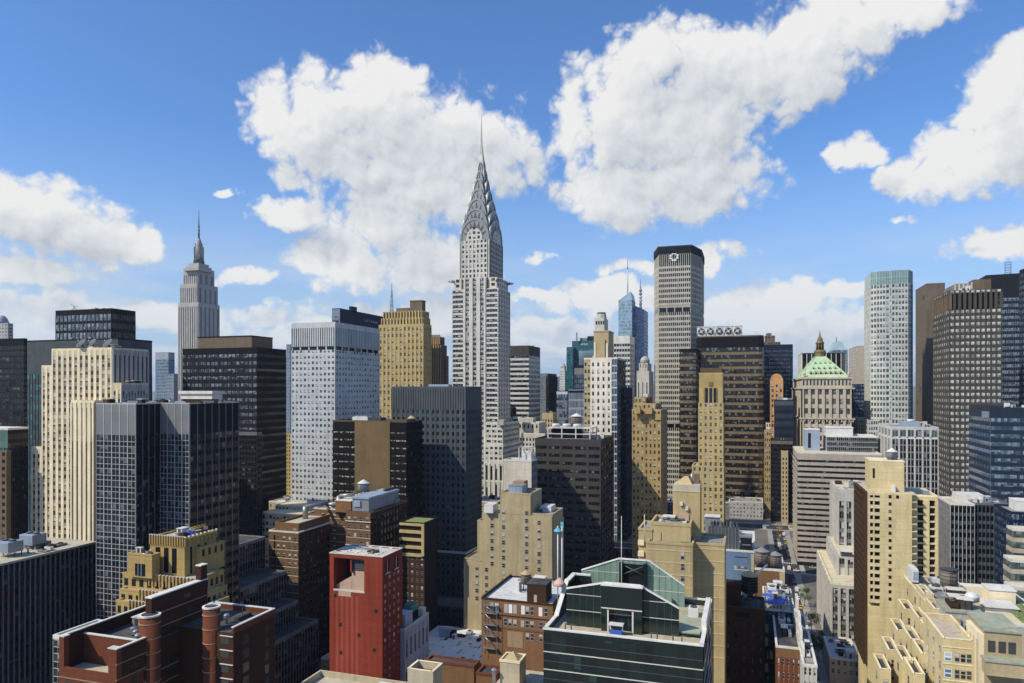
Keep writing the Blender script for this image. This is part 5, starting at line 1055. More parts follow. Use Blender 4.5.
# pale gridded block with bluish roof box
b = Bld('office_block', 'pale grey block with paired dark window strips and a blue-white box on its roof', 'building')
d = 450; r = rect(878.7, 891.3, 938.5, d, 'S'); zt = Z(428, d); f = fp(7, d)
kk = dict(nx=6, pw=.22, pp=.5, sub=2, rails=[(0,.2,.15,'midgrey')], pane=(.2,1), glass='g_dark', thin=(2, .25))
zz = zt-fp(10.5, d)
b.block(r, 0, zz, 'greywhite', None, E=st('greywhite', f, **kk), S=st('greywhite', f, **dict(kk, nx=4)), parapet=0)
b.block((r[0], r[1]-.02, r[2]+.02, r[3]), zz, zz+1.2, 'white', None, parapet=0)
b.block(r, zz+1.2, zt, 'greywhite', 'roof_grey', E=st('greywhite', zt-zz-1.2-1, nx=6, pw=.24, pp=.5, rails=[], pane=(.05,1), glass='g_bandgrey', top=1, topmat='greywhite', sub=2), S=st('greywhite', zt-zz-1.2-1, nx=4, pw=.24, pp=.5, rails=[], pane=(.05,1), glass='g_bandgrey', top=1, topmat='greywhite'))
m = b.part('penthouse'); q = rect(896, 903, 920, d+9, 'S', L=12); m.box(*q, zt, Z(421.5, d+9), 'unit_blue'); m.lathe((q[0]+q[1])/2, q[3]-4, [(2.5, Z(421.5, d+9)), (2.4, Z(421.5, d+9)+1.2)], 'unit_white', 12); b.clutter((r[0], r[1], q[3]+1, r[3]), zt, 3, seed=18)
# tan striped block by the street
b = Bld('office_block', 'tan office block with dark ribbon windows at the far street corner', 'building')
d = 483; r = rect(793, 797.5, 882, d, 'S'); zt = Z(453.5, d); f = fp(5.35, d); wall('tan_panel', (.40,.355,.30), joint=0)
kb = dict(nx=20, pw=.03, pp=.05, rails=[(0,.58,.3,'tan_panel')], pane=(.58,1), glass='g_band', band=True, top=fp(6, d), topmat='tan_panel')
b.block(r, 0, zt, 'charcoal', 'roof_cream', E=st('charcoal', f, **kb), S=st('charcoal', f, **kb), cap='coping')
m = b.part('penthouse')
q = rect(824, 827, 878, d+14, 'S', L=26); z1 = Z(437, d+14); b.block(q, zt, z1, 'charcoal', 'roof_white', E=st('mullion', (z1-zt)/3.01, nx=26, pw=.1, pp=.15, rails=[(0,.12,.12,'mullion'),(.3,.34,.1,'mullion')], pane=(.12,1), glass='g_dark'), S=st('mullion', (z1-zt)/3.01, nx=12, pw=.1, pp=.15, rails=[(0,.12,.12,'mullion')], pane=(.12,1), glass='g_dark'), cap='coping_white')
q2 = rect(822, 826, 853, d+22, 'S', L=14); m.box(*q2, z1, Z(428, d+22), 'unit_white'); m.box(q2[0]-.3, q2[1]+.3, q2[2]-.3, q2[3]+.3, Z(428, d+22), Z(427, d+22), 'coping_white')
m = b.part('penthouse'); q3 = rect(801.5, 805, 820, d+24, 'S', L=14); m.box(*q3, zt, Z(430, d+24), 'unit_blue'); m.box(q3[1]+.02, q3[1]+.2, q3[2]+2, q3[3]-6, zt+2, Z(433, d+24), 'charcoal'); m.box(q3[0]-.2, q3[1]+.2, q3[2]-.2, q3[3]+.2, Z(430, d+24), Z(429, d+24), 'coping_white')
# grey pier building down on the street
b = Bld('office_block', 'grey stone building with tall window piers and stepped setback roofs beside the street', 'building')
kk = lambda n: dict(nx=n, pw=.36, pp=.6, sub=2, rails=[(0,.35,.2,'midgrey')], pane=(.35,1), glass='g_std')
d = 318; r = rect(817.5, 831, 872, d, 'S'); z1 = Z(584, d); f = fp(9, d); wall('pier_grey', (.47,.455,.42))
b.block(r, 0, z1, 'pier_grey', 'roof_cream', E=st('pier_grey', f, **dict(kk(5), top=1.5, topmat='pier_grey')), S=st('pier_grey', f, nx=7, pw=.6, pp=.4, rails=[(0,.45,.2,'pier_grey')], pane=(.45,1), glass='g_std'), cap='cream', parapet=.8)
q = rect(827, 837.5, 872, d+16, 'S'); z2 = Z(558, d+16); b.block(q, z1, z2, 'pier_grey', 'roof_cream', E=st('pier_grey', f, **kk(4)), S=st('pier_grey', f, nx=5, pw=.6, pp=.4, rails=[(0,.45,.2,'pier_grey')], pane=(.45,1), glass='g_std'), parapet=.8)
m = b.part('penthouse'); m.box(q[1]-7, q[1]-1.2, q[2]+2, q[3]-8, z2, z2+2.8, 'chrome_dark'); m.box(q[1]-7.4, q[1]-.8, q[2]+1.6, q[3]-7.6, z2+2.8, z2+3.1, 'unit_white')
q = rect(825, 837.8, 875, d+44, 'S', L=36); z3 = Z(491, d+44); b.block(q, 0, z3, 'pier_grey', 'roof_cream', E=st('pier_grey', fp(10.3, d+44), **dict(kk(5), top=5, topmat='pier_grey')), S=st('pier_grey', fp(10.3, d+44), nx=8, pw=.6, pp=.4, rails=[(0,.45,.2,'pier_grey')], pane=(.45,1), glass='g_std', top=5, topmat='pier_grey'))
b.clutter((q[0], q[1], q[2], q[3]), z3, 6, seed=41)
# ------------------------------------------------------------------ left foreground and middle
# cream striped tower with dishes
b = Bld('deco_tower', 'cream tower striped by tall white piers, three satellite dishes on its roof', 'tower')
d = 335; f = fp(7.6, d); r = rect(52, 112, 148, d); zt = Z(349.5, d)
kk = lambda n, **k: dict(dict(nx=n, pw=.50, pp=.22, rails=[(0,.42,.1,'lightbrown')], pane=(.42,.95), glass='g_std', fulltop=True, top=2.5, topmat='cream2'), **k)
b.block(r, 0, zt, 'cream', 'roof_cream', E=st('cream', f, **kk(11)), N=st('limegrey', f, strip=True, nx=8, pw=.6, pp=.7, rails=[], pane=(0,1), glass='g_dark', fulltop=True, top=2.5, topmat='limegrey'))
r1 = rect_on(r[1]-.4, 42, 60, 30); b.block(r1, 0, Z(366.5, d), 'cream', 'roof_cream', E=st('cream', f, **kk(4)))
r1 = rect_on(r[1]-.7, 32, 46, 30); b.block(r1, 0, Z(451.5, d), 'cream', 'roof_cream', E=st('cream', f, **kk(3)))
r1 = rect(71.3, 94.5, 96.5, d-9, L=16); z_ = Z(402.5, d-9); b.block(r1, 0, z_, 'cream', 'roof_cream', E=st('cream', f, nx=5, strip=True, pw=.62, pp=.55, rails=[], pane=(0,.86), glass='g_brownstrip', fulltop=True, top=2.5, topmat='cream2'), N=st('lightbrown', f, nx=4, pw=.6, pp=.2, rails=[(0,.5,.1,'lightbrown')], pane=(.5,1), glass='g_std'))
glass('g_brownstrip', (.16,.105,.06), pblind=.25, blind=(.03,.03,.035), rough=.5, spec=.3)
r1 = rect(112.8, 121.6, 148, d-10); b.block(r1, 0, Z(385, d-10), 'cream2', 'roof_cream', E=st('cream', f, **kk(2)), N=st('limegrey', f, **dict(kk(9), rails=[(0,.42,.1,'midgrey')], topmat='limegrey')))
b.clutter((r[0]+6, r[1]-4, r[2], r[3]), zt, 4, seed=3)
b.clutter((r1[0], r1[1], r1[2], r1[3]), Z(385, d-10), 3, seed=3, hmax=1.6)
for i, (x, yy, lab) in enumerate(((82, 345, 'leftmost'), (92.5, 345.3, 'middle'), (108.5, 345.5, 'rightmost'))):
    t = Bld('satellite_dish', lab+' of the three grey satellite dishes on the cream striped tower roof', 'satellite dish', 'rooftop satellite dishes')
    c = P(x, d+6); t.loc = (c[0], c[1], zt); m = t.part('reflector'); R = 2.6
    ax = Vector((.75, -.15, .62)).normalized(); a1 = ax.cross(Vector((0,0,1))).normalized(); a2 = a1.cross(ax); ce = Vector((c[0], c[1], zt+3.0))
    rings = [[ce+(a1*cos(2*pi*j/18)+a2*sin(2*pi*j/18))*(R*s)+ax*(s*s*.75) for j in range(18)] for s in (.02, .35, .7, 1.0)]
    for A, Bq in zip(rings, rings[1:]): m.frustum([tuple(p) for p in A], [tuple(p) for p in Bq], 'unit_white', True)
    m.frustum([tuple(p-ax*.12) for p in rings[-1]], [tuple(p) for p in rings[-1]], 'unit_grey')
    m = t.part('feed_arm'); m.bar(ce-a2*R*.8+ax*.4, ce+ax*2.2, .08, 'steel_dark', 5); m.bar(ce+ax*1.9, ce+ax*2.5, .22, 'steel_white', 6)
    m = t.part('mount'); m.bar((c[0]-.8, c[1], zt), tuple(ce-ax*.2), .22, 'steel_dark', 6); m.bar((c[0]-2, c[1]-1, zt), tuple(ce-ax*.2), .1, 'steel_dark', 5); m.bar((c[0]-2, c[1]+1, zt), tuple(ce-ax*.2), .1, 'steel_dark', 5)

# two-part dark gridded tower
b = Bld('office_tower', 'dark gridded glass tower in two offset parts, left part white-mullioned and sunlit', 'tower')
d = 238; f = fp(11.55, d); r = rect(96.5, 136, 160.4, d); zt = Z(404.5, d)
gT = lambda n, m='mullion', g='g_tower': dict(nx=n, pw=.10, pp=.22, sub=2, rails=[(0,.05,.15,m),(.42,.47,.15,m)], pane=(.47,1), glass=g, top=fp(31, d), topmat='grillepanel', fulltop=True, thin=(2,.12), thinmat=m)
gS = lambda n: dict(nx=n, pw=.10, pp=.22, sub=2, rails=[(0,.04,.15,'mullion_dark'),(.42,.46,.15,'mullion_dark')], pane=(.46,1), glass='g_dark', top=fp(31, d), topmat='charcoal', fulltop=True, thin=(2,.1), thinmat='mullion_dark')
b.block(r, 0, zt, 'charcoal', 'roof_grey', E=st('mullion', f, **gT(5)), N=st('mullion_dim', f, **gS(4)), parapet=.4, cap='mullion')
X2 = r[0]; dd = depth_of(X2, r[3]); 
k2 = (189.6-CX)/F; # point on the plane x=X2 at column 189.6
t_ = along(X2, r[3], 0, 1, 189.6); yN = r[3]+t_
x0b = X2-along(X2, yN, -1, 0, 238.5)
r2 = (x0b, X2-.01, r[2], yN)
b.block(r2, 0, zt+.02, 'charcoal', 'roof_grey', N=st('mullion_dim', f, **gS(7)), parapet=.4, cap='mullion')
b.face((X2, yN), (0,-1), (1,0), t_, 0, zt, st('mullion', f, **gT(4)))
c0 = on_roof(b, 183, 404, zt); m = b.part('penthouse')
q = (x0b+4, x0b+13, yN-19, yN-4); 
q = rect(181, 212, 222.5, depth_of(X2, yN)+8); m.box(q[0], q[1], q[2], q[3], zt+1.6, Z(391.5, d+8), 'coping'); m.box(q[0]-.6, q[1]+.6, q[2]-.6, q[3]+.6, Z(394, d+8), Z(391, d+8), 'coping'); m.box(q[0]+1, q[1]-1, q[2]+1, q[3]-1, zt, zt+1.7, 'brick_brown')
b.clutter((r2[0], r2[1], r2[2], q[2]-.5), zt, 3, seed=4, hmax=1.5); b.clutter((x0b, X2, q[3]+.4, yN), zt, 2, seed=6, hmax=1.4); b.clutter(r, zt, 2, seed=9, hmax=1.2)

# dark striped block bottom left with cooling units
b = Bld('office_block', 'long dark finned block at bottom left with two cooling units on its sunny roof', 'building')
zt = 63.0; dW = (CZ-zt)*F/(543.5-HZ); c = P(96, dW)
r = (c[0], c[0]+75, c[1]-26, c[1]); wall('roof_gravel', (.50,.46,.36), var=.3)
b.block(r, 0, zt, 'charcoal', 'roof_tan', N=st('mullion_dim', 3.7, nx=42, pw=.2, pp=.55, rails=[(0,.45,.1,'navy')], pane=(.45,1), glass='g_black', top=1, topmat='charcoal', fulltop=True), E=st('mullion_dim', 3.7, nx=14, pw=.2, pp=.5, rails=[(0,.45,.1,'navy')], pane=(.45,1), glass='g_black'), parapet=.7, cap='roof_gravel')
b.clutter((r[0], r[0]+22, r[2], r[3]-1), zt, 9, seed=5, hmax=1.5)
for i, (x, y, lab) in enumerate(((9, 556, 'nearer louvred blue-grey cooling unit by the left picture edge'), (33, 548, 'farther louvred blue-grey cooling unit beside the cream striped tower'))):
    p = on_roof(None, x, y, zt); t = Bld('cooling_unit', lab, 'cooling unit', 'rooftop cooling units'); t.loc = (p[0], p[1], zt)
    m = t.part('casing'); m.box(p[0]-2.6, p[0]+2.6, p[1]-3, p[1]+3, zt+1.5, zt+5, 'unit_blue')
    for k in range(7): z = zt+1.8+k*.45; m.box(p[0]-2.7, p[0]+2.7, p[1]-3.1, p[1]+3.1, z, z+.14, 'galv')
    m = t.part('stand')
    for a in (-2.3, 0, 2.3):
        for e in (-2.6, 2.6): m.box(p[0]+a-.12, p[0]+a+.12, p[1]+e-.12, p[1]+e+.12, zt, zt+1.5, 'steel_dark')
    for e in (-1.5, 1.5): m = t.part('fan'); m.lathe(p[0], p[1]+e, [(1.1, zt+5), (1.1, zt+5.5)], 'steel_dark', 14); m.lathe(p[0], p[1]+e, [(.35, zt+5.5), (.3, zt+5.6)], 'galv', 10)

# low white gridded wing with greenish roof
b = Bld('office_block', 'low white-gridded wing with a greenish flat roof below the dark gridded tower', 'building')
zt = 54.0; dd = (CZ-zt)*F/(638.5-HZ); c = P(53.5, dd); c2x = c[0]-along(c[0], c[1], -1, 0, 97.5)
b.block((c2x, c[0], c[1], c[1]+26), 0, zt, 'charcoal', 'roof_olive', E=st('mullion', 3.8, nx=8, pw=.1, pp=.2, sub=2, rails=[(0,.05,.15,'mullion'),(.45,.5,.15,'mullion')], pane=(.5,1), glass='g_std', thin=(2,.1)), S=st('mullion', 3.8, nx=8, pw=.1, pp=.2, rails=[(0,.05,.15,'mullion')], pane=(.5,1), glass='g_std'), cap='coping_white')

# yellow deco building
def deco_yellow():
    b = Bld('deco_building', 'yellow brick ziggurat building with fluted white-tipped parapets in the left foreground', 'building')
    D = 205; pm = 'yellow_brick'
    def tier(xl, xc, xr, y, dd, z0, n=None, fl=True, f=3.4, nN=None, rows=1.2):
        r = rect(xl, xc, xr, dd); z = Z(y, dd)
        kk = dict(nx=n or 6, pw=.45, pp=.12, rails=[(0,.35,.1,pm)], pane=(.35,.95), glass='g_dark', top=.9, topmat=pm)
        b.block(r, z0, z, pm, 'roof_tan', E=st(pm, f, **kk), N=st(pm, f, **dict(kk, nx=nN or 5)), cap=pm, parapet=.5); return r, z
    r0, z0 = tier(116.5, 196, 229, 611, D-9, 0, 12, nN=6)
    r1, z1 = tier(120, 195, 227, 598.5, D-6, z0, 10, nN=6)
    r2, z2 = tier(122.8, 193, 224, 581.5, D-3, z1, 9, nN=6)
    rL = rect(128, 152, 160, D); zL = Z(556.5, D); b.block(rL, z2, zL, pm, 'roof_dark', parapet=.5)
    m = b.part('tall_window'); ya = rL[3]-along(rL[1], rL[3], 0, -1, 145); yb = rL[3]-along(rL[1], rL[3], 0, -1, 135.3); m.box(rL[1], rL[1]+.12, yb, ya, z2+.5, Z(565, D), 'blackmetal')
    for k in (.33, .66): m.box(rL[1]+.12, rL[1]+.22, yb+(ya-yb)*k-.12, yb+(ya-yb)*k+.12, z2+.5, Z(565, D), 'bluegrey')
    b.clutter(rL, zL, 3, seed=2, hmax=1.4)
    rT = rect(150, 184.5, 216, D+1.5); zT = Z(541, D+1.5); b.block(rT, z2, zT, pm, 'roof_tan', parapet=.6)
    rN = rect(186, 200, 222, D+5); zN = Z(549, D+5); b.block((rN[0]-1, rN[1], rN[2], rN[3]), z2, zN, 'gold2', 'roof_tan', N=st(pm, 4, nx=4, pw=.6, pp=.1, rails=[(0,.4,.08,pm)], pane=(.4,.9), glass='g_dark'), parapet=.5)
    def ycol(r, x): return r[3]-along(r[1], r[3], 0, -1, x)
    for x in (158, 166.3, 174.3):
        m = b.part('tall_window'); y = ycol(rT, x); m.box(rT[1], rT[1]+.1, y-.8, y+.8, Z(575.5, D), Z(550.5, D), 'blackmetal'); m.box(rT[1]+.1, rT[1]+.16, y-.52, y+.52, Z(577.5, D), Z(575.8, D), pm)
    for k in range(3):
        m = b.part('tall_window'); X = rT[1]-2.2-(rT[1]-rT[0]-4)*k/3; m.box(X-.7, X, rT[3], rT[3]+.1, zT-10, zT-2.2, 'blackmetal')
    def flutes(r, z, ya, yb, n, h, out=.45, white=True):
        m = b.part('fluted_parapet')
        for i in range(n+1):
            y = ya+(yb-ya)*i/n; m.box(r[1]-.1, r[1]+out, y-.17, y+.17, z-h, z+.75, pm)
            m.slab([(r[1]-.25, y-.22, z+.75), (r[1]+out+.06, y-.18, z+.75), (r[1]+out+.06, y+.18, z+.75), (r[1]-.25, y+.22, z+.75)], (0,0,.22), 'coping')
    flutes(rT, zT+.3, rT[2]+.3, rT[3]-.3, 13, 1.9)
    m = b.part('fluted_parapet')
    for i in range(9):
        X = rT[1]-(rT[1]-rT[0])*i/8; m.box(X-.17, X+.17, rT[3]-.1, rT[3]+.4, zT-1.6, zT+.9, pm); m.box(X-.22, X+.22, rT[3]-.15, rT[3]+.5, zT+.9, zT+1.2, 'coping_white')
    flutes(r2, z2, ycol(r2, 150), r2[3]-.4, 12, 2.4); flutes(r1, z1, ycol(r1, 140), ycol(r1, 160), 6, 2.4); flutes(r0, z0, ycol(r0, 130), ycol(r0, 160), 9, 2.4)
    # things on its roof
    t = Bld('tarpaulin', 'crumpled bright blue tarpaulin on top of the yellow ziggurat building', 'tarpaulin'); c = ((rT[0]+rT[1])/2+1, ycol(rT, 177)-1, zT); t.loc = c
    m = t.part('sheet'); R = random.Random(5)
    for k in range(5): a, e = R.uniform(-.9, .9), R.uniform(-1.2, 1.2); m.hexa([(c[0]+a-.9, c[1]+e-.8, zT), (c[0]+a+.9, c[1]+e-.8, zT), (c[0]+a+.9, c[1]+e+.8, zT), (c[0]+a-.9, c[1]+e+.8, zT)]+[(c[0]+a-.5+R.uniform(-.2,.2), c[1]+e-.5, zT+R.uniform(.9,2)), (c[0]+a+.6, c[1]+e-.4, zT+R.uniform(.9,2.2)), (c[0]+a+.5, c[1]+e+.5, zT+R.uniform(1,2)), (c[0]+a-.6, c[1]+e+.4, zT+R.uniform(.9,2))], 'tarp_blue')
    t = Bld('roof_hoist', 'yellow lattice hoist lying on top of the yellow ziggurat building', 'hoist'); c = (rT[0]+4, rT[3]-4, zT); t.loc = c
    m = t.part('jib'); A, Bv = Vector((c[0]+2, c[1]-3.5, zT+.6)), Vector((c[0]-2, c[1]+2, zT+2.2))
    for o in ((0,0,0), (0,0,.7), (.4,.4,.35)): m.bar(A+Vector(o), Bv+Vector(o), .1, 'crane_yellow', 4)
    for k in range(9): p = A.lerp(Bv, k/9); q_ = A.lerp(Bv, (k+1)/9); m.bar(p, q_+Vector((0,0,.7)), .06, 'crane_yellow', 4)
    m = t.part('base'); m.box(c[0]+1, c[0]+3, c[1]-4.5, c[1]-2.8, zT, zT+.8, 'lightbrown'); m = t.part('post'); m.box(c[0]-2.4, c[0]-1.6, c[1]+1.6, c[1]+2.4, zT, zT+2.2, 'galv')
    b.clutter((rT[0], rT[1], rT[2]+3, rT[3]), zT, 4, seed=15, hmax=1.6)
deco_yellow()

# stepped shaded block behind
b = Bld('office_block', 'dark stepped ribbon-windowed block in deep shade right of the yellow ziggurat', 'building')
k = lambda n: dict(nx=n, pw=.12, pp=.2, rails=[(0,.35,.12,'darkgrey')], pane=(.35,1), glass='g_dark', top=.8, topmat='midgrey')
r = rect(190, 234, 264.8, 285); z0 = Z(547, 285); b.block(r, 0, z0, 'darkgrey', 'roof_dark', E=st('darkgrey', 3.6, **k(12)), N=st('midgrey', 3.6, **k(12)), cap='midgrey', parapet=.5)
r = rect(190, 240, 286, 268); z1 = Z(590, 268); b.block(r, 0, z1, 'darkgrey', 'roof_dark', E=st('darkgrey', 3.6, **k(12)), N=st('midgrey', 3.6, **k(16)), cap='midgrey', parapet=.5)
r = rect(190, 243, 298, 256); z1 = Z(627, 256); b.block(r, 0, z1, 'darkgrey', 'roof_dark', E=st('darkgrey', 3.6, **k(12)), N=st('midgrey', 3.6, **k(20)), cap='midgrey', parapet=.5)
r = rect(190, 244, 318, 247); z1 = Z(660, 247); b.block(r, 0, z1, 'darkgrey', 'roof_dark', E=st('darkgrey', 3.6, **k(12)), N=st('midgrey', 3.6, **k(24)), cap='midgrey', parapet=.5)

# red-brown brick apartment block, bottom left
def brick_block():
    b = Bld('apartment_building', 'red-brown brick apartment building with rounded turrets and roof terraces, bottom left', 'building')
    D = 140; bm = 'brick_shaded'; bl = 'brick_red'  # bm: the red brick darkened, with the north walls' shade in its colour
    X, Y = P(116.5, D); z1 = Z(650, D); ySe = Y-along(X, Y, 0, -1, 59)
    b.loc = (X-15, Y-5, 0); w = b.w
    xr_ = X-along(X, Y, -1, 0, 143.6)           # east wing goes back to the first turret
    zc = 'coping_white'
    # east wing: piers, terrace floor, walls behind
    zfl = z1-6.0
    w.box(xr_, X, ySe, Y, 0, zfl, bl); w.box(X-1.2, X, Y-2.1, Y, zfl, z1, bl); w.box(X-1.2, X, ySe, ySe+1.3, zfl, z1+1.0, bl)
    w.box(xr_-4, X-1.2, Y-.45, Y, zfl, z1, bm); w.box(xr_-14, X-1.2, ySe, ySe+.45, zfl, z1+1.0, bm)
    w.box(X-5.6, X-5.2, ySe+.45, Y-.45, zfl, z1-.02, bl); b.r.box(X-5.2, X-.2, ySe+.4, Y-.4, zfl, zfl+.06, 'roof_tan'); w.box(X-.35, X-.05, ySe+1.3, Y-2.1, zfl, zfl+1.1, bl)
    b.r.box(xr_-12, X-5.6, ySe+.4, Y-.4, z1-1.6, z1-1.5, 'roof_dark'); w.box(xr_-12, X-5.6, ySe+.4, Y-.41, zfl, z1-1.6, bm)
    for (x0, x1, y0, y1, z) in ((X-1.3,X+.1,Y-2.2,Y+.1,z1),(X-1.3,X+.1,ySe-.1,ySe+1.4,z1+1.0),(xr_-4,X-1.3,Y-.55,Y+.1,z1),(xr_-14,X-1.3,ySe-.1,ySe+.55,z1+1.0),(X-5.7,X-5.1,ySe+.55,Y-.55,z1-.02)): w.box(x0, x1, y0, y1, z, z+.22, zc)
    m = b.part('terrace_door'); m.box(X-5.18, X-5.1, Y-4.2, Y-1.2, zfl+.06, zfl+3.2, 'louvre'); m.box(X-5.1, X-5.05, Y-2.75, Y-2.65, zfl+.1, zfl+3.1, 'steel_white')
    for k in range(3): m = b.part('window'); y0 = ySe+1.8+k*3.1; m.box(X+.01, X+.05, y0, y0+1.7, zfl-3.6, zfl-1.6, 'louvre')
    w.box(X-.02, X+.12, ySe, Y+.1, zfl-1.1, zfl-.9, 'lightbrown')
    # sill bands along the north front
    for k in range(1, 7): w.box(xr_-1, X+.06, Y-.2, Y+.12, z1-k*3.0, z1-k*3.0+.16, 'lightbrown')
    for k in range(1, 5):
        for x in (X-3.4, X-7.0): m = b.part('window'); m.box(x-1.5, x, Y+.01, Y+.06, z1-k*3.0-2.2, z1-k*3.0-.6, 'g_pane')
    def turret(xl, xr, ytop, dd, inset=0):
        ax, ay = P(xl, dd); L = along(ax, ay, -1, 0, xr); R = L/2*.8; cx, cy = ax-L/2, ay-R*.35; zz = Z(ytop, dd)
        m = b.part('turret'); m.lathe(cx, cy, [(R, 0), (R, zz-.14)], bl, 24)
        for k in range(0, 8): m.lathe(cx, cy, [(R+.01, zz-1.6-k*3.0), (R+.1, zz-1.58-k*3.0), (R+.1, zz-1.42-k*3.0), (R+.01, zz-1.4-k*3.0)], 'lightbrown', 24, False)
        m.lathe(cx, cy, [(R+.1, zz-.12), (R+.12, zz+.2), (R-.35, zz+.21), (R-.35, zz+.02)], zc, 24, False); m.lathe(cx, cy, [(R-.34, zz+.03), (R-.34, zz+.06)], 'roof_dark', 24, False)
        return cx, cy, R, zz
    xa, ya = X, Y
    dT = depth_of(xr_, Y)
    t1 = turret(143, 162, 619, dT)
    # tall centre wall between the turrets
    cx, cy, R, zt1 = t1
    xm0 = cx-R*.3; ym = cy-R*.1
    yS2 = ym-1.6; xm1 = xm0-along(xm0, ym, -1, 0, 207.5); zm = Z(597, depth_of(cx-R, ym))
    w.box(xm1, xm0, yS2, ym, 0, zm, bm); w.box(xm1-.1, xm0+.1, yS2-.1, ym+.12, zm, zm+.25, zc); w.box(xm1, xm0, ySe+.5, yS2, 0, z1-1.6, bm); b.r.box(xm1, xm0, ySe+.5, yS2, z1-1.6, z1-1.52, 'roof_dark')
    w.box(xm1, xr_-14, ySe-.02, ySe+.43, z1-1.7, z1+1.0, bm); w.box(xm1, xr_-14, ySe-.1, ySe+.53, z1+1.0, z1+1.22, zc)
    for k in range(1, 9): w.box(xm1, xm0, ym-.1, ym+.1, zm-.6-k*3.0, zm-.44-k*3.0, 'lightbrown')
    for k in range(1, 9):
        for fx in (.3, .62): m = b.part('window'); x = xm0+(xm1-xm0)*fx; m.box(x-1.6, x, ym+.01, ym+.05, zm-k*3.0-3.0, zm-k*3.0-1.4, 'g_pane')
    m = b.part('chimney'); p = P(204, depth_of(xm1, ym)); m.box(xm1, xm1+2.0, ym-1.5, ym-.1, zm+.26, zm+3.4, bm); m.box(xm1-.1, xm1+2.1, ym-1.6, ym, zm+3.4, zm+3.6, zc)
    m = b.part('vent_panel'); x = xm0+(xm1-xm0)*.55; m.box(x-2, x, ym+.01, ym+.06, zm-2.4, zm-1.5, 'louvre')
    b.clutter((xm1+2, xr_-2, ySe+1, yS2-1), z1-1.52, 5, seed=71, hmax=1.5)
    # west wing
    dW = depth_of(*P(233, 158)); Xw, Yw = P(233.5, 152); zw = Z(628, 152)
    xw1 = Xw-along(Xw, Yw, -1, 0, 274.8); yb = Yw-17
    w.box(xw1, Xw, yb, Yw, 0, zw-1.3, bm); b.r.box(xw1+.4, Xw-.4, yb+.4, Yw-.4, zw-1.3, zw-1.2, 'roof_dark')
    for (x0, x1, y0, y1) in ((xw1,Xw,Yw-.45,Yw),(xw1,xw1+.45,yb,Yw-.45),(xw1,Xw,yb,yb+.45)):
        w.box(x0, x1, y0, y1, zw-1.3, zw, bl); w.box(x0-.08, x1+.08, y0-.08, y1+.08, zw, zw+.2, zc)
    q_ = rect_on(Xw+.6, 206.5, 221, 3); turret(206.5, 221, 610, depth_of(Xw+.6, q_[3]))
    for k in range(6):
        m = b.part('window'); m.box(Xw+.01, Xw+.06, Yw-3.2, Yw-1.2, zw-3.6-k*3.0, zw-2.0-k*3.0, 'louvre'); w.box(Xw-.02, Xw+.25, Yw-3.4, Yw-.05, zw-1.95-k*3.0, zw-1.8-k*3.0, 'coping')
        m = b.part('window'); m.box(xw1+2.2, xw1+3.6, Yw+.01, Yw+.06, zw-4.6-k*3.0, zw-2.6-k*3.0, 'g_pane')
        m = b.part('window'); m.box(xw1+9, xw1+11, Yw+.01, Yw+.06, zw-4.6-k*3.0, zw-2.6-k*3.0, 'g_pane')
    # roof vents
    for (x, y) in ((Xw-5, Yw-6), (X-9, Y-4.5), (X-7.3, Y-2.2)):
        m = b.part('roof_vent'); zz = zw-1.2 if x < X-30 or y == Yw-6 else z1-1.5; m.lathe(x, y, [(.3, zz), (.3, zz+1.2), (.62, zz+1.25), (.62, zz+1.9), (.3, zz+2.2)], 'galv', 12)
    m = b.part('antenna'); x, y = Xw-9, Yw-5; m.bar((x, y, zw-1.2), (x, y, zw+1.2), .06, 'steel_dark'); m.bar((x-1.6, y, zw+.3), (x+1.4, y+.6, zw+.4), .06, 'steel_dark'); m.box(x-2.5, x+2, y-.6, y+.6, zw-1.2, zw-.4, 'steel_dark')
plain('g_pane', (.022,.03,.03), .12, 0, .3)
brick_block()

# brown brick apartment hotel with rooftop plant and water tank
b = Bld('brick_building', 'brown brick H-shaped building with silver ducts and a grey water tank on its roof', 'building')
d = 298; f = fp(8.5, d); pm = 'brick_brown'
kk = lambda n: dict(nx=n, pw=.55, pp=.12, rails=[(0,.38,.08,pm),(.33,.38,.22,'coping')], pane=(.38,.95), glass='g_sash', top=1.4, topmat=pm)
kN = lambda n: dict(nx=n, pw=.6, pp=.1, rails=[(0,.4,.06,'brick_dark')], pane=(.4,.92), glass='g_dark', top=1.4, topmat='brick_dark')  # north walls: the brown brick darkened, shade put into its colour
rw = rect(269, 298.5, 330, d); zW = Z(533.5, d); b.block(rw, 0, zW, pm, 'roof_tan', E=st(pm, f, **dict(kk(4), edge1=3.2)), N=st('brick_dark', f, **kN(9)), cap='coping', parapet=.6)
r2 = rect(275, 299, 330, d+3); z2 = Z(526, d+3); b.block((r2[0], r2[1], r2[2], r2[3]-.2), zW, z2, pm, 'roof_tan', E=st(pm, z2-zW-1, nx=3, pw=.55, pp=.1, rails=[(0,.35,.08,pm)], pane=(.35,.85), glass='g_sash', top=1, topmat=pm), cap='brick_brown')
Xr = rw[1]-23
Yc = rw[3]; yR1 = Yc+along(Xr, Yc, 0, 1, 346); yR2 = Yc+along(Xr, Yc, 0, 1, 370.5); xRb = Xr-along(Xr, yR2, -1, 0, 407)
zR = Z(514, depth_of(Xr, yR2)); 
b.block((xRb, Xr-7, rw[2]+2, yR1+.5), 0, zR-.6, pm, 'roof_grey', E=st(pm, f, **kk(7)), cap='coping', parapet=.6)
b.block((xRb, Xr, yR1, yR2), 0, zR, pm, 'roof_grey', E=st(pm, f, **kk(4)), N=st('brick_dark', f, **kN(12)), cap='brick_brown', parapet=.8)
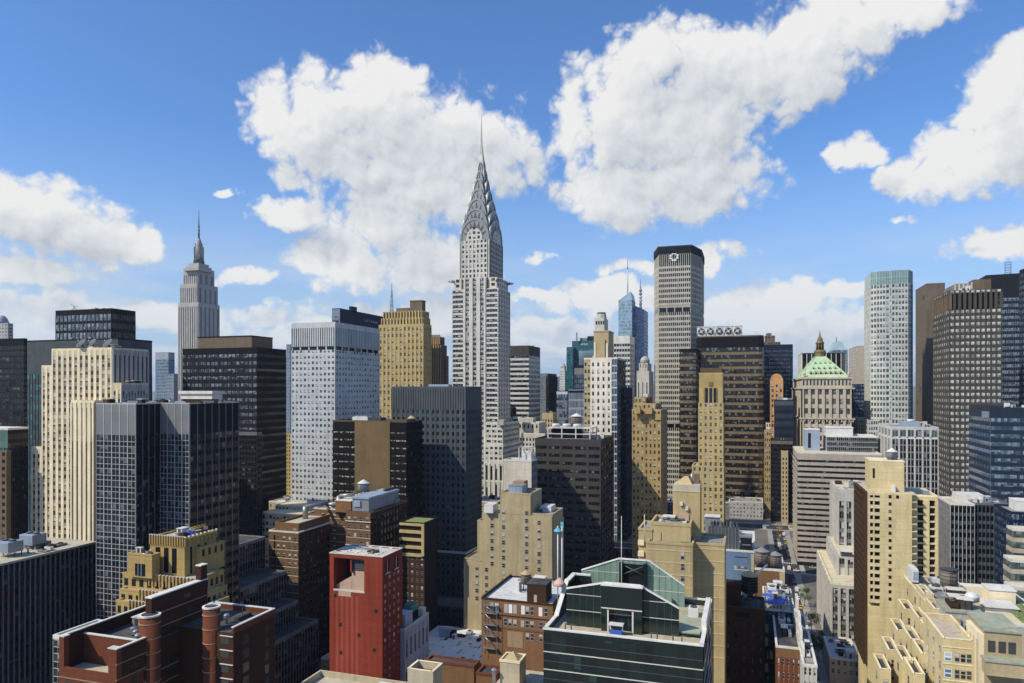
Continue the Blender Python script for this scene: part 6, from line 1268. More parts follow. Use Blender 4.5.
for k in (1, 4): b.w.box(Xr, Xr+.5, yR1-.1, yR2+.3, zR-k*f*.98-.3, zR-k*f*.98, 'coping')
m = b.part('penthouse'); q = (xRb+6, Xr-2.5, yR1-7, yR1+1); m.box(*q, zR-.5, zR+4.5, 'brick_orange'); m.box(q[0]-.2, q[1]+.2, q[2]-.2, q[3]+.2, zR+4.5, zR+4.8, 'coping')
m = b.part('air_handler'); q = (xRb+5, Xr-2, yR1+2, yR2-2); m.box(*q, zR+.6, zR+6, 'unit_grey'); m.box(q[0]-.2, q[1]+.4, q[2]-.3, q[3]+.3, zR+6, zR+6.8, 'unit_blue'); m.box(q[1], q[1]+.5, q[2]+1, q[3]-4, zR+2.5, zR+5.2, 'unit_blue')
for a in range(3): m.lathe(q[0]+2+a*3, q[3]-2.5, [(1.1, zR+6.8), (1.1, zR+8)], 'steel_dark', 12)
# silver duct run
m = b.part('duct'); yy = yR1-9
pts = [(Xr-8, rw[2]+6, z2+1.5), (Xr-8, rw[2]+14, z2+1.8), (Xr-8, yR1-16, zR+1.6), (Xr-8, yR1-9, zR+1.8), (Xr-7, yR1-7.5, zR+6), (Xr-9, yR1-1, zR+6.6)]
for p, q_ in zip(pts, pts[1:]): m.bar(p, q_, .85, 'chrome', 10)
m.bar((Xr-5.5, yR1-8, zR-2), (Xr-6.2, yR1-7.4, zR+6), 1.0, 'galv', 10)
m = b.part('duct'); m.bar((rw[1]-18, rw[3]-9, z2), (rw[1]-18, rw[3]-9, z2+5.5), 1.2, 'chrome', 10); m.bar((rw[1]-18, rw[3]-9, z2+5.2), (Xr-8, rw[3]-6, zR+2.2), .8, 'chrome', 10)
b.clutter((xRb, Xr-8, rw[2]+4, yR1-8), zR-.6, 8, seed=51, mat=('unit_grey','unit_white','galv')); b.clutter((xRb, xRb+14, yR1, yR2), zR, 6, seed=52, mat=('unit_grey','steel_dark'))
b.clutter((Xr-8, Xr-.6, yR1, yR2), zR, 4, seed=57, mat=('unit_grey','galv'))
c = on_roof(None, 353.7, 500, zR+4.8); c = ((xRb+Xr)/2-2, yR1-2.6); water_tank('grey steel water tank with pale cone on the brown H-shaped brick building', c[0], c[1], zR+4.8, 2.6, 3.6, cone='unit_white', body='unit_grey', legs=1.6, ch=.5)
# low cream terraces building behind it
b = Bld('office_block', 'low cream building with two stepped flat roofs below the white gridded tower', 'building')
d = 400; k = dict(pw=.35, pp=.15, rails=[(0,.4,.1,'cream2')], pane=(.4,.95), glass='g_std', top=.8, topmat='cream2')
r = rect(262, 301, 330, d); zt = Z(515.5, d); b.block(r, 0, zt, 'cream2', 'roof_cream', E=st('cream2', 3.6, nx=11, **k), cap='cream', parapet=.5)
r = rect(275, 318, 340, d+14); z2 = Z(507.5, d+14); b.block(r, 0, z2, 'cream2', 'roof_cream', E=st('cream2', 3.6, nx=12, **k), cap='cream', parapet=.5)
# yellow-framed block
b = Bld('office_block', 'small black block with yellow balcony frames left of the slate tower base', 'building')
d = 318; r = rect(400, 424.5, 437.5, d); zt = Z(524, d); b.block(r, 0, zt, 'charcoal', 'roof_green', parapet=.5)
m = b.part('frame'); fh = fp(8.1, d)
zB = Z(556, d); m.box(r[1], r[1]+.8, r[3]-1.2, r[3], zB, zt, 'ochre'); m.box(r[1], r[1]+.8, r[2], r[3]-1.2, zt-1, zt-.02, 'ochre')
for k in range(1, 5): m.box(r[1], r[1]+.78, r[2], r[3]-1.2, zt-1-k*fh*.95, zt-1-k*fh*.95+1.3, 'ochre')
b.face((r[1], r[3]), (0,-1), (1,0), r[3]-r[2], 0, zB, st('brick_dark', 3.3, nx=5, pw=.55, pp=.12, rails=[(0,.4,.08,'brick_dark')], pane=(.4,.92), glass='g_sash'))

# red building with open frame top
def red_building():
    b = Bld('red_building', 'bright red slab building with a big square opening and a dark louvred roof', 'building')
    d = 255; r = rect(329.6, 382.5, 402.5, d); x0, x1, y0, y1 = r; zt = Z(557.5, d); b.loc = ((x0+x1)/2, (y0+y1)/2, 0); w = b.w; rp = 'redpaint'
    yc = lambda x: y1-along(x1, y1, 0, -1, x)
    ya, yb = yc(333.8), yc(364.2); zo0, zo1 = Z(594.5, d), Z(561, d)
    depth = 9.0
    w.box(x0, x1-depth, y0, y1, 0, zt-2, rp); w.box(x1-depth, x1, y0, y1, 0, zo0-.02, rp)
    w.box(x1-depth, x1, y0, ya, zo0-.02, zt-.01, rp); w.box(x1-depth, x1, yb, y1, zo0-.02, zt-2, rp); w.box(x1-.8, x1, ya, yb, zo1, zt-.012, rp)
    for (a, c_, e, g) in ((x0,x1-depth,y0,y0+.8),(x0,x1,y1-.8,y1),(x0,x0+.8,y0+.8,y1-.8),(x1-.8,x1,yb,y1-.8)): w.box(a, c_, e, g, zt-2, zt-.02, rp)
    w.box(x1-.5, x1+.12, y0-.12, y1+.12, zt+.01, zt+.25, 'coping'); w.box(x0-.12, x0+.5, y0-.12, y1+.12, zt+.01, zt+.25, 'coping'); w.box(x0+.5, x1-.5, y0-.12, y0+.5, zt+.01, zt+.24, 'coping'); w.box(x0+.5, x1-.5, y1-.5, y1+.12, zt+.01, zt+.24, 'coping')
    # inside of the opening; a dark sheet stands for the shadowy void
    ys = ya+(yb-ya)*.52; b.w.box(x1-2.2, x1-1.6, ys, yb, zo0, zo1-.4, 'pinkwall'); b.w.box(x1-depth-.02, x1-depth+.2, ya, ys, zo0, zt-2.2, 'charcoal'); b.r.box(x1-depth, x1-.2, ya, yb, zo0-.01, zo0+.05, 'roof_tan')
    w.box(x1-.4, x1+.06, ya-.1, yb+.1, zo0-.25, zo0+.35, 'coping')
    m = b.part('stair_wall'); n = 8
    for k in range(n): y = ya+.2+(ys-ya-.2)*k/n; m.box(x1-2.1, x1-1.5, y, y+(ys-ya)/n-.02, zo0+.05, zo0+1.6+k*.45, 'pinkwall')
    m = b.part('louvre_panel'); m.box(x1-1.6, x1-1.45, ys+.5, yb-.3, zo1-4.6, zo1-.9, 'slate2')
    for k in range(6): m.box(x1-1.45, x1-1.4, ys+.5, yb-.3, zo1-4.5+k*.6, zo1-4.4+k*.6, 'charcoal')
    w.box(x1-1.5, x1-.6, ys-.1, ys+.5, zo1-5.2, zo1, rp)
    # roof deck beams and pits
    b.r.box(x0+.5, x1-.5, y0+.5, y1-.5, zt-1.6, zt-1.5, 'roof_tan'); m = b.part('roof_grid')
    for k in range(1, 6): x = x0+(x1-x0)*k/6; m.box(x-.45, x+.45, y0+.5, y1-.5, zt-1.4, zt+.1, 'coping')
    for k in range(1, 5): y = y0+(y1-y0)*k/5; m.box(x0+.5, x1-.5, y-.5, y+.5, zt-1.38, zt+.04, 'coping')
    for (i, j) in ((0,0),(1,0),(3,1),(4,1),(1,2),(2,3),(5,2),(4,3),(0,3),(2,1),(5,4)): m.box(x0+(x1-x0)*i/6+.5, x0+(x1-x0)*(i+1)/6-.5, y0+(y1-y0)*j/5+.55, y0+(y1-y0)*(j+1)/5-.55, zt-1.49, zt-.2, 'steel_dark' if (i+j) % 2 else 'roof_tan')
    b.clutter((x0+3, x1-3, y0+5, y1-2), zt-.3, 3, seed=6, hmax=1.4)
    # small windows of the sunny front, openings and window columns of the north side
    for (x, y) in ((335.3, 600.5), (340.5, 629.5), (341, 658), (376, 612), (359, 638), (374.5, 651)):
        m = b.part('window'); yy = yc(x); zz = Z(y, d); m.box(x1+.01, x1+.05, yy-.62, yy+.62, zz-.7, zz+.7, 'steel_dark'); m.box(x1+.05, x1+.08, yy-.5, yy+.5, zz-.58, zz+.58, 'g_pane')
    fl = 2.75
    L = x1-x0
    for c, fx in enumerate((.12, .34, .56, .78)):
        for k in range(14):
            if (c*5+k*3) % 7 == 0: continue
            b.panes.append((x1-L*fx, y1+.05, zt-8-k*fl, 1.15, 1.25, (1,0), (0,1), 'g_redwin'))
    for fx in (.22, .66):
        m = b.part('roof_opening'); m.box(x1-L*fx-1.8, x1-L*fx+1.2, y1-.01, y1+.05, zt-6.2, zt-1.8, 'charcoal'); m.box(x1-L*fx-.4, x1-L*fx+.2, y1+.05, y1+.1, zt-6.2, zt-1.8, 'pinkwall'); m.box(x1-L*fx-1.9, x1-L*fx+1.3, y1+.02, y1+.3, zt-6.5, zt-6.2, 'coping')
    # faded cladding strips low on the front
    m = b.part('faded_panel'); wall('red_faded', (.33,.075,.055)); 
    for x in (337, 342, 347, 352, 357): yy = yc(x); m.box(x1+.005, x1+.03, yy-.5, yy+.55, zo0-30, zo0-1.5, 'red_faded')
    m.box(x1+.032, x1+.05, yc(338.5), yc(351), zo0-2, zo0-.3, 'pinkwall')
    b.min_px = 3
red_building()
glass('g_redwin', (.10,.11,.10), pblind=.5, blind=(.45,.42,.36), frame=(.3,.3,.28), fw=.1)
# blue-white building beside it with green tank
b = Bld('white_building', 'blue-white rendered building with tall narrow windows right beside the red building', 'building')
zt = 28.0; dn = (CZ-zt)*F/(632-HZ); X, Y = P(403, dn); x1 = X-1; x0 = X-along(X, Y, -1, 0, 428.5); wall('blue_render', (.45,.48,.55))
b.block((x0, x1, Y-10, Y), 0, zt, 'blue_render', 'roof_dark', N=st('blue_render', 12, nx=6, pw=.62, pp=.2, rails=[(0,.25,.12,'blue_render')], pane=(.25,.8), glass='g_dark', top=1.5, topmat='blue_render'), parapet=.8, cap='coping')
m = b.part('stair_head'); m.box(x1-9, x1-3, Y-6, Y-1, zt, zt+5, 'blue_render'); m = b.part('bulkhead'); m.box(x0+1, x0+4, Y-3, Y-.6, zt, zt+3.2, 'coping')
t = Bld('water_tank', 'square green tank on a black box atop the blue-white rendered building', 'water tank', 'rooftop water tanks'); c = ((x0+x1)/2-5, Y-5, zt); t.loc = c
m = t.part('stand'); m.box(c[0]-3, c[0]+3, c[1]-2.4, c[1]+2.4, zt, zt+2.6, 'charcoal'); m = t.part('tank'); m.box(c[0]-2.6, c[0]+2.6, c[1]-1.6, c[1]+1.6, zt+2.6, zt+5.4, 'teal_paint'); m.box(c[0]-2.7, c[0]+2.7, c[1]-1.7, c[1]+1.7, zt+5.4, zt+5.6, 'greenpanel')
# patched white roof hall
b = Bld('low_building', 'low hall with a wide patched white flat roof between the blue-white and tan buildings', 'building')
zt = 9.0; dn = (CZ-zt)*F/(664-HZ); X, Y = P(478, dn); x1 = X; y0 = Y-along(X, Y, 0, -1, 424)
b.block((x1-38, x1, y0-12, Y+8), 0, zt, 'brick_brown', 'roof_patched', parapet=.4, E=st('brick_brown', 4, nx=6, pw=.6, rails=[(0,.4,.15,'brick_brown')], pane=(.4,.9), glass='g_sash'))
roofmat('roof_patched', (.62,.61,.57), (.72,.70,.65), .4)
R = random.Random(12)
for k in range(36):
    m = b.part('tar_patch'); x, y = x1-R.uniform(2, 34), R.uniform(y0-4, Y+5); a, e = R.uniform(.5, 1.9), R.uniform(.25, .9); m.box(x-a, x+a, y-e, y+e, zt+.062, zt+.078, R.choice(('roof_dark','roof_tan','roof_grey','roof_dark')))
m = b.part('air_handler'); p = on_roof(None, 446, 636, zt); m.box(p[0]-2, p[0]+2, p[1]-2.6, p[1]+2.6, zt+.3, zt+3.6, 'unit_blue'); m.box(p[0]-1.9, p[0]+1.9, p[1]+2.6, p[1]+4.4, zt, zt+2.6, 'charcoal'); b.clutter((x1-36, x1-22, y0, Y+6), zt, 6, seed=8, hmax=1.6)

# tan stepped building
def tan_stepped():
    b = Bld('brick_building', 'tan brick building with stepped shoulders, sparse windows and a blue-grey roof cabin', 'building')
    d = 318; pm = 'tanbrick'; wall('tan_wall', (.40,.33,.20), var=.3, streak=.3, joint=0); pm = 'tan_wall'; f = fp(7.8, d)
    L = 24
    Xf = rect(500.5, 531, 541, d, L=17)[1]
    def tier(xl, xr, y, L, o):
        r = rect_on(Xf-o, xl, xr, L); z = Z(y, d); b.block(r, 0, z, pm, 'roof_grey', parapet=.7, cap=pm); return r, z
    rA, zA = tier(477.5, 552.6, 525, 20, .12); rB, zB = tier(464, 478, 564.5, 20, .16); rC, zC = tier(483, 552.7, 514.5, 18, .08); rD, zD = tier(500.5, 531, 495, 17, 0)
    X = rD[1]+.12; yc = lambda x: rD[3]-along(rD[1], rD[3], 0, -1, x)
    cols = [(477.4, 572, 5), (487, 573, 6), (492.5, 520, 7), (504, 513, 10), (527, 513, 10), (539.5, 522, 8)]
    for x, y0, n in cols:
        for k in range(n): b.panes.append((X+(.9 if x < 500 or x > 532 else .05)*0+.06+.55, yc(x), Z(y0+k*7.75, d), 1.55, 1.9, (0,-1), (1,0), 'g_sash'))
    # flat bay so that the windows sit in one plane
    b.w.box(rD[1]+.0, rD[1]+.62, yc(483.2), yc(552.4), 0, Z(515.2, d), pm); b.w.box(rD[1]+.003, rD[1]+.61, yc(464.2), yc(483.1), 0, Z(565.4, d), pm); b.w.box(rD[1]+.002, rD[1]+.60, yc(500.7), yc(530.8), Z(515, d), Z(495.6, d), pm); b.w.box(rD[1]+.001, rD[1]+.6, yc(477.8), yc(483.15), Z(565, d), Z(526, d), pm)
    m = b.part('roof_cabin'); q = rect(508.5, 522, 526, d+2, L=7); m.box(q[0], q[1], q[2], q[3], zD+.2, Z(487, d), 'unit_blue'); m.box(q[0]-.15, q[1]+.15, q[2]-.15, q[3]+.15, Z(487, d), Z(486.3, d), 'galv')
    for k in range(5): y = q[2]+(q[3]-q[2])*(k+.5)/5; m.box(q[1], q[1]+.08, y-.06, y+.06, zD+.3, Z(487, d), 'galv')
    m = b.part('bulkhead'); q2 = rect(513, 524, 528, d+10, L=6); m.box(*q2, zD, Z(481.5, d+10), 'lightbrown')
    m = b.part('roof_cabin'); q = rect(484, 493, 496, d+3, L=7); m.box(*q, zC, Z(506, d), 'unit_white'); m = b.part('roof_cabin'); q = rect(540.5, 551, 556, d+5, L=8); m.box(*q, zC, Z(508.5, d), 'unit_white'); m.box(q[1], q[1]+1.6, q[2], q[2]+3.2, zC, Z(510, d), 'unit_blue')
    b.clutter((rC[0], rC[1], yc(532), yc(541)), zC, 2, seed=3, hmax=1.2)
tan_stepped()
# brown brick mill with fire escape
def mill():
    b = Bld('brick_building', 'brown brick loft building with white roof, shuttered windows and zigzag fire escape', 'building')
    zt = 47.5; d = (CZ-zt)*F/(606-HZ); pm = 'brick_orange'
    X, Y = P(553, d); w = along(X, Y, 0, -1, 481.5); r = (X-30, X, Y-w, Y); yc = lambda x: Y-along(X, Y, 0, -1, x)
    b.block(r, 0, zt, pm, 'roof_white', parapet=.6, pw=.4, cap='brick_dark')
    def win(x, y, wv, hv, g): b.panes.append((X+.05, yc(x), Z(y, d), wv, hv, (0,-1), (1,0), g))
    for x, g in ((492, 'g_shut'), (497, 'g_shut'), (506, 'g_shut'), (510.5, 'g_shut'), (515, 'g_shut'), (523, 'g_shut'), (527.3, 'g_sash'), (532, 'g_sash'), (540.5, 'g_shut'), (546, 'g_sash')): win(x, 613, 1.25, 2.9, g)
    for x in (505.5, 510, 515, 522.5, 527.3, 532, 541, 547): win(x, 627, 1.25, 2.4, 'g_sash')
    for x in (527.5, 532.3, 541, 547): win(x, 639.5, 1.25, 2.4, 'g_sash')
    m = b.part('infill_panel'); m.box(X+.01, X+.08, yc(507.5), yc(523), Z(652, d), Z(636, d), 'lightbrown')
    b.w.box(X-.01, X+.15, Y-w, Y, Z(620.8, d), Z(620, d), 'brick_dark'); b.w.box(X-.01, X+.12, Y-w, Y, Z(634, d), Z(633.4, d), 'brick_brown')
    b.min_px = 4
    t = b.part('fire_escape'); y0, y1 = yc(484.5), yc(498); zs = [Z(yy, d) for yy in (655, 642.5, 631, 619, 611)]
    for z in zs: t.box(X+.25, X+1.5, y0, y1, z, z+.12, 'galv'); t.box(X+1.44, X+1.5, y0, y1, z+.9, z+1.0, 'galv')
    for (za, zb), fl in zip(zip(zs, zs[1:]), (0, 1, 0, 1)):
        a, c_ = (y0+.3, y1-.3) if not fl else (y0+.3, y1-.3)
        for o in (.5, 1.2): t.bar((X+o, c_, za+.1), (X+o, a, zb+.1), .11, 'galv', 4)
        for k in range(9): s = (k+.5)/9; yy = c_+(a-c_)*s; t.box(X+.5, X+1.2, yy-.15, yy+.15, za+(zb-za)*s, za+(zb-za)*s+.06, 'galv')
    for y in (y0, y1): t.box(X+1.42, X+1.52, y-.06, y+.06, zs[0]-2, zs[-1]+1.2, 'galv'); t.box(X+.28, X+.36, y-.06, y+.06, zs[0]-2, zs[-1]+1.2, 'galv')
    m = b.part('penthouse'); p = on_roof(None, 527, 602, zt); p2 = on_roof(None, 547, 602, zt); m.box(p[0]-7, p[0], p[1], p2[1]+.3, zt, zt+6, 'brick_dark'); m.box(p[0]-7.2, p[0]+.2, p[1]-.2, p2[1]+.5, zt+6, zt+6.3, 'roof_dark'); m.box(p[0], p[0]+.06, p[1]+2.4, p[1]+3.4, zt, zt+2.6, 'pinkwall')
    m = b.part('air_handler'); q = on_roof(None, 517.5, 591, zt); m.box(q[0]-1, q[0]+1, q[1]-.9, q[1]+.9, zt, zt+3.2, 'unit_white')
    q = on_roof(None, 526, 592, zt); water_tank('dark wooden water tank with tan cone on the loft building with the fire escape', q[0], q[1], zt, 1.75, 3.3, legs=2.6, ch=.55)
    m = b.part('roof_curb'); m.box(r[0], X, yc(482.5)-.2, yc(482.5)+.3, zt+.6, zt+1.1, 'brick_dark')
    b.clutter((r[0]+2, r[0]+14, r[2]+3, r[3]-3), zt, 4, seed=21, hmax=1.5)
mill()

# bottom strip of roofs
b = Bld('stucco_bulkhead', 'beige open-topped stucco box at the bottom edge right of the red building', 'building')
d = 150; r = rect(407.5, 433, 447, d, L=5); zt = Z(675, d); x0, x1, y0, y1 = r; b.loc = ((x0+x1)/2, (y0+y1)/2, 0); wall('stucco', (.47,.41,.29)); 
zt = Z(672, d); b.w.box(x0, x1, y0, y1, 0, zt-1.6, 'stucco')
for (a, c_, e, g) in ((x0,x1,y0,y0+.35),(x0,x1,y1-.35,y1),(x0,x0+.35,y0+.35,y1-.35),(x1-.35,x1,y0+.35,y1-.35)): b.w.box(a, c_, e, g, zt-1.6, zt, 'stucco'); b.w.box(a-.06, c_+.06, e-.06, g+.06, zt, zt+.12, 'cream')
b.r.box(x0+.3, x1-.3, y0+.3, y1-.3, zt-1.6, zt-1.5, 'brick_red')
b = Bld('brick_building', 'plain brown brick building with red roof edges, right of the open-topped stucco box', 'building')
d = 165; r = rect(425, 474, 478, d, L=3.5); zt = Z(668, d); b.block(r, 0, zt, 'brick_brown', 'roof_dark', parapet=.5, cap='brick_red')
r2 = rect(476, 496, 500, d-4, L=5); b.block(r2, 0, Z(677, d-4), 'brick_brown', 'roof_dark', parapet=.5, cap='brick_red')
b = Bld('stucco_bulkhead', 'beige stucco stair tower with a pyramid cap, left of the green glass building', 'building')
d = 150; r = rect(500, 519.5, 526, d, L=4.5); zt = Z(664, d); b.block(r, 0, zt, 'stucco', None, parapet=.5, cap='cream', pw=.25); x0, x1, y0, y1 = r
m = b.part('roof'); m.frustum([(x0+.3,y0+.3,zt+.1),(x1-.3,y0+.3,zt+.1),(x1-.3,y1-.3,zt+.1),(x0+.3,y1-.3,zt+.1)], [((x0+x1)/2-.1,(y0+y1)/2-.1,zt+1.6),((x0+x1)/2+.1,(y0+y1)/2-.1,zt+1.6),((x0+x1)/2+.1,(y0+y1)/2+.1,zt+1.6),((x0+x1)/2-.1,(y0+y1)/2+.1,zt+1.6)], 'wood_cone')
b.w.box(x0-6, x1+4, y0-1.5, y1+9, 0, Z(680, d)-2, 'stucco'); b.r.box(x0-5.9, x1+3.9, y0-1.4, y1+8.9, Z(680, d)-2, Z(680, d)-1.95, 'roof_tan')
m = b.part('roof_vent'); m.lathe(x1+1, y0-1, [(.35, Z(680, d)-2), (.35, Z(672, d)), (.6, Z(671, d)), (.1, Z(669, d))], 'galv', 10)
m = b.part('roof_vent'); m.lathe(x1-3, y1+5, [(.35, Z(680, d)-2), (.35, Z(676, d)), (.6, Z(675, d)), (.1, Z(673, d))], 'unit_white', 10)
b = Bld('low_building', 'beige parapet-walled flat roof at the bottom edge below the red building', 'building')
d = 170; r = rect(300, 398, 402, d, L=9); zt = Z(698, d); b.block(r, 0, zt-1.6, 'stucco', 'roof_tan', parapet=1.6, pw=.4, cap='stucco'); m = b.part('bulkhead'); m.box(r[0]+3, r[0]+7, r[3]-8, r[3]-3, zt-1.6, zt+.6, 'unit_white')
# ------------------------------------------------------------------ centre and right foreground
def green_glass():
    b = Bld('glass_building', 'dark green glass building with white-edged gable roof walls in the centre foreground', 'building')
    d = 130; X, Y = P(703, d); zt = Z(645, d); yS = Y-along(X, Y, 0, -1, 543.6); L = 30; b.loc = (X-L/2, (yS+Y)/2, 0); w = b.w
    xb = X-L; W = Y-yS
    wall('green_skin', (.007,.018,.016), rough=.2, spec=.8)
    w.box(xb, X, yS, Y, 0, zt-1.8, 'green_skin'); b.r.box(xb+.4, X-.4, yS+.4, Y-.4, zt-1.8, zt-1.5, 'roof_deck')
    # glazed front with thin white string courses
    f = 3.4
    b.face((X, Y), (0,-1), (1,0), W, 0, zt-1.2, st('green_skin', f, nx=20, pw=.035, pp=.08, rails=[(0,.05,.12,'coping'),(.5,.515,.09,'mullion_dim')], pane=(.05,1), glass='g_green'))
    b.face((xb, Y), (1,0), (0,1), L, 0, zt-1.2, st('green_skin', f, nx=14, pw=.03, pp=.06, rails=[(0,.05,.12,'coping')], pane=(.05,1), glass='g_green'))
    def para(x0, x1, y0, y1, h, z0=zt-1.75, cap=True, mat='green_skin'):
        w.box(x0, x1, y0, y1, z0, h, mat)
        if cap: w.box(x0-.12, x1+.12, y0-.12, y1+.12, h, h+.28, 'coping_white')
    para(X-.5, X, yS, Y, zt-.3); para(xb, X-.5, yS, yS+.5, zt-.3); para(xb, X-.5, Y-.5, Y, zt-.3); para(xb, xb+.5, yS+.5, Y-.5, zt-.3)
    yc = lambda x, xx: (Y-along(X, Y, 0, -1, x))
    # gable walls (front: dark glass; back: pale green panels)
    def gable(xo, x_lo, x_t0, x_t1, x_hi, y_lo, y_top, y_hi, mat, name):
        Xg = X-xo; dg = depth_of(Xg, Y)
        Yg = lambda x: Y+along(Xg, Y, 0, 1, x)
        zz = lambda y: Z(y, dg)
        m = b.part(name); th = .3
        prof = [(Yg(x_lo), zt-1.5), (Yg(x_hi), zt-1.5), (Yg(x_hi), zz(y_hi)), (Yg(x_t1), zz(y_top)), (Yg(x_t0), zz(y_top)), (Yg(x_lo), zz(y_lo))]
        m.slab([(Xg, y, z) for y, z in prof], (-th,0,0), mat)
        sm = b.sub('panel_seam')
        ylo, yhi = YgA_ = sorted((prof[0][0], prof[1][0]))
        def top_at(y):
            for a, e in ((5,4),(4,3),(3,2)):
                (ya, za), (yb, zb) = sorted((prof[a], prof[e]))
                if ya <= y <= yb: return za+(zb-za)*(y-ya)/max(1e-6, yb-ya)
            return zt
        k_ = int((yhi-ylo)/1.35)
        for j in range(1, k_): y = ylo+(yhi-ylo)*j/k_; sm.box(Xg, Xg+.035, y-.03, y+.03, zt-1.5, top_at(y), 'slate')
        zq = zt+1.6
        while zq < max(p[1] for p in prof)-1:
            ok = [ylo+(yhi-ylo)*j/40 for j in range(41) if top_at(ylo+(yhi-ylo)*j/40) > zq+.1]
            if ok: sm.box(Xg, Xg+.07, min(ok), max(ok), zq, zq+.11, 'coping')
            zq += 3.2
        c = b.sub('coping')
        for (a, e) in ((5,4),(4,3),(3,2)):
            (ya, za), (yb, zb) = prof[a], prof[e]; c.slab([(Xg+.18, ya, za), (Xg+.18, yb, zb), (Xg+.14, yb, zb+.26), (Xg+.14, ya, za+.26)], (-th-.28,0,0), 'coping_white')
        return Xg, Yg, zz
    XgA, YA, zA = gable(7.5, 566.5, 605, 640, 679, 601.5, 592, 611.5, 'green_skin', 'gable_wall')
    # portal projecting from the front gable
    m = b.part('portal'); ya, yb = YA(602.5), YA(643); z2 = zA(592.5)
    Xp = XgA+1.3; yo0, yo1 = YA(610), YA(633); zo = zA(617)
    m.box(XgA, Xp, ya, yo0, zt-1.5, z2, 'green_skin'); m.box(XgA, Xp, yo1, yb, zt-1.5, z2, 'green_skin'); m.box(XgA, Xp, yo0, yo1, zo, z2-.01, 'green_skin'); m.box(XgA-.02, Xp+.15, ya-.1, yb+.1, z2, z2+.3, 'coping_white'); m.box(Xp, Xp+.1, ya, yb, zo+.2, zo+.4, 'coping'); m.box(Xp, Xp+.1, yo0-.3, yo0, zt-1.5, zo, 'coping'); m.box(Xp, Xp+.1, yo1, yo1+.3, zt-1.5, zo, 'coping')
    XgB, YB, zB = gable(27, 581.5, 619, 649, 684.5, 581, 566, 588.5, 'g_back', 'gable_wall')
    m = b.part('gable_wall', 'pale sunlit green panels behind'); m.box(XgB+.3, XgB+1.2, YB(620), YB(624), zt-1.5, zB(568), 'green_skin'); m.box(XgB+.3, XgB+1.2, YB(644), YB(648), zt-1.5, zB(568), 'green_skin'); m.box(XgB+.02, XgB+.1, YB(621), YB(647), zt-1.5, zB(570), 'charcoal')
    for (a, e) in ((0,1),(1,0)): m.bar((XgB+.7, YB(624), zB(580+a*-9)), (XgB+.7, YB(644), zB(580+e*-9)), .1, 'greenpanel', 4)
    # small gable returns (slanted glass sides)
    m = b.part('slanted_glazing'); m.slab([(XgA-.5, YA(668), zt-1.5), (XgB+.2, YB(672), zt-1.5), (XgB+.2, YB(672), zt+.2), (XgA-.5, YA(668), zt-.6)], (0,.3,0), 'green_skin')
    # left corner pylon with slanted coping
    m = b.part('pylon'); x0 = X-17; m.box(x0-7, x0, yS, yS+.8, zt-1.5, zt+4.6, 'green_skin'); m.box(x0-7.1, x0+.1, yS-.1, yS+.9, zt+4.6, zt+4.9, 'coping_white')
    m.box(x0-7, x0-6.2, yS+.8, yS+4.0, zt-1.5, zt+4.6, 'green_skin'); m.box(x0-7.1, x0-6.1, yS+.9, yS+4.2, zt+4.6, zt+4.88, 'coping_white')
    m.slab([(x0, yS, zt+4.9), (x0, yS+.9, zt+4.9), (x0+9, yS+.9, zt-.1), (x0+9, yS, zt-.1)], (0,0,.35), 'coping_white'); m.slab([(x0, yS+.1, zt-.3), (x0+9, yS+.1, zt-.3), (x0, yS+.1, zt+4.9)], (0,.6,0), 'green_skin')
    m.slab([(x0-6.2, yS+4.0, zt-1.5), (x0+1, yS+6.5, zt-1.5), (x0-6.2, yS+4.0, zt+4.5)], (-.2,.4,0), 'green_skin')
    # right white wing wall and plant deck
    m = b.part('wing_wall'); m.box(X-26, X-9.5, Y-.9, Y+.05, zt-1.5, zt+1.4, 'coping_white'); m = b.part('plant_deck'); m.box(X-22, X-8, Y-5.4, Y-1, zt-1.5, zt-.8, 'greenpanel'); m.box(X-22, X-8, Y-5.4, Y-1, zt-.8, zt-.6, 'roof_olive'); m.box(X-8, X-7.9, Y-5.4, Y-1, zt-1.5, zt-1.0, 'charcoal'); m = b.part('air_handler'); m.box(X-20, X-17.5, Y-4, Y-2, zt-.6, zt+1.2, 'unit_white'); m.lathe(X-18.7, Y-3, [(.7, zt+1.2), (.7, zt+1.4)], 'steel_dark', 12)
    # clutter on the deck
    m = b.part('window_cleaning_cradle'); m.box(X-5.4, X-3.8, YA(613), YA(625), zt-1.4, zt-.5, 'tarp_blue'); m.box(X-5.3, X-3.9, YA(612), YA(626), zt+.5, zt+.8, 'unit_white')
    for y in (613, 625): m.box(X-4.7, X-4.5, YA(y)-.1, YA(y)+.1, zt-.5, zt+.5, 'steel_white')
    for (yx, s) in ((563, 1), (569, 1), (650, 1), (656, 0), (672, 1), (681, 1)):
        m = b.part('roof_davit'); yy = Y-along(X, Y, 0, -1, yx); m.bar((X-1.8, yy, zt-1.5), (X-1.8, yy, zt+.7), .13, 'steel_dark', 6); m.bar((X-1.8, yy, zt+.65), (X-2.4, yy+1.6*s, zt+.4), .1, 'steel_dark', 5)
    for k in range(2): m = b.part('mast'); c = P((557.8, 562)[k], d+22); m.bar((c[0], c[1], zt), (c[0], c[1], Z(526, d+22)), .13, 'steel_white', 6); m.lathe(c[0], c[1], [(.12, Z(532, d+22)), (.9, Z(531, d+22)), (.1, Z(527, d+22))], 'cyan_paint', 10) if k == 0 else m.box(c[0]-.1, c[0]+.1, c[1]-.3, c[1]+.3, Z(528, d+22), Z(522, d+22), 'cyan_paint')
    m = b.part('mast'); c = P(621.5, d+27); m.bar((c[0], c[1], zt), (c[0], c[1], Z(516, d+27)), .12, 'steel_white', 6, .06)
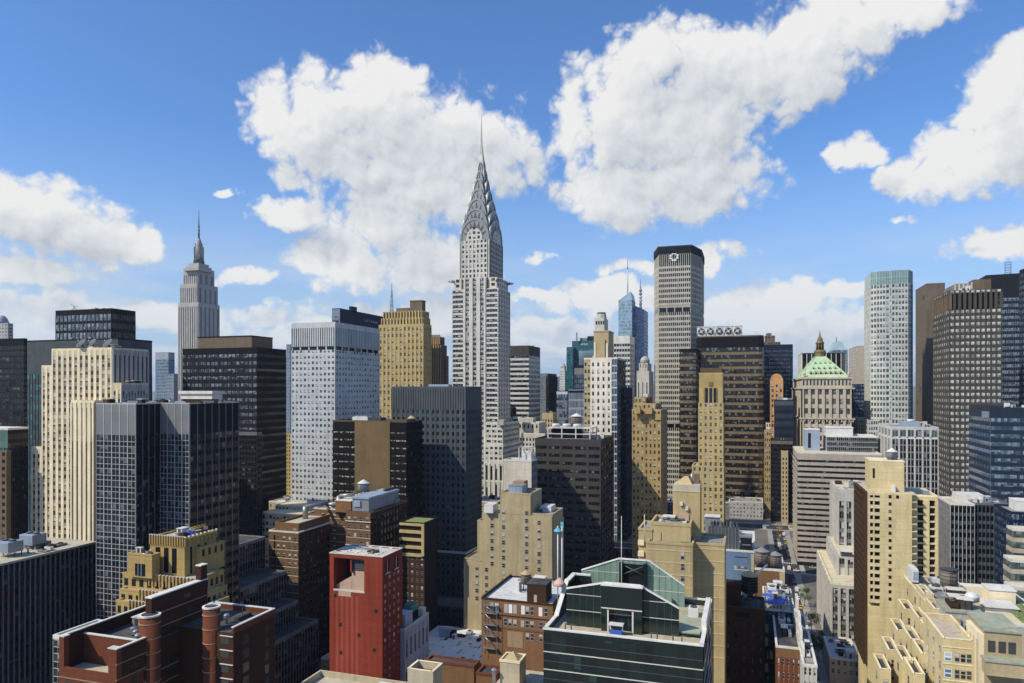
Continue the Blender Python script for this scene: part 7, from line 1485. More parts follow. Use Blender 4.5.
    m = b.part('pylon_cap'); c = P(559.5, d+22); m.lathe(c[0], c[1], [(1.5, zt+4.8), (1.2, zt+5.4), (.2, zt+6.4)], 'pinkwall', 8)
roofmat('roof_deck', (.40,.34,.22), (.48,.42,.30), .5); plain('g_back', (.20,.30,.25), .35)
green_glass()

# ochre stepped block
def ochre_block():
    b = Bld('brick_building', 'ochre brick block with string courses and a blank lift tower under a low pyramid roof', 'building')
    d = 188; pm = 'ochre_wall'; wall('ochre_wall', (.43,.345,.185), var=.25, streak=.22, joint=0)
    def tier(xl, xc, xr, y, dd, L, z0=0, p=.6):
        r = rect(xl, xc, xr, dd, L=L); z = Z(y, dd); b.block(r, z0, z, pm, 'roof_grey', parapet=p, cap=pm); return r, z
    r1, z1 = tier(647, 692.6, 694, 546.5, d, 16); r2, z2 = tier(690, 724.5, 725.5, 546.5, d+2.2, 14)
    X = r1[1]; yc = lambda x: r1[3]-along(X, r1[3], 0, -1, x)
    wall('ochre_line', (.54,.45,.27))
    for k in range(10):
        for (r, o) in ((r1, 0), (r2, .001)): z = Z(552+k*12.2, d); b.w.box(r[1]-.02, r[1]+.08+o, r[2]-.02, r[3]+.02, z-.13, z+.13, 'ochre_line')
    for y in (556.5, 567.5, 578.5, 590, 602): b.panes.append((X+.06, yc(682.6), Z(y, d), .95, 2.0, (0,-1), (1,0), 'g_sash'))
    r3, z3 = tier(651, 690.5, 692, 527, d+4, 11, 0, .9); b.clutter(r3, z3, 5, seed=13, hmax=1.0, mat=('unit_white','unit_grey'))
    r4, z4 = tier(638.5, 652, 653, 531, d+7, 12); 
    for k in range(9): b.w.box(r4[1], r4[1]+.5, r4[2]-.1, r4[2]+1.5, z4-4-k*3.0, z4-2.6-k*3.0, 'cream'); b.panes.append((r4[1]+.05, r4[2]+3.2, z4-3.2-k*3.0, 1.0, 1.5, (0,-1), (1,0), 'g_sash'))
    rt = rect(673, 700, 701, d+9, L=7); zt = Z(492, d+9); b.block(rt, z1-2, zt, pm, None, parapet=0); m = b.part('lift_tower_top'); zq = Z(485.5, d+9); m.box(rt[0]+.02, rt[1]-.02, rt[2]+.02, rt[3]-.02, zt, zq, 'beige'); m.box(rt[0]-.1, rt[1]+.12, rt[2]-.12, rt[3]+.12, zt-.1, zt+.12, 'ochre_line')
    m = b.part('roof'); x0, x1, y0, y1 = rt; m.frustum([(x0+.2,y0+.4,zq),(x1-.2,y0+.4,zq),(x1-.2,y1-2,zq),(x0+.2,y1-2,zq)], [((x0+x1)/2-.3,(y0+y1)/2-.8,zq+2),((x0+x1)/2+.3,(y0+y1)/2-.8,zq+2),((x0+x1)/2+.3,(y0+y1)/2+.2,zq+2),((x0+x1)/2-.3,(y0+y1)/2+.2,zq+2)], 'wood_cone'); m.box(x0+2, x0+4, y1-1.9, y1-.4, zq, zq+2.6, 'brownwall'); m.lathe(x0+1.6, y1-2.6, [(.3, zq), (.3, zq+2.6)], 'galv', 8)
    yt = lambda x: rt[3]-along(rt[1], rt[3], 0, -1, x)
    for (x, y) in ((681.5, 504.5), (687, 509)): m = b.part('air_conditioner'); m.box(rt[1], rt[1]+.7, yt(x)-.4, yt(x)+.4, Z(y, d+9)-.45, Z(y, d+9)+.45, 'unit_white')
    m = b.part('pink_panel'); m.box(rt[1]+.02, rt[1]+.3, yt(679), yt(689), z3+.2, z3+2.6, 'pinkwall')
    m = b.part('mast'); c = P(644.5, d+4); m.bar((c[0], c[1], z1), (c[0], c[1], Z(517, d)), .1, 'steel_white')
    m = b.part('planter'); c = P(685, d-1+2); m.box(c[0]-.5, c[0], c[1]-1.2, c[1]+1.2, z1+.6, z1+1.0, 'roof_green')
ochre_block()

# blue-walled building with white roof
b = Bld('blue_building', 'blue-painted building with glazed roof room and white flat roof behind the ochre block', 'building')
d = 285; r = rect(700, 755, 770, d, L=42); zt = Z(553, d); b.block(r, 0, zt, 'bluewall', 'roof_white', parapet=.8, cap='coping')
X = r[1]; yc = lambda x: r[3]-along(X, r[3], 0, -1, x)
for k in range(4): b.panes.append((X+.05, yc(735.5+k*3.4), Z(568.5, d), .95, 1.2, (0,-1), (1,0), 'g_sash'))
b.w.box(X-.01, X+.12, yc(734), yc(749), Z(571.2, d), Z(570.6, d), 'coping'); b.w.box(X-.01, X+.1, yc(735), yc(748), Z(558.4, d), Z(557.8, d), 'navy')
m = b.part('glazed_room'); q = (X-13, X-3, yc(708), yc(739)); zg = Z(530, d)
m.box(q[0], q[1], q[2], q[3], zt, zg, 'slate2'); n = 9
for i in range(n+1): y = q[2]+(q[3]-q[2])*i/n; m.box(q[1], q[1]+.2, y-.12, y+.12, zt, zg, 'galv'); 
for i in range(n): y = q[2]+(q[3]-q[2])*(i+.5)/n; w_ = (q[3]-q[2])/n; m.slab([(q[1]+.1, y-w_*.45, zg), (q[1]+.1, y+w_*.45, zg), (q[1]+.1, y, zg+1.1)], (-9,0,0), 'slate2' if i % 3 else 'galv')
m = b.part('roof_shelter'); m.box(q[0]-6, q[0]-1, q[2]-2, q[3]-8, zt, Z(521, d+10), 'unit_grey'); m.box(q[0]-6.3, q[0]-.5, q[2]-2.3, q[3]-7.7, Z(521, d+10), Z(520, d+10), 'roof_white')
m = b.part('glazed_room'); q2 = (X-8, X-2, yc(740.5), yc(752)); m.box(*q2, zt, zt+5.4, 'charcoal'); m.box(q2[0]-.2, q2[1]+.3, q2[2]-.2, q2[3]+.2, zt+5.4, zt+6, 'galv'); m.box(q2[1], q2[1]+.1, q2[2]+.5, q2[3]-.5, zt+2.4, zt+2.8, 'galv')
b.clutter((r[0], X-14, r[2]+10, r[3]-1), zt, 6, seed=4, hmax=1.8)

# brown block carrying the pair of tanks
b = Bld('brick_building', 'brown brick block with a pale corner edge carrying a pair of grey water tanks', 'building')
d = 262; r = rect(752, 784.5, 788, d, L=22); zt = Z(572, d); b.block(r, 0, zt, 'brick_brown', 'roof_grey', parapet=.8, cap='coping')
b.w.box(r[1]-.01, r[1]+.15, r[3]-1.7, r[3]+.1, 0, zt, 'tanbrick'); b.w.box(r[1]-.6, r[1]+.3, r[2]-.3, r[2]+.7, zt-4, zt+5.5, 'tanbrick'); b.w.box(r[0], r[1], r[3], r[3]+.12, 0, zt-.5, 'tanbrick')
X = r[1]; ycq = lambda x: r[3]-along(X, r[3], 0, -1, x)
p = (X-5.5, ycq(762)); water_tank('grey wooden tank nearer the ochre block, larger of the pair on the brown block', p[0], p[1], zt, 2.55, 4.9, cone='grey_cone', legs=.6, ch=.45)
p = (X-5.8, ycq(776)); water_tank('grey wooden tank nearer the street, smaller of the pair on the brown block', p[0], p[1], zt, 2.25, 4.0, cone='grey_cone', legs=.4, ch=.45)
# dark block in front with the tan-coned tank
b = Bld('brick_building', 'unlit dark brick block right of the ochre block, below the tan-coned tank', 'building')
d = 205; r = rect(724, 765, 780, d, L=13); zt = Z(612, d); b.block(r, 0, zt, 'brick_dark', 'roof_dark', parapet=.7, E=st('brick_dark', 3.4, nx=5, pw=.78, pp=.1, rails=[(0,.5,.08,'brick_dark')], pane=(.5,.92), glass='g_dark', top=3, topmat='brick_dark'))
X = r[1]; ycq = lambda x: r[3]-along(X, r[3], 0, -1, x)
m = b.part('bulkhead'); m.box(X-10, X-3, ycq(725), ycq(741), zt, zt+6, 'brick_dark'); m = b.part('vent_panel'); m.box(X+.02, X+.12, ycq(736), ycq(749), Z(617, d)-.6, Z(614, d), 'charcoal')
water_tank('black tank with a broad tan cone standing right of the ochre block', X-5.5, ycq(749.5), zt, 2.35, 4.8, body='charcoal', legs=3.6, ch=.42)
m = b.part('pipe'); m.bar((X-8, ycq(755), zt+8), (X-11, ycq(768), zt+11), .28, 'coping_white', 6)
b.clutter((r[0], X-11, r[2]+4, r[3]-2), zt, 5, seed=16, hmax=2)
# construction roof with blue tarpaulins
b = Bld('construction_roof', 'half-built roof with open joists and blue sheeting above the street', 'building')
d = 216; r = rect(764, 795, 797, d, L=26); zt = Z(613, d); b.block(r, 0, zt, 'slate2', 'roof_tan', parapet=.6, cap='coping', E=st('slate2', 4, nx=6, pw=.3, pp=.3, rails=[(0,.3,.2,'slate2')], pane=(.3,1), glass='g_teal'), N=st('midgrey', 4, nx=8, pw=.5, pp=.3, rails=[(0,.4,.2,'midgrey')], pane=(.4,1), glass='g_dark'))
m = b.part('joist_frame')
for i in range(8): x = r[1]-1-i*3.4; m.box(x-.12, x+.12, r[2]+1, r[3]-1, zt+1.6, zt+2.0, 'galv')
for i in range(7): y = r[2]+1.5+(r[3]-r[2]-3)*i/6; m.box(r[0]+1, r[1]-1, y-.1, y+.1, zt+1.62, zt+1.98, 'steel_white'); m.box(r[1]-1.2, r[1]-1, y-.1, y+.1, zt, zt+1.6, 'steel_white'); m.box(r[0]+1, r[0]+1.2, y-.1, y+.1, zt, zt+1.6, 'steel_white')
R = random.Random(8)
for k in range(9):
    x, y = r[1]-2-R.uniform(0, 20), R.uniform(r[2]+2, r[3]-4); a, e = R.uniform(1.2, 2.4), R.uniform(1.2, 2.6)
    t = Bld('tarpaulin', 'bright blue sheet laid over the open joists of the half-built roof', 'tarpaulin', 'blue sheets on the half-built roof'); t.loc = (x, y, zt+2); m = t.part('sheet')
    m.hexa([(x-a, y-e, zt+2.02+k*.01), (x+a, y-e, zt+2.02+k*.01), (x+a, y+e, zt+2.02+k*.01), (x-a, y+e, zt+2.02+k*.01), (x-a*.9, y-e*.9, zt+2.25), (x+a*.95, y-e, zt+2.4), (x+a, y+e*.9, zt+2.2), (x-a, y+e, zt+2.5)], 'tarp_blue')
b.clutter((r[0], r[1]-3, r[2], r[3]), zt+2.0, 10, seed=61, hmax=1.3, mat=('unit_white','lightbrown','unit_grey'))
# red brick stepped-gable row by the street
b = Bld('brick_building', 'red-brown brick house with a stepped pale stone parapet down by the street', 'building')
d = 190; r = rect(776, 801, 803, d, L=34); zt = Z(650, d); b.block(r, 0, zt, 'brick_red', 'roof_dark', parapet=.5, cap='coping', E=st('brick_red', 3.6, nx=5, pw=.6, pp=.2, rails=[(0,.45,.12,'brick_brown')], pane=(.45,.95), glass='g_sash', top=2.5, topmat='brick_brown'))
m = b.part('stepped_parapet'); y = r[3]
for k, (a, h) in enumerate(((0, .8), (4, 3.0), (7, 1.4), (11, 4.2), (14, 2.0), (18, 4.8), (22, 2.6), (27, 3.4))): m.box(r[1]-a-3.4, r[1]-a, y-.6, y+.3, zt, zt+h, 'greywhite')
b.clutter(r, zt, 5, seed=44, hmax=1.6)
b = Bld('white_building', 'narrow white house with a stepped party wall beside the red-brown brick house', 'building')
d = 178; r = rect(803, 817, 818, d, L=42); zt = Z(668, d); b.block(r, 0, zt, 'greywhite', 'roof_grey', parapet=.6, cap='coping_white', E=st('greywhite', 3.6, nx=3, pw=.5, pp=.2, rails=[(0,.45,.12,'greywhite')], pane=(.45,.95), glass='g_sash'))
m = b.part('stepped_parapet')
for k, (a, h) in enumerate(((6, 2.5), (14, 4.5), (20, 6.5), (30, 8.5))): m.box(r[1]-a-6, r[1]-a, r[2]+.1, r[2]+.8, zt, zt+h, 'coping_white')
b.clutter(r, zt, 4, seed=45, hmax=1.4)

# tall cream apartment tower
def cream_tower():
    b = Bld('apartment_tower', 'tall cream apartment tower with dark recessed balconies and a grey tank on its roof', 'tower')
    d = 255; pm = 'cream_joint'; f = fp(7.25, d)
    r = rect(857.5, 868.5, 917, d, 'S'); zt = Z(492.5, d); x0, x1, y0, y1 = r; b.loc = ((x0+x1)/2, (y0+y1)/2, 0); yc = lambda x: y0+along(x1, y0, 0, 1, x)
    zl = Z(606, d)
    ya, yb = yc(880), yc(912)
    b.w.box(x0, x1-2.2, y0, y1, 0, zt, pm); b.w.box(x1-2.2, x1, ya, yb, zl+.002, zt-.01, pm); b.w.box(x1-2.25, x1, y0, y1, 0, zl, pm)
    b.r.box(x0+.3, x1-2.4, y0+.3, y1-.3, zt, zt+.08, 'roof_tan')
    n = int((zt-zl)/f)
    wall('cream_slab', (.60,.50,.31))
    for k in range(n+1):
        z = zt-k*f
        b.w.box(x1-2.2, x1-.02, y0+.01, ya, z-.35 if k else z-.9, z, 'cream_slab') if z > zl else None
        b.w.box(x1-2.2, x1-.03, yb, y1-.01, z-.35, z-.002, 'cream_slab') if z > zl else None
        if k < n:
            for (p, q_) in ((y0+.02, y0+.5),(yc(873.3), yc(874.6))): b.w.box(x1-2.2, x1-.04, p, q_, z-f, z-.3, 'cream_slab')
            for (p, q_) in ((y0+.5, yc(873.3)), (yc(874.6), ya)):
                m = b.part('balcony'); m.box(x1-2.19, x1-2.1, p, q_, z-f, z-.35, 'louvre'); m.box(x1-.25, x1-.1, p, q_, z-f, z-f+.85, 'cream_slab')
            b.panes.append((x1+.05, yc(890), z-f*.45, .95, 1.15, (0,1), (1,0), 'g_dark'))
    for k in range(1): b.panes.append((x1+.05, yc(897.5), zt-f*.45, .95, 1.15, (0,1), (1,0), 'g_dark'))
    wall('balc_brown_shaded', (.06,.036,.022))
    # south side: brown balconies, their deep shade put into the colour
    for k in range(24):
        z = zt-k*f; b.w.box(x0, x1-2.3, y0-1.3, y0, z-.3, z, 'balc_brown_shaded'); b.w.box(x0, x1-2.3, y0-1.3, y0-1.15, z-f, z-f+1.0, 'balc_brown_shaded'); b.w.box(x0, x1-2.3, y0-.06, y0-.01, z-f+.02, z-.32, 'charcoal')
    for i in range(6): x = x0+(x1-2.3-x0)*i/5; b.w.box(x-.12, x+.12, y0-1.28, y0-.02, zt-24*f, zt-.31, 'balc_brown_shaded')
    # penthouse block
    q = rect(869, 880, 907.5, d+3, 'S', L=12); q = (q[0], q[1], y0+1.2, yc(907)); zp = Z(461.5, d+3); m = b.part('penthouse'); m.box(*q, zt, zp, pm); m.box(q[0]-.1, q[1]+.1, q[2]-.1, q[3]+.1, zp, zp+.4, 'cream'); m.box(q[1]+.01, q[1]+.06, q[2]+.8, q[2]+1.5, zp-6, zp-2.5, 'charcoal')
    m = b.part('bulkhead'); m.box(x1-6, x1-3, yb-5.8, yb-4.6, zt, zt+2.4, 'unit_white')
    water_tank('dark grey tank with pale dome atop the tall cream apartment tower', q[1]-5, (q[2]+q[3])/2+2.4, zp, 1.75, 2.4, cone='unit_white', body='unit_grey', legs=.4, ch=.6)
    # right wing
    w = rect(905, 917, 937.5, d+5, 'S', L=14); w = (w[0], x1-5, y1, y1+along(x1-5, y1, 0, 1, 937.5)); zw = Z(494, d+5)
    b.block(w, 0, zw, pm, 'roof_tan', E=st(pm, f, nx=2, pw=.5, pp=1.3, rails=[(0,.2,1.0,'cream_slab')], pane=(.2,1), glass='g_black', top=1.2, topmat=pm), parapet=.5, cap='cream')
    m = b.part('air_handler'); m.box(w[1]-4, w[1]-2, w[3]-4, w[3]-2, zw, zw+1.6, 'galv')
cream_tower()
b = Bld('low_building', 'low white-roofed building crowded with plant at the foot of the grey stepped building', 'building')
d = 288; r = rect(824, 830, 860, d, 'S', L=26); zt = Z(659, d); b.block(r, 0, zt, 'beige', 'roof_white', E=st('beige', 3.4, nx=5, pw=.5, rails=[(0,.4,.1,'beige')], pane=(.4,.95), glass='g_sash'), S=st('beige', 3.4, nx=8, pw=.5, rails=[(0,.4,.1,'beige')], pane=(.4,.95), glass='g_sash'), parapet=.7, cap='coping'); b.clutter(r, zt, 9, seed=47, hmax=2)
# black and white mullioned block
b = Bld('office_block', 'block with white vertical fins, half pale and half dark, behind the cream tower', 'building')
d = 325; r = rect(938.5, 950.3, 974.5, d, 'S'); zt = Z(505, d); f = 3.7
kf = lambda n, m='mullion', g='g_black': dict(nx=n, pw=.085, pp=.5, rails=[(0,.4,.1,'slate')], pane=(.4,1), glass=g, top=1, topmat='charcoal', fulltop=True)
b.block(r, 0, zt, 'charcoal', 'roof_tan', E=st('steelwhite', f, **kf(6)), S=st('midgrey', f, nx=6, pw=.6, pp=.2, rails=[(0,.5,.1,'midgrey')], pane=(.5,1), glass='g_bandgrey'), cap='coping')
x1b = r[1]-1.2; r2 = (r[0], x1b, r[3], r[3]+along(x1b, r[3], 0, 1, 1010)); b.block(r2, 0, zt+.4, 'charcoal', 'roof_grey', E=st('mullion_dim', f, **kf(9, g='g_black')), cap='mullion_dim')  # right half carries darker fins
b.clutter((r2[0], r2[1], r2[2], r2[3]), zt+.4, 9, seed=90, mat=('unit_white','galv','unit_blue'), hmax=2); m = b.part('penthouse'); m.box(r[0]+3, r[0]+12, r[2]+5, r2[2]+6, zt, zt+4, 'coping')
# right edge glassy terraces
b = Bld('glass_building', 'grey-green glass building with cream spandrel bands and stepped terraces at the right edge', 'building')
d = 250; kk = dict(nx=8, pw=.05, pp=.1, rails=[(0,.4,.25,'beige')], pane=(.4,1), glass='g_greenband', band=True)
glass('g_greenband', (.05,.075,.07), pblind=.4, blind=(.2,.24,.2), mull=1.6, spec=1.0)
X0 = 1009
r = rect(X0, 1013, 1070, d+30, 'S', L=7); b.block(r, 0, Z(531, d+30), 'midgrey', 'roof_cream', E=st('midgrey', 4.2, **kk), S=st('midgrey', 4.2, **kk), cap='coping')
r = rect(X0-1, 1011, 1070, d+14, 'S', L=8); b.block(r, 0, Z(562, d+14), 'midgrey', 'roof_cream', E=st('midgrey', 4.2, **kk), S=st('midgrey', 4.2, **kk), cap='coping')
r = rect(X0-2, 1012, 1070, d, 'S', L=8); b.block(r, 0, Z(590, d), 'midgrey', 'roof_cream', E=st('midgrey', 4.2, **kk), S=st('midgrey', 4.2, **kk), cap='coping')
b = simple('white_building', 'dark glass block with a small white roof cube at the right edge', 1004, 1011, 1060, 514, 300, st('navy', 3.6, nx=12, pw=.1, rails=[(0,.4,.1,'navy')], pane=(.4,1), glass='g_bandblue'), 'navy', side='S', cat='building', L=22)
m = b.part('penthouse'); q = rect(1013, 1016, 1050, 308, 'S', L=9); m.box(*q, b.z, Z(501, 308), 'unit_white'); m.box(q[0]-.1, q[1]+.1, q[2]-.1, q[3]+.1, Z(501, 308), Z(500.3, 308), 'coping_white')

# cream terraced apartment house, bottom right
def terraces():
    b = Bld('apartment_building', 'cream terraced apartment house stepping down in many bays, bottom right', 'building')
    pm = 'cream_terrace'; wall(pm, (.57,.475,.262), var=.2, streak=.15)
    def bay(xl, xc, xr, y, dd, L, win=True, cap='cream', z0=0, rows=5, roof='roof_cream', nwin=1, glassk='g_sash', ns=1):
        r = rect(xl, xc, xr, dd, 'S', L=L); z = Z(y, dd)
        if b.loc is None: b.loc = ((r[0]+r[1])/2, (r[2]+r[3])/2, 0)
        b.w.box(*r, z0, z, pm); x0, x1, y0, y1 = r
        for (a, c_, e, g) in ((x0,x1,y0,y0+.3),(x0,x1,y1-.3,y1),(x0,x0+.3,y0+.3,y1-.3),(x1-.3,x1,y0+.3,y1-.3)): b.w.box(a, c_, e, g, z, z+.9, pm); b.w.box(a-.05, c_+.05, e-.05, g+.05, z+.9, z+1.02, cap)
        b.r.box(x0+.3, x1-.3, y0+.3, y1-.3, z, z+.05, roof)
        for k in range(rows):
            zz = z-1.9-k*2.9
            for i in range(nwin): b.panes.append((x1+.05, y0+(y1-y0)*(i+.5)/nwin, zz, min(1.3, (y1-y0)/nwin*.5), 1.6, (0,1), (1,0), glassk))
            for i in range(ns): b.panes.append((x0+(x1-x0)*(1-(i+.5)/ns*.9), y0-.05, zz, 1.2, 1.7, (1,0), (0,-1), glassk))
        return r, z
    D = 150
    # main mass behind
    rm, zm = bay(921, 926, 985, 606, D+20, 26, rows=7, nwin=5, roof='roof_tan')
    r, z = bay(905.5, 910.5, 922, 588, D+36, 8, rows=7)
    m = b.part('air_handler'); m.box(r[0]+1, r[1]-1, r[2]+.6, r[3]-.6, z+1.3, z+4.6, 'unit_white'); m.box(r[1]-1.0, r[1]-.9, r[2]+.8, r[3]-.8, z+2, z+4, 'unit_blue')
    # staircase of bays coming forward, row by row
    rowA = [(901.5, 905, 915.5, 613, D+27), (893.5, 897, 908, 634, D+18), (885, 888.5, 899, 654, D+9), (876, 880, 891, 673, D+1)]
    rowB = [(920, 924, 934, 598, D+22), (914, 918.5, 928, 622, D+14), (906, 910.5, 921, 643, D+6), (897, 902, 913, 664, D-2)]
    rowC = [(930, 934.5, 944, 613, D+12), (924, 929, 939, 636, D+5), (916, 921.5, 932, 658, D-3), (907, 913, 925, 678, D-10)]
    for row in (rowA, rowB, rowC):
        for (a, c_, e, y, dd) in row: bay(a, c_, e, y, dd, 9, rows=7, roof='roof_dark')
    # bright front block with blue-glazed windows
    r, z = bay(940, 943, 974, 643, D-16, 16, rows=7, nwin=0, ns=3, glassk='g_winblue', roof='roof_tan')
    for k in range(6):
        for i, x in enumerate((948, 957, 963, 969)): b.panes.append((r[1]+.06, r[2]+along(r[1], r[2], 0, 1, x), z-2.4-k*3.1, 1.25 if i == 0 else .8, 1.7, (0,1), (1,0), 'g_winblue' if i == 0 else 'g_sash'))
    for k in range(8): b.w.box(r[1]-.02, r[1]+.1, r[2]-.1, r[3]+.1, z-.7-k*3.1, z-.55-k*3.1, 'cream')
    # roof rooms on the main mass
    m = b.part('roof_room'); q = rect(942, 946, 983, D+6, 'S', L=9); zq = Z(612, D+6); m.box(*q, zm-6, zq, 'limegrey'); m.box(q[0]-.2, q[1]+.2, q[2]-.2, q[3]+.2, zq, zq+.4, 'roof_olive'); b.clutter(q, zq+.4, 5, seed=37, hmax=1.5)
    for x in (955, 968): y = q[2]+along(q[1], q[2], 0, 1, x); m.box(q[1], q[1]+.06, y-.6, y+.6, zq-5.2, zq-2.6, 'tarp_blue' if x == 955 else 'charcoal')
    m.box(q[1], q[1]+.7, q[2]+1, q[2]+2.6, zq-7, zq-1, 'tanbrick')
    m = b.part('skylight_vault'); c = P(972, D+16); m.lathe(c[0], c[1], [(1.5, zq-.5), (1.5, zq+.6), (1.1, zq+1.2), (.2, zq+1.5)], 'unit_white', 16)
    m = b.part('bulkhead'); q2 = rect(930, 934, 948, D+22, 'S', L=8); m.box(*q2, zm, zm+1.8, 'roof_grey')
    b.clutter((rm[0], rm[1]-2, rm[2], rm[3]), zm, 14, seed=33, hmax=2.2)
    # nearer right volume: dark-windowed stair house
    m = b.part('roof_room'); q = rect(976, 985, 1022, D-22, 'S', L=11); z3 = Z(631, D-22); m.box(q[0], q[1], q[2], q[3], 0, z3, 'tan_wall'); m.box(q[0]-.2, q[1]+.25, q[2]-.25, q[3]+.25, z3, z3+.35, 'roof_olive')
    for x in (991.5, 1002, 1012): y = q[2]+along(q[1], q[2], 0, 1, x); m.box(q[1], q[1]+.08, y-.55, y+.55, z3-3.6, z3-1.6, 'louvre')
    m.box(q[1], q[1]+2.4, q[2]-.5, q[3]+3, z3-7, z3-4.6, 'tan_wall'); m.box(q[1]-.1, q[1]+2.6, q[2]-.7, q[3]+3.2, z3-4.6, z3-4.3, 'roof_olive'); m.box(q[1]+2.4, q[1]+5, q[2]-.5, q[3]+3, 0, z3-9, 'tanbrick'); m.box(q[1]+2.4, q[1]+5.3, q[2]-.8, q[3]+3.2, z3-9, z3-8.6, 'coping'); m.box(q[1]+5, q[1]+5.2, q[2], q[3]+3, 0, z3-9.5, 'brick_red')
    m.box(q[1]-9, q[1]-.5, q[2]-.7, q[2]-.01, z3-16, z3-.8, 'cream')
    for k in range(4): m.box(q[1]-8.6+k*2.1, q[1]-7.4+k*2.1, q[2]-.8, q[2]-.7, z3-14, z3-2, 'cream_slab')
    # steel bits
    for k in range(3): m = b.part('duct'); c = P(955+k*4, D-6); m.box(c[0]-.5, c[0]+.5, c[1]-.5, c[1]+.5, zm-9, zm-5.5+k*.4, 'galv')
    t = water_tank('stout dark grey tank without a pale cap on the cream terraced apartment house', *P(949, D+30), zm+.2, 1.95, 4.6, cone='steel_dark', body='wood_tank', legs=1.0, ch=.18)
terraces()
# green roof house behind it
b = Bld('low_building', 'low building with a planted green roof, cream roof cabin and white parapets at right', 'building')
d = 205; r = rect(958, 962, 1060, d, 'S', L=44); zt = Z(622, d); b.block(r, 0, zt, 'beige', 'roof_cream', parapet=.8, cap='coping_white')
m = b.part('planted_roof'); q = (r[0]+3, r[1]-4, r[2]+16, r[3]-1.5); m.box(*q, zt+.06, zt+.35, 'roof_green'); R = random.Random(9)
for k in range(500):
    x, y = R.uniform(q[0], q[1]), R.uniform(q[2], q[3]); h = R.uniform(.1, .5); m.bar((x, y, zt+.3), (x+R.uniform(-.3,.3), y+R.uniform(-.3,.3), zt+.35+h), .18, 'roof_green', 3, .02)
m = b.part('roof_cabin'); q2 = (r[0]+14, r[0]+21, r[2]+13, r[2]+20); m.box(*q2, zt, zt+4.2, 'cream'); m.box(q2[0]-.3, q2[1]+.3, q2[2]-.3, q2[3]+.3, zt+4.2, zt+4.5, 'coping_white'); m.box(q2[0]+3, q2[0]+4.2, q2[2]+3, q2[2]+4.2, zt+4.5, zt+5.1, 'unit_white'); m = b.part('terrace'); m.box(r[0]+22, r[0]+30, r[2]+6, r[2]+18, zt+.06, zt+1.2, 'unit_grey'); m.box(r[0]+21.7, r[0]+30.3, r[2]+5.7, r[2]+18.3, zt+1.2, zt+1.5, 'coping')
b.clutter((r[0]+20, r[1]-2, r[2]+1, r[2]+9), zt, 3, seed=23, hmax=1.8)
# ------------------------------------------------------------------ ground, streets, kerbs, markings
wall('asphalt', (.052,.052,.054), rough=.9, var=.3, fine=.2); wall('paving', (.30,.29,.27), var=.25, fine=.15); wall('city_ground', (.16,.15,.14), var=.4, fine=.2); wall('road_paint', (.72,.71,.66), var=.3, fine=.25); wall('kerb_stone', (.36,.35,.33)); wall('far_ridge', (.10,.13,.12))
g = MB(); g.poly([(-30000,-30000,-.02),(3000,-30000,-.02),(3000,30000,-.02),(-30000,30000,-.02)], 'city_ground'); struct('ground', g)
YS0, YS1 = 14.0, 30.0                                   # main cross street between building lines
AV = [(-524,-492), (-668,-640), (-800,-768)]            # avenues
rd = MB(); ra = MB(); pv = MB(); kb_ = MB(); mk = MB()
rd.poly([(-668,YS0+3,.004),(-180,YS0+3,.004),(-180,YS1-3,.004),(-668,YS1-3,.004)], 'asphalt'); struct('road', rd)
for a, c in AV: ra.poly([(a+4,-1500,.008),(c-4,-1500,.008),(c-4,900,.008),(a+4,900,.008)], 'asphalt')
struct('road', ra)
xs = [-180]+[v for a, c in AV for v in (c-4, a+4)]+[-2600]
for i in range(0, len(xs), 2):
    for (a, c) in ((YS0-.5, YS0+3), (YS1-3, YS1+.5)): pv.box(xs[i+1], xs[i], a, c, -.1, .13, 'paving')
    for (a, c) in ((YS0+3, YS0+3.2), (YS1-3.2, YS1-3)): kb_.box(xs[i+1], xs[i], a, c, -.1, .135, 'kerb_stone')
for a, c in AV:
    for (x0, x1) in ((a, a+4), (c-4, c)):
        pv.box(x0, x1, -700, YS0-.5, -.1, .128, 'paving'); pv.box(x0, x1, YS1+.5, 700, -.1, .128, 'paving')
struct('pavement', pv); struct('kerb', kb_)
for i in range(0, len(xs), 2):
    x = xs[i]-8
    while x > xs[i+1]+8: mk.box(x-3, x, (YS0+YS1)/2-.07, (YS0+YS1)/2+.07, .0, .012, 'road_paint'); x -= 9
for a, c in AV:
    for xe in (a+.6, c-3.6):
        for k in range(9): mk.box(xe, xe+3, YS0+3.4+k*1.1, YS0+3.9+k*1.1, 0, .014, 'road_paint')
    for ye in (YS0-4, YS1+1):
        for k in range(18): x = a+4.8+k*1.3; mk.box(x, x+.55, ye, ye+3, 0, .015, 'road_paint')
    for y in range(-400, 400, 10):
        if YS0-6 < y < YS1+3: continue
        for q in (1, 2, 3): x = a+4+(c-a-8)*q/4; mk.box(x-.06, x+.06, y, y+3.5, 0, .0145, 'road_paint')
struct('road_markings', mk)
hl = MB(); R = random.Random(2)
pts = []
for k in range(61):
    a = radians(-45+90*k/60); d_ = 15000
    fx, fy = FW[0]*cos(a)+RT[0]*sin(a), FW[1]*cos(a)+RT[1]*sin(a)
    pts.append((fx*d_, fy*d_, 150+70*sin(k*.37)+45*sin(k*.9+1)+25*R.random()))
for p, q in zip(pts, pts[1:]):
    hl.poly([(p[0],p[1],-5),(q[0],q[1],-5),(q[0]*1.03,q[1]*1.03,q[2]),(p[0]*1.03,p[1]*1.03,p[2])], 'far_ridge', True); hl.poly([(p[0]*1.03,p[1]*1.03,p[2]),(q[0]*1.03,q[1]*1.03,q[2]),(q[0]*1.3,q[1]*1.3,-5),(p[0]*1.3,p[1]*1.3,-5)], 'far_ridge', True)
struct('hills', hl)

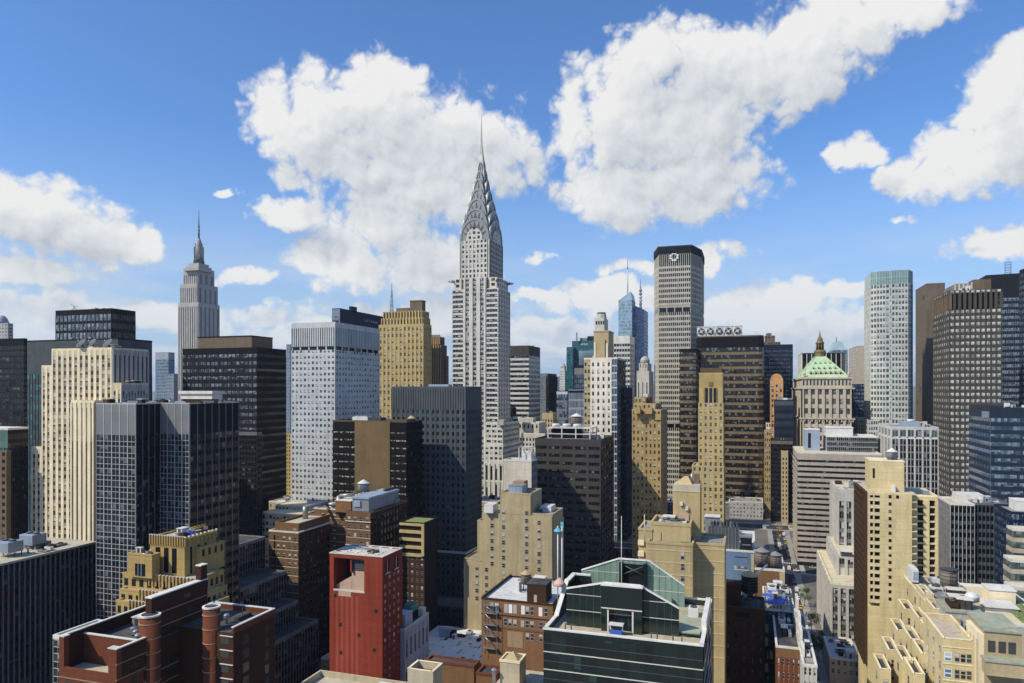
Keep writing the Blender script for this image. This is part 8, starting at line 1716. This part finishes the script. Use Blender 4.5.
# ------------------------------------------------------------------ vehicles and street trees
for nm, c in dict(car_yellow=(.62,.36,.02), car_white=(.66,.66,.65), car_black=(.012,.012,.014), car_silver=(.36,.37,.38), car_blue=(.03,.07,.22), car_red=(.30,.02,.02)).items(): plain(nm, c, .25, 0, .05)
plain('car_glass', (.012,.014,.016), .08, 0, .02); plain('tyre', (.012,.012,.012), .9)
CARMESH = {}
def car(kind, paint, label, x, y, rz, group=None):
    key = (kind, paint)
    if key not in CARMESH:
        L, Wd, H, nose, tail = dict(car=(4.6,1.82,1.45,1.3,.9), van=(5.2,2.0,2.1,1.0,.05), truck=(7.5,2.4,3.2,1.9,.05))[kind]
        m = MB(); b_ = lambda x0, x1, z0, z1, i0=0, i1=0: m.hexa([(x0,-Wd/2,z0),(x1,-Wd/2,z0),(x1,Wd/2,z0),(x0,Wd/2,z0),(x0+i0,-Wd/2+.1,z1),(x1-i1,-Wd/2+.1,z1),(x1-i1,Wd/2-.1,z1),(x0+i0,Wd/2-.1,z1)], paint)
        zb = .85 if kind == 'car' else 1.05
        b_(-L/2, L/2, .28, zb, .12, .12); cab = MB()
        x0, x1 = -L/2+tail, L/2-nose; i0, i1 = (.5, .75) if kind == 'car' else (.05, .5)
        cab.hexa([(x0,-Wd/2+.12,zb),(x1,-Wd/2+.12,zb),(x1,Wd/2-.12,zb),(x0,Wd/2-.12,zb),(x0+i0,-Wd/2+.3,H-.08),(x1-i1,-Wd/2+.3,H-.08),(x1-i1,Wd/2-.3,H-.08),(x0+i0,Wd/2-.3,H-.08)], 'car_glass')
        m.hexa([(x0+i0-.08,-Wd/2+.26,H-.08),(x1-i1+.08,-Wd/2+.26,H-.08),(x1-i1+.08,Wd/2-.26,H-.08),(x0+i0-.08,Wd/2-.26,H-.08)]+[(x0+i0,-Wd/2+.32,H),(x1-i1,-Wd/2+.32,H),(x1-i1,Wd/2-.32,H),(x0+i0,Wd/2-.32,H)], paint)
        if kind != 'car': m.box(x0, x1-1.6, -Wd/2+.05, Wd/2-.05, zb, H-.07, paint)
        wh = MB(); wh.bar((0,-.12,0), (0,.12,0), .33, 'tyre', 12)
        CARMESH[key] = (m, cab, wh, L, Wd)
    m, cab, wh, L, Wd = CARMESH[key]
    t = bpy.data.objects.new('car' if kind == 'car' else kind, None); COL.objects.link(t); t.location = (x, y, .01); t.rotation_euler = (0, 0, rz); tag(t, label, kind, group)
    def put(nm, mb, loc=(0,0,0)):
        if not hasattr(mb, 'me'):
            o = mb.build(nm, t, bvh=False); mb.me = o.data
        else: o = bpy.data.objects.new(nm, mb.me); COL.objects.link(o); o.parent = t
        o.location = loc
    put('body', m); put('window', cab)
    for sx in (-.31, .31):
        for sy in (-1, 1): put('wheel', wh, (sx*L, sy*(Wd/2-.14), .33))
ym = (YS0+YS1)/2
g1 = 'cars on the street canyon below'
car('truck', 'car_white', 'white box truck standing far down the street canyon', -575, ym-1.4, pi)
car('van', 'car_white', 'white van waiting at the crossing at the foot of the tan striped block', -505, ym+2.2, pi)
R = random.Random(4)
lay = [('car','car_yellow'),('car','car_black'),('car','car_silver'),('car','car_white'),('car','car_blue'),('car','car_yellow'),('van','car_white'),('car','car_black'),('car','car_red'),('car','car_silver')]
names = dict(car_yellow='yellow taxi', car_black='black car', car_silver='silver car', car_white='white van', car_blue='dark blue car', car_red='red car')
x = -300
k = 0
while x > -640:
    if not any(a-8 < x < c+8 for a, c in AV):
        kd, pt = lay[k % len(lay)]
        lab = names[pt] if kd != 'car' or pt != 'car_white' else 'white car'
        side = k % 3
        yy = (YS0+4.2, ym-.9+1.6*(k % 2), YS1-4.2)[side]
        lab2 = ' parked along the kerb in the shaded street canyon' if side != 1 else ' driving in the middle of the shaded street canyon'
        if side != 1 or R.random() < .7: car(kd, pt, lab+lab2, x, yy, pi, lab+'s in the street canyon' )
    k += 1; x -= R.uniform(4.0, 7.5)
for k in range(10):
    a, c = AV[k % 2]; pt = ('car_yellow','car_silver','car_black','car_yellow','car_white')[k % 5]
    lab = dict(names, car_white='white car')[pt]
    car('car', pt, lab+' crossing on the avenue at the end of the street canyon', a+6+(k*4.3) % (c-a-12), YS0-6+k*5.2, pi/2, lab+'s on the avenue')

m_, N, b_ = new_mat('leaf'); Pn = pos_of(N); N.link(N.mix(N.noise(Pn, .9, 3), (.028,.065,.012,1), (.10,.17,.035,1)), b_.inputs['Base Color']); b_.inputs['Roughness'].default_value = .7
wall('bark', (.10,.075,.05))
def tree(label, x, y, h, seed, group=None):
    R = random.Random(seed); t = bpy.data.objects.new('street_tree', None); COL.objects.link(t); t.location = (x, y, 0); tag(t, label, 'tree', group)
    m = MB(); m.bar((0,0,0), (.1,.05,h*.42), .2, 'bark', 7, .12); lf = MB(); cl = []
    for k in range(9):
        a = R.uniform(0, 2*pi); rr = R.uniform(.12, .34)*h; e = (rr*cos(a), rr*sin(a), h*R.uniform(.5, .95)); m.bar((.1,.05,h*R.uniform(.3,.45)), e, .07, 'bark', 5, .02); cl.append((e, R.uniform(.10, .19)*h))
    for e, r in cl:
        for q in range(170):
            v = Vector((R.gauss(0,1), R.gauss(0,1), R.gauss(0,.8))); v = v.normalized()*r*R.random()**.45; c = Vector(e)+v
            a = Vector((R.gauss(0,1), R.gauss(0,1), R.gauss(0,1))).normalized(); b2 = a.cross(Vector((R.gauss(0,1), R.gauss(0,1), R.gauss(0,1)))).normalized(); s = R.uniform(.14, .3)
            lf.poly([tuple(c+a*s), tuple(c+b2*s*.6), tuple(c-a*s), tuple(c-b2*s*.6)], 'leaf')
    m.build('trunk', t, bvh=False); lf.build('crown', t, bvh=False)
p = on_roof(None, 808, 634, 0); tree('bright green street tree catching the sun before the grey stepped building', -372, YS1-2.2, 11.5, 3)
for k, xx in enumerate((-352, -398, -420, -455, -340)): tree('green street tree standing in the shade along the street canyon', xx, (YS1-2, YS0+2)[k % 2], 8.5+k % 3, 10+k, 'shaded street trees')

# ------------------------------------------------------------------ low buildings filling the blocks between the towers
def boxes_of_buildings():
    out = []
    for b in BUILDINGS:
        v = b.w.v
        if not v or b.cat in ('water tank',): continue
        for i in range(0, len(v), 8):
            q = v[i:i+8]
            xs_, ys_ = [p[0] for p in q], [p[1] for p in q]
            if min(p[2] for p in q) < 1 and max(xs_)-min(xs_) > 4 and max(ys_)-min(ys_) > 4: out.append((min(xs_), max(xs_), min(ys_), max(ys_)))
    return out
def collect(b):
    for mb in [b.w, b.r]+[m for _, m, _, _ in b.parts]:
        i = len(TV); TV.extend(mb.v); TP.extend(tuple(i+j for j in f) for f in mb.f)
TV, TP = [], []
for b in BUILDINGS: collect(b)
bvh0 = BVHTree.FromPolygons([Vector(v) for v in TV], TP, all_triangles=False)
EYE = Vector((0, 0, CZ))
def seen(bv, p, eps=.6):
    p = Vector(p); d = p-EYE; L = d.length; hit = bv.ray_cast(EYE, d/L, L-eps)
    return hit[0] is None
occ = boxes_of_buildings()
R = random.Random(99); nfill = 0
FILLK = [('brick_brown','brown brick'),('brick_dark','dark brick'),('beige','beige stone'),('midgrey','grey'),('tanbrick','tan brick'),('limegrey','pale grey stone'),('brick_orange','orange-brown brick'),('darkgrey','dark grey')]
ROOFK = ['roof_grey','roof_dark','roof_white','roof_tan','roof_grey']
x = -225
while x > -1250:
    wx = R.uniform(16, 30)
    y = -620
    while y < 640:
        wy = R.uniform(14, 30); rc = (x-wx, x, y, y+wy); cx, cy = x-wx/2, y+wy/2; d = depth_of(cx, cy)
        y += wy+R.choice((.3, .3, .3, 14))
        if d < 225: continue
        pp = proj(x, cy, 10)
        if pp is None or not -40 < pp[0] < 1064: continue
        if (d < 340 and 392 < pp[0] < 565) or (d < 345 and 790 < pp[0] < 905) or (d < 300 and pp[0] > 900): continue
        if rc[3] > YS0-.6 and rc[2] < YS1+.6: continue
        if any(rc[1] > a-.5 and rc[0] < c+.5 for a, c in AV): continue
        if any(rc[1] > o[0]+.3 and rc[0] < o[1]-.3 and rc[3] > o[2]+.3 and rc[2] < o[3]-.3 for o in occ): continue
        ylim = 655 if d < 300 else 585 if d < 450 else 500 if d < 650 else 440
        if 560 < pp[0] < 790: ylim = max(ylim, 575 if d < 420 else 545 if d < 640 else 500)
        if 400 < pp[0] < 560 and d < 460: ylim = 625
        zmax = CZ-(ylim-HZ)/F*d
        h = min(zmax, R.uniform(14, 34) if d < 450 else R.uniform(20, 60))
        if h < 8: continue
        test = [(x-.3, cy, h+.3), (x+.1, y-wy*.2, h*.8), (cx, cy, h+.3), (x+.3, rc[2]+1, h*.9), (x+.3, rc[3]-1, h*.9), (x-wx+1, cy, h+.4), (x+.3, cy, h*.5)]
        if not any(seen(bvh0, t_) for t_ in test): continue
        kc, kn = R.choice(FILLK)
        where = 'far beyond the towers' if d > 650 else 'in the blocks between the towers' if d > 420 else 'down in the shaded nearer blocks'
        b = Bld('low_building', f'low flat-roofed {kn} building {where}', 'building', f'{kn} buildings {where}')
        sty = st(kc, 3.4, nx=max(2, round(wy/3)), pw=.55, pp=.15, rails=[(0,.45,.1,kc)], pane=(.45,.95), glass='g_sash', top=1, topmat=kc)
        b.block(rc, 0, h, kc, R.choice(ROOFK), E=sty, N=dict(sty, nx=max(2, round(wx/3))), S=dict(sty, nx=max(2, round(wx/3))) if cy > 40 else None, parapet=.7, cap='coping')
        if d < 700: b.clutter(rc, h, R.randint(1, 4), seed=nfill)
        nfill += 1; collect(b)
    x -= wx+R.choice((.4, .4, 12))
print('infill', nfill)

water_tank('small tank with a tan cone on the black office block with the brown centre panel', *ct_[:2], ct_[2]+.4, 1.9, .8, legs=.3, ch=.6, body='brownwall'); collect(BUILDINGS[-1])
# ------------------------------------------------------------------ put the buildings together
bvh1 = BVHTree.FromPolygons([Vector(v) for v in TV], TP, all_triangles=False)
UNIT = {}
def unit_pane(gl):
    if gl not in UNIT:
        me = bpy.data.meshes.new('window'); me.from_pydata([(-.5,0,-.5),(.5,0,-.5),(.5,0,.5),(-.5,0,.5)], [], [(0,1,2,3)])
        uv = me.uv_layers.new(name='UVMap').data
        for i, c in enumerate(((0,0),(1,0),(1,1),(0,1))): uv[i].uv = c
        me.materials.append(MATS[gl]); UNIT[gl] = me
    return UNIT[gl]
tot = 0
for b in BUILDINGS:
    lx, ly, lz = b.loc
    root = bpy.data.objects.new(b.name, None); COL.objects.link(root); root.location = b.loc; root.empty_display_size = 2
    tag(root, b.label, b.cat, b.group)
    if b.w.f: b.w.build('wall', root, b.loc, bvh=False)
    if b.r.f: b.r.build('roof', root, b.loc, bvh=False)
    for nm, m, lab, subs in b.parts:
        if not m.f: continue
        o = m.build(nm, root, b.loc, bvh=False)
        if lab: o['label'] = lab
        for sn, sm in subs: sm.build(sn, o, b.loc, bvh=False)
    for (text, size, loc, face, mat, ext, nm) in getattr(b, 'texts', ()):
        cu = bpy.data.curves.new(nm, 'FONT'); cu.body = text; cu.size = size; cu.extrude = ext; cu.align_x = 'CENTER'; cu.materials.append(MATS[mat])
        o_ = bpy.data.objects.new('lettering_curve', cu); COL.objects.link(o_); me = bpy.data.meshes.new_from_object(o_.evaluated_get(bpy.context.evaluated_depsgraph_get())); bpy.data.objects.remove(o_); o = bpy.data.objects.new(nm, me); COL.objects.link(o); o.parent = root; o.location = (loc[0]-lx, loc[1]-ly, loc[2]-lz); o.rotation_euler = (pi/2, 0, pi/2 if face == 'E' else pi)
    # windows: each visible one its own part (the 100 largest), the rest one part
    vis = []; rest = []
    for p in b.panes:
        X, Y, Zc, w, h, u, n, gl = p
        if h <= 0.05 or w <= 0.02: continue
        if n[0]*(-X)+n[1]*(-Y) <= 0: 
            continue
        q = proj(X, Y, Zc)
        if q is None: continue
        a = proj(X-u[0]*w/2, Y-u[1]*w/2, Zc); c = proj(X+u[0]*w/2, Y+u[1]*w/2, Zc)
        if a is None or c is None: continue
        wide = abs(a[0]-c[0]); area = wide*h*F/q[2]
        xs_ = (max(min(a[0], c[0]), 0), min(max(a[0], c[0]), 1024))
        off = xs_[0] > xs_[1] or q[1] > 700
        ok = False
        if not off:
            n_s = 1 if wide < 12 else 5
            for i in range(n_s):
                s = (i+.5)/n_s-.5
                if seen(bvh1, (X+u[0]*w*s+n[0]*.05, Y+u[1]*w*s+n[1]*.05, Zc), .9): ok = True; break
        if ok and area >= b.min_px: vis.append((area, p))
        elif ok or (not off and area > 1.0) or (off and -200 < q[0] < 1224 and q[1] < 760): rest.append(p)
    vis.sort(key=lambda t: -t[0])
    rest += [p for _, p in vis[100:]]
    for _, (X, Y, Zc, w, h, u, n, gl) in vis[:100]:
        o = bpy.data.objects.new('window', unit_pane(gl)); COL.objects.link(o); o.parent = root
        # local x such that x cross z points inwards: outward normal of the unit pane is -y
        ux, uy = -n[1], n[0]
        o.matrix_basis = Matrix(((ux*w, -n[0], 0, X-lx), (uy*w, -n[1], 0, Y-ly), (0, 0, h, Zc-lz), (0, 0, 0, 1)))
        tot += 1
    if rest:
        V, Fc, mats, mi, UV = [], [], [], [], []
        for (X, Y, Zc, w, h, u, n, gl) in rest:
            ux, uy = -n[1], n[0]; i = len(V); X -= lx; Y -= ly; z = Zc-lz
            V += [(X-ux*w/2, Y-uy*w/2, z-h/2), (X+ux*w/2, Y+uy*w/2, z-h/2), (X+ux*w/2, Y+uy*w/2, z+h/2), (X-ux*w/2, Y-uy*w/2, z+h/2)]
            Fc.append((i, i+1, i+2, i+3)); UV += [0,0,1,0,1,1,0,1]
            if gl not in mats: mats.append(gl)
            mi.append(mats.index(gl))
        me = bpy.data.meshes.new('glazing'); me.from_pydata(V, [], Fc); me.uv_layers.new(name='UVMap').data.foreach_set('uv', UV)
        for g_ in mats: me.materials.append(MATS[g_])
        me.polygons.foreach_set('material_index', mi); me.update()
        o = bpy.data.objects.new('glazing', me); COL.objects.link(o); o.parent = root; o['kind'] = 'stuff'
print('buildings', len(BUILDINGS), 'single windows', tot, 'objects', len(bpy.data.objects))

# ------------------------------------------------------------------ the air
HAZE_DENSITY = 4e-5
me = bpy.data.meshes.new('haze'); X0, X1, Y0, Y1, Z0, Z1 = -30500, 3050, -30500, 30500, -7, 480
me.from_pydata([(X0,Y0,Z0),(X1,Y0,Z0),(X1,Y1,Z0),(X0,Y1,Z0),(X0,Y0,Z1),(X1,Y0,Z1),(X1,Y1,Z1),(X0,Y1,Z1)], [], [(3,2,1,0),(4,5,6,7),(0,1,5,4),(1,2,6,5),(2,3,7,6),(3,0,4,7)])
hz = bpy.data.objects.new('haze', me); COL.objects.link(hz); hz['kind'] = 'stuff'
hm = bpy.data.materials.new('haze'); hm.use_nodes = True; nt = hm.node_tree; nt.nodes.clear()
pv_ = nt.nodes.new('ShaderNodeVolumePrincipled'); ho = nt.nodes.new('ShaderNodeOutputMaterial'); nt.links.new(pv_.outputs[0], ho.inputs['Volume'])
pv_.inputs['Color'].default_value = (.80,.88,1,1); pv_.inputs['Density'].default_value = HAZE_DENSITY; pv_.inputs['Anisotropy'].default_value = 0.2
me.materials.append(hm)
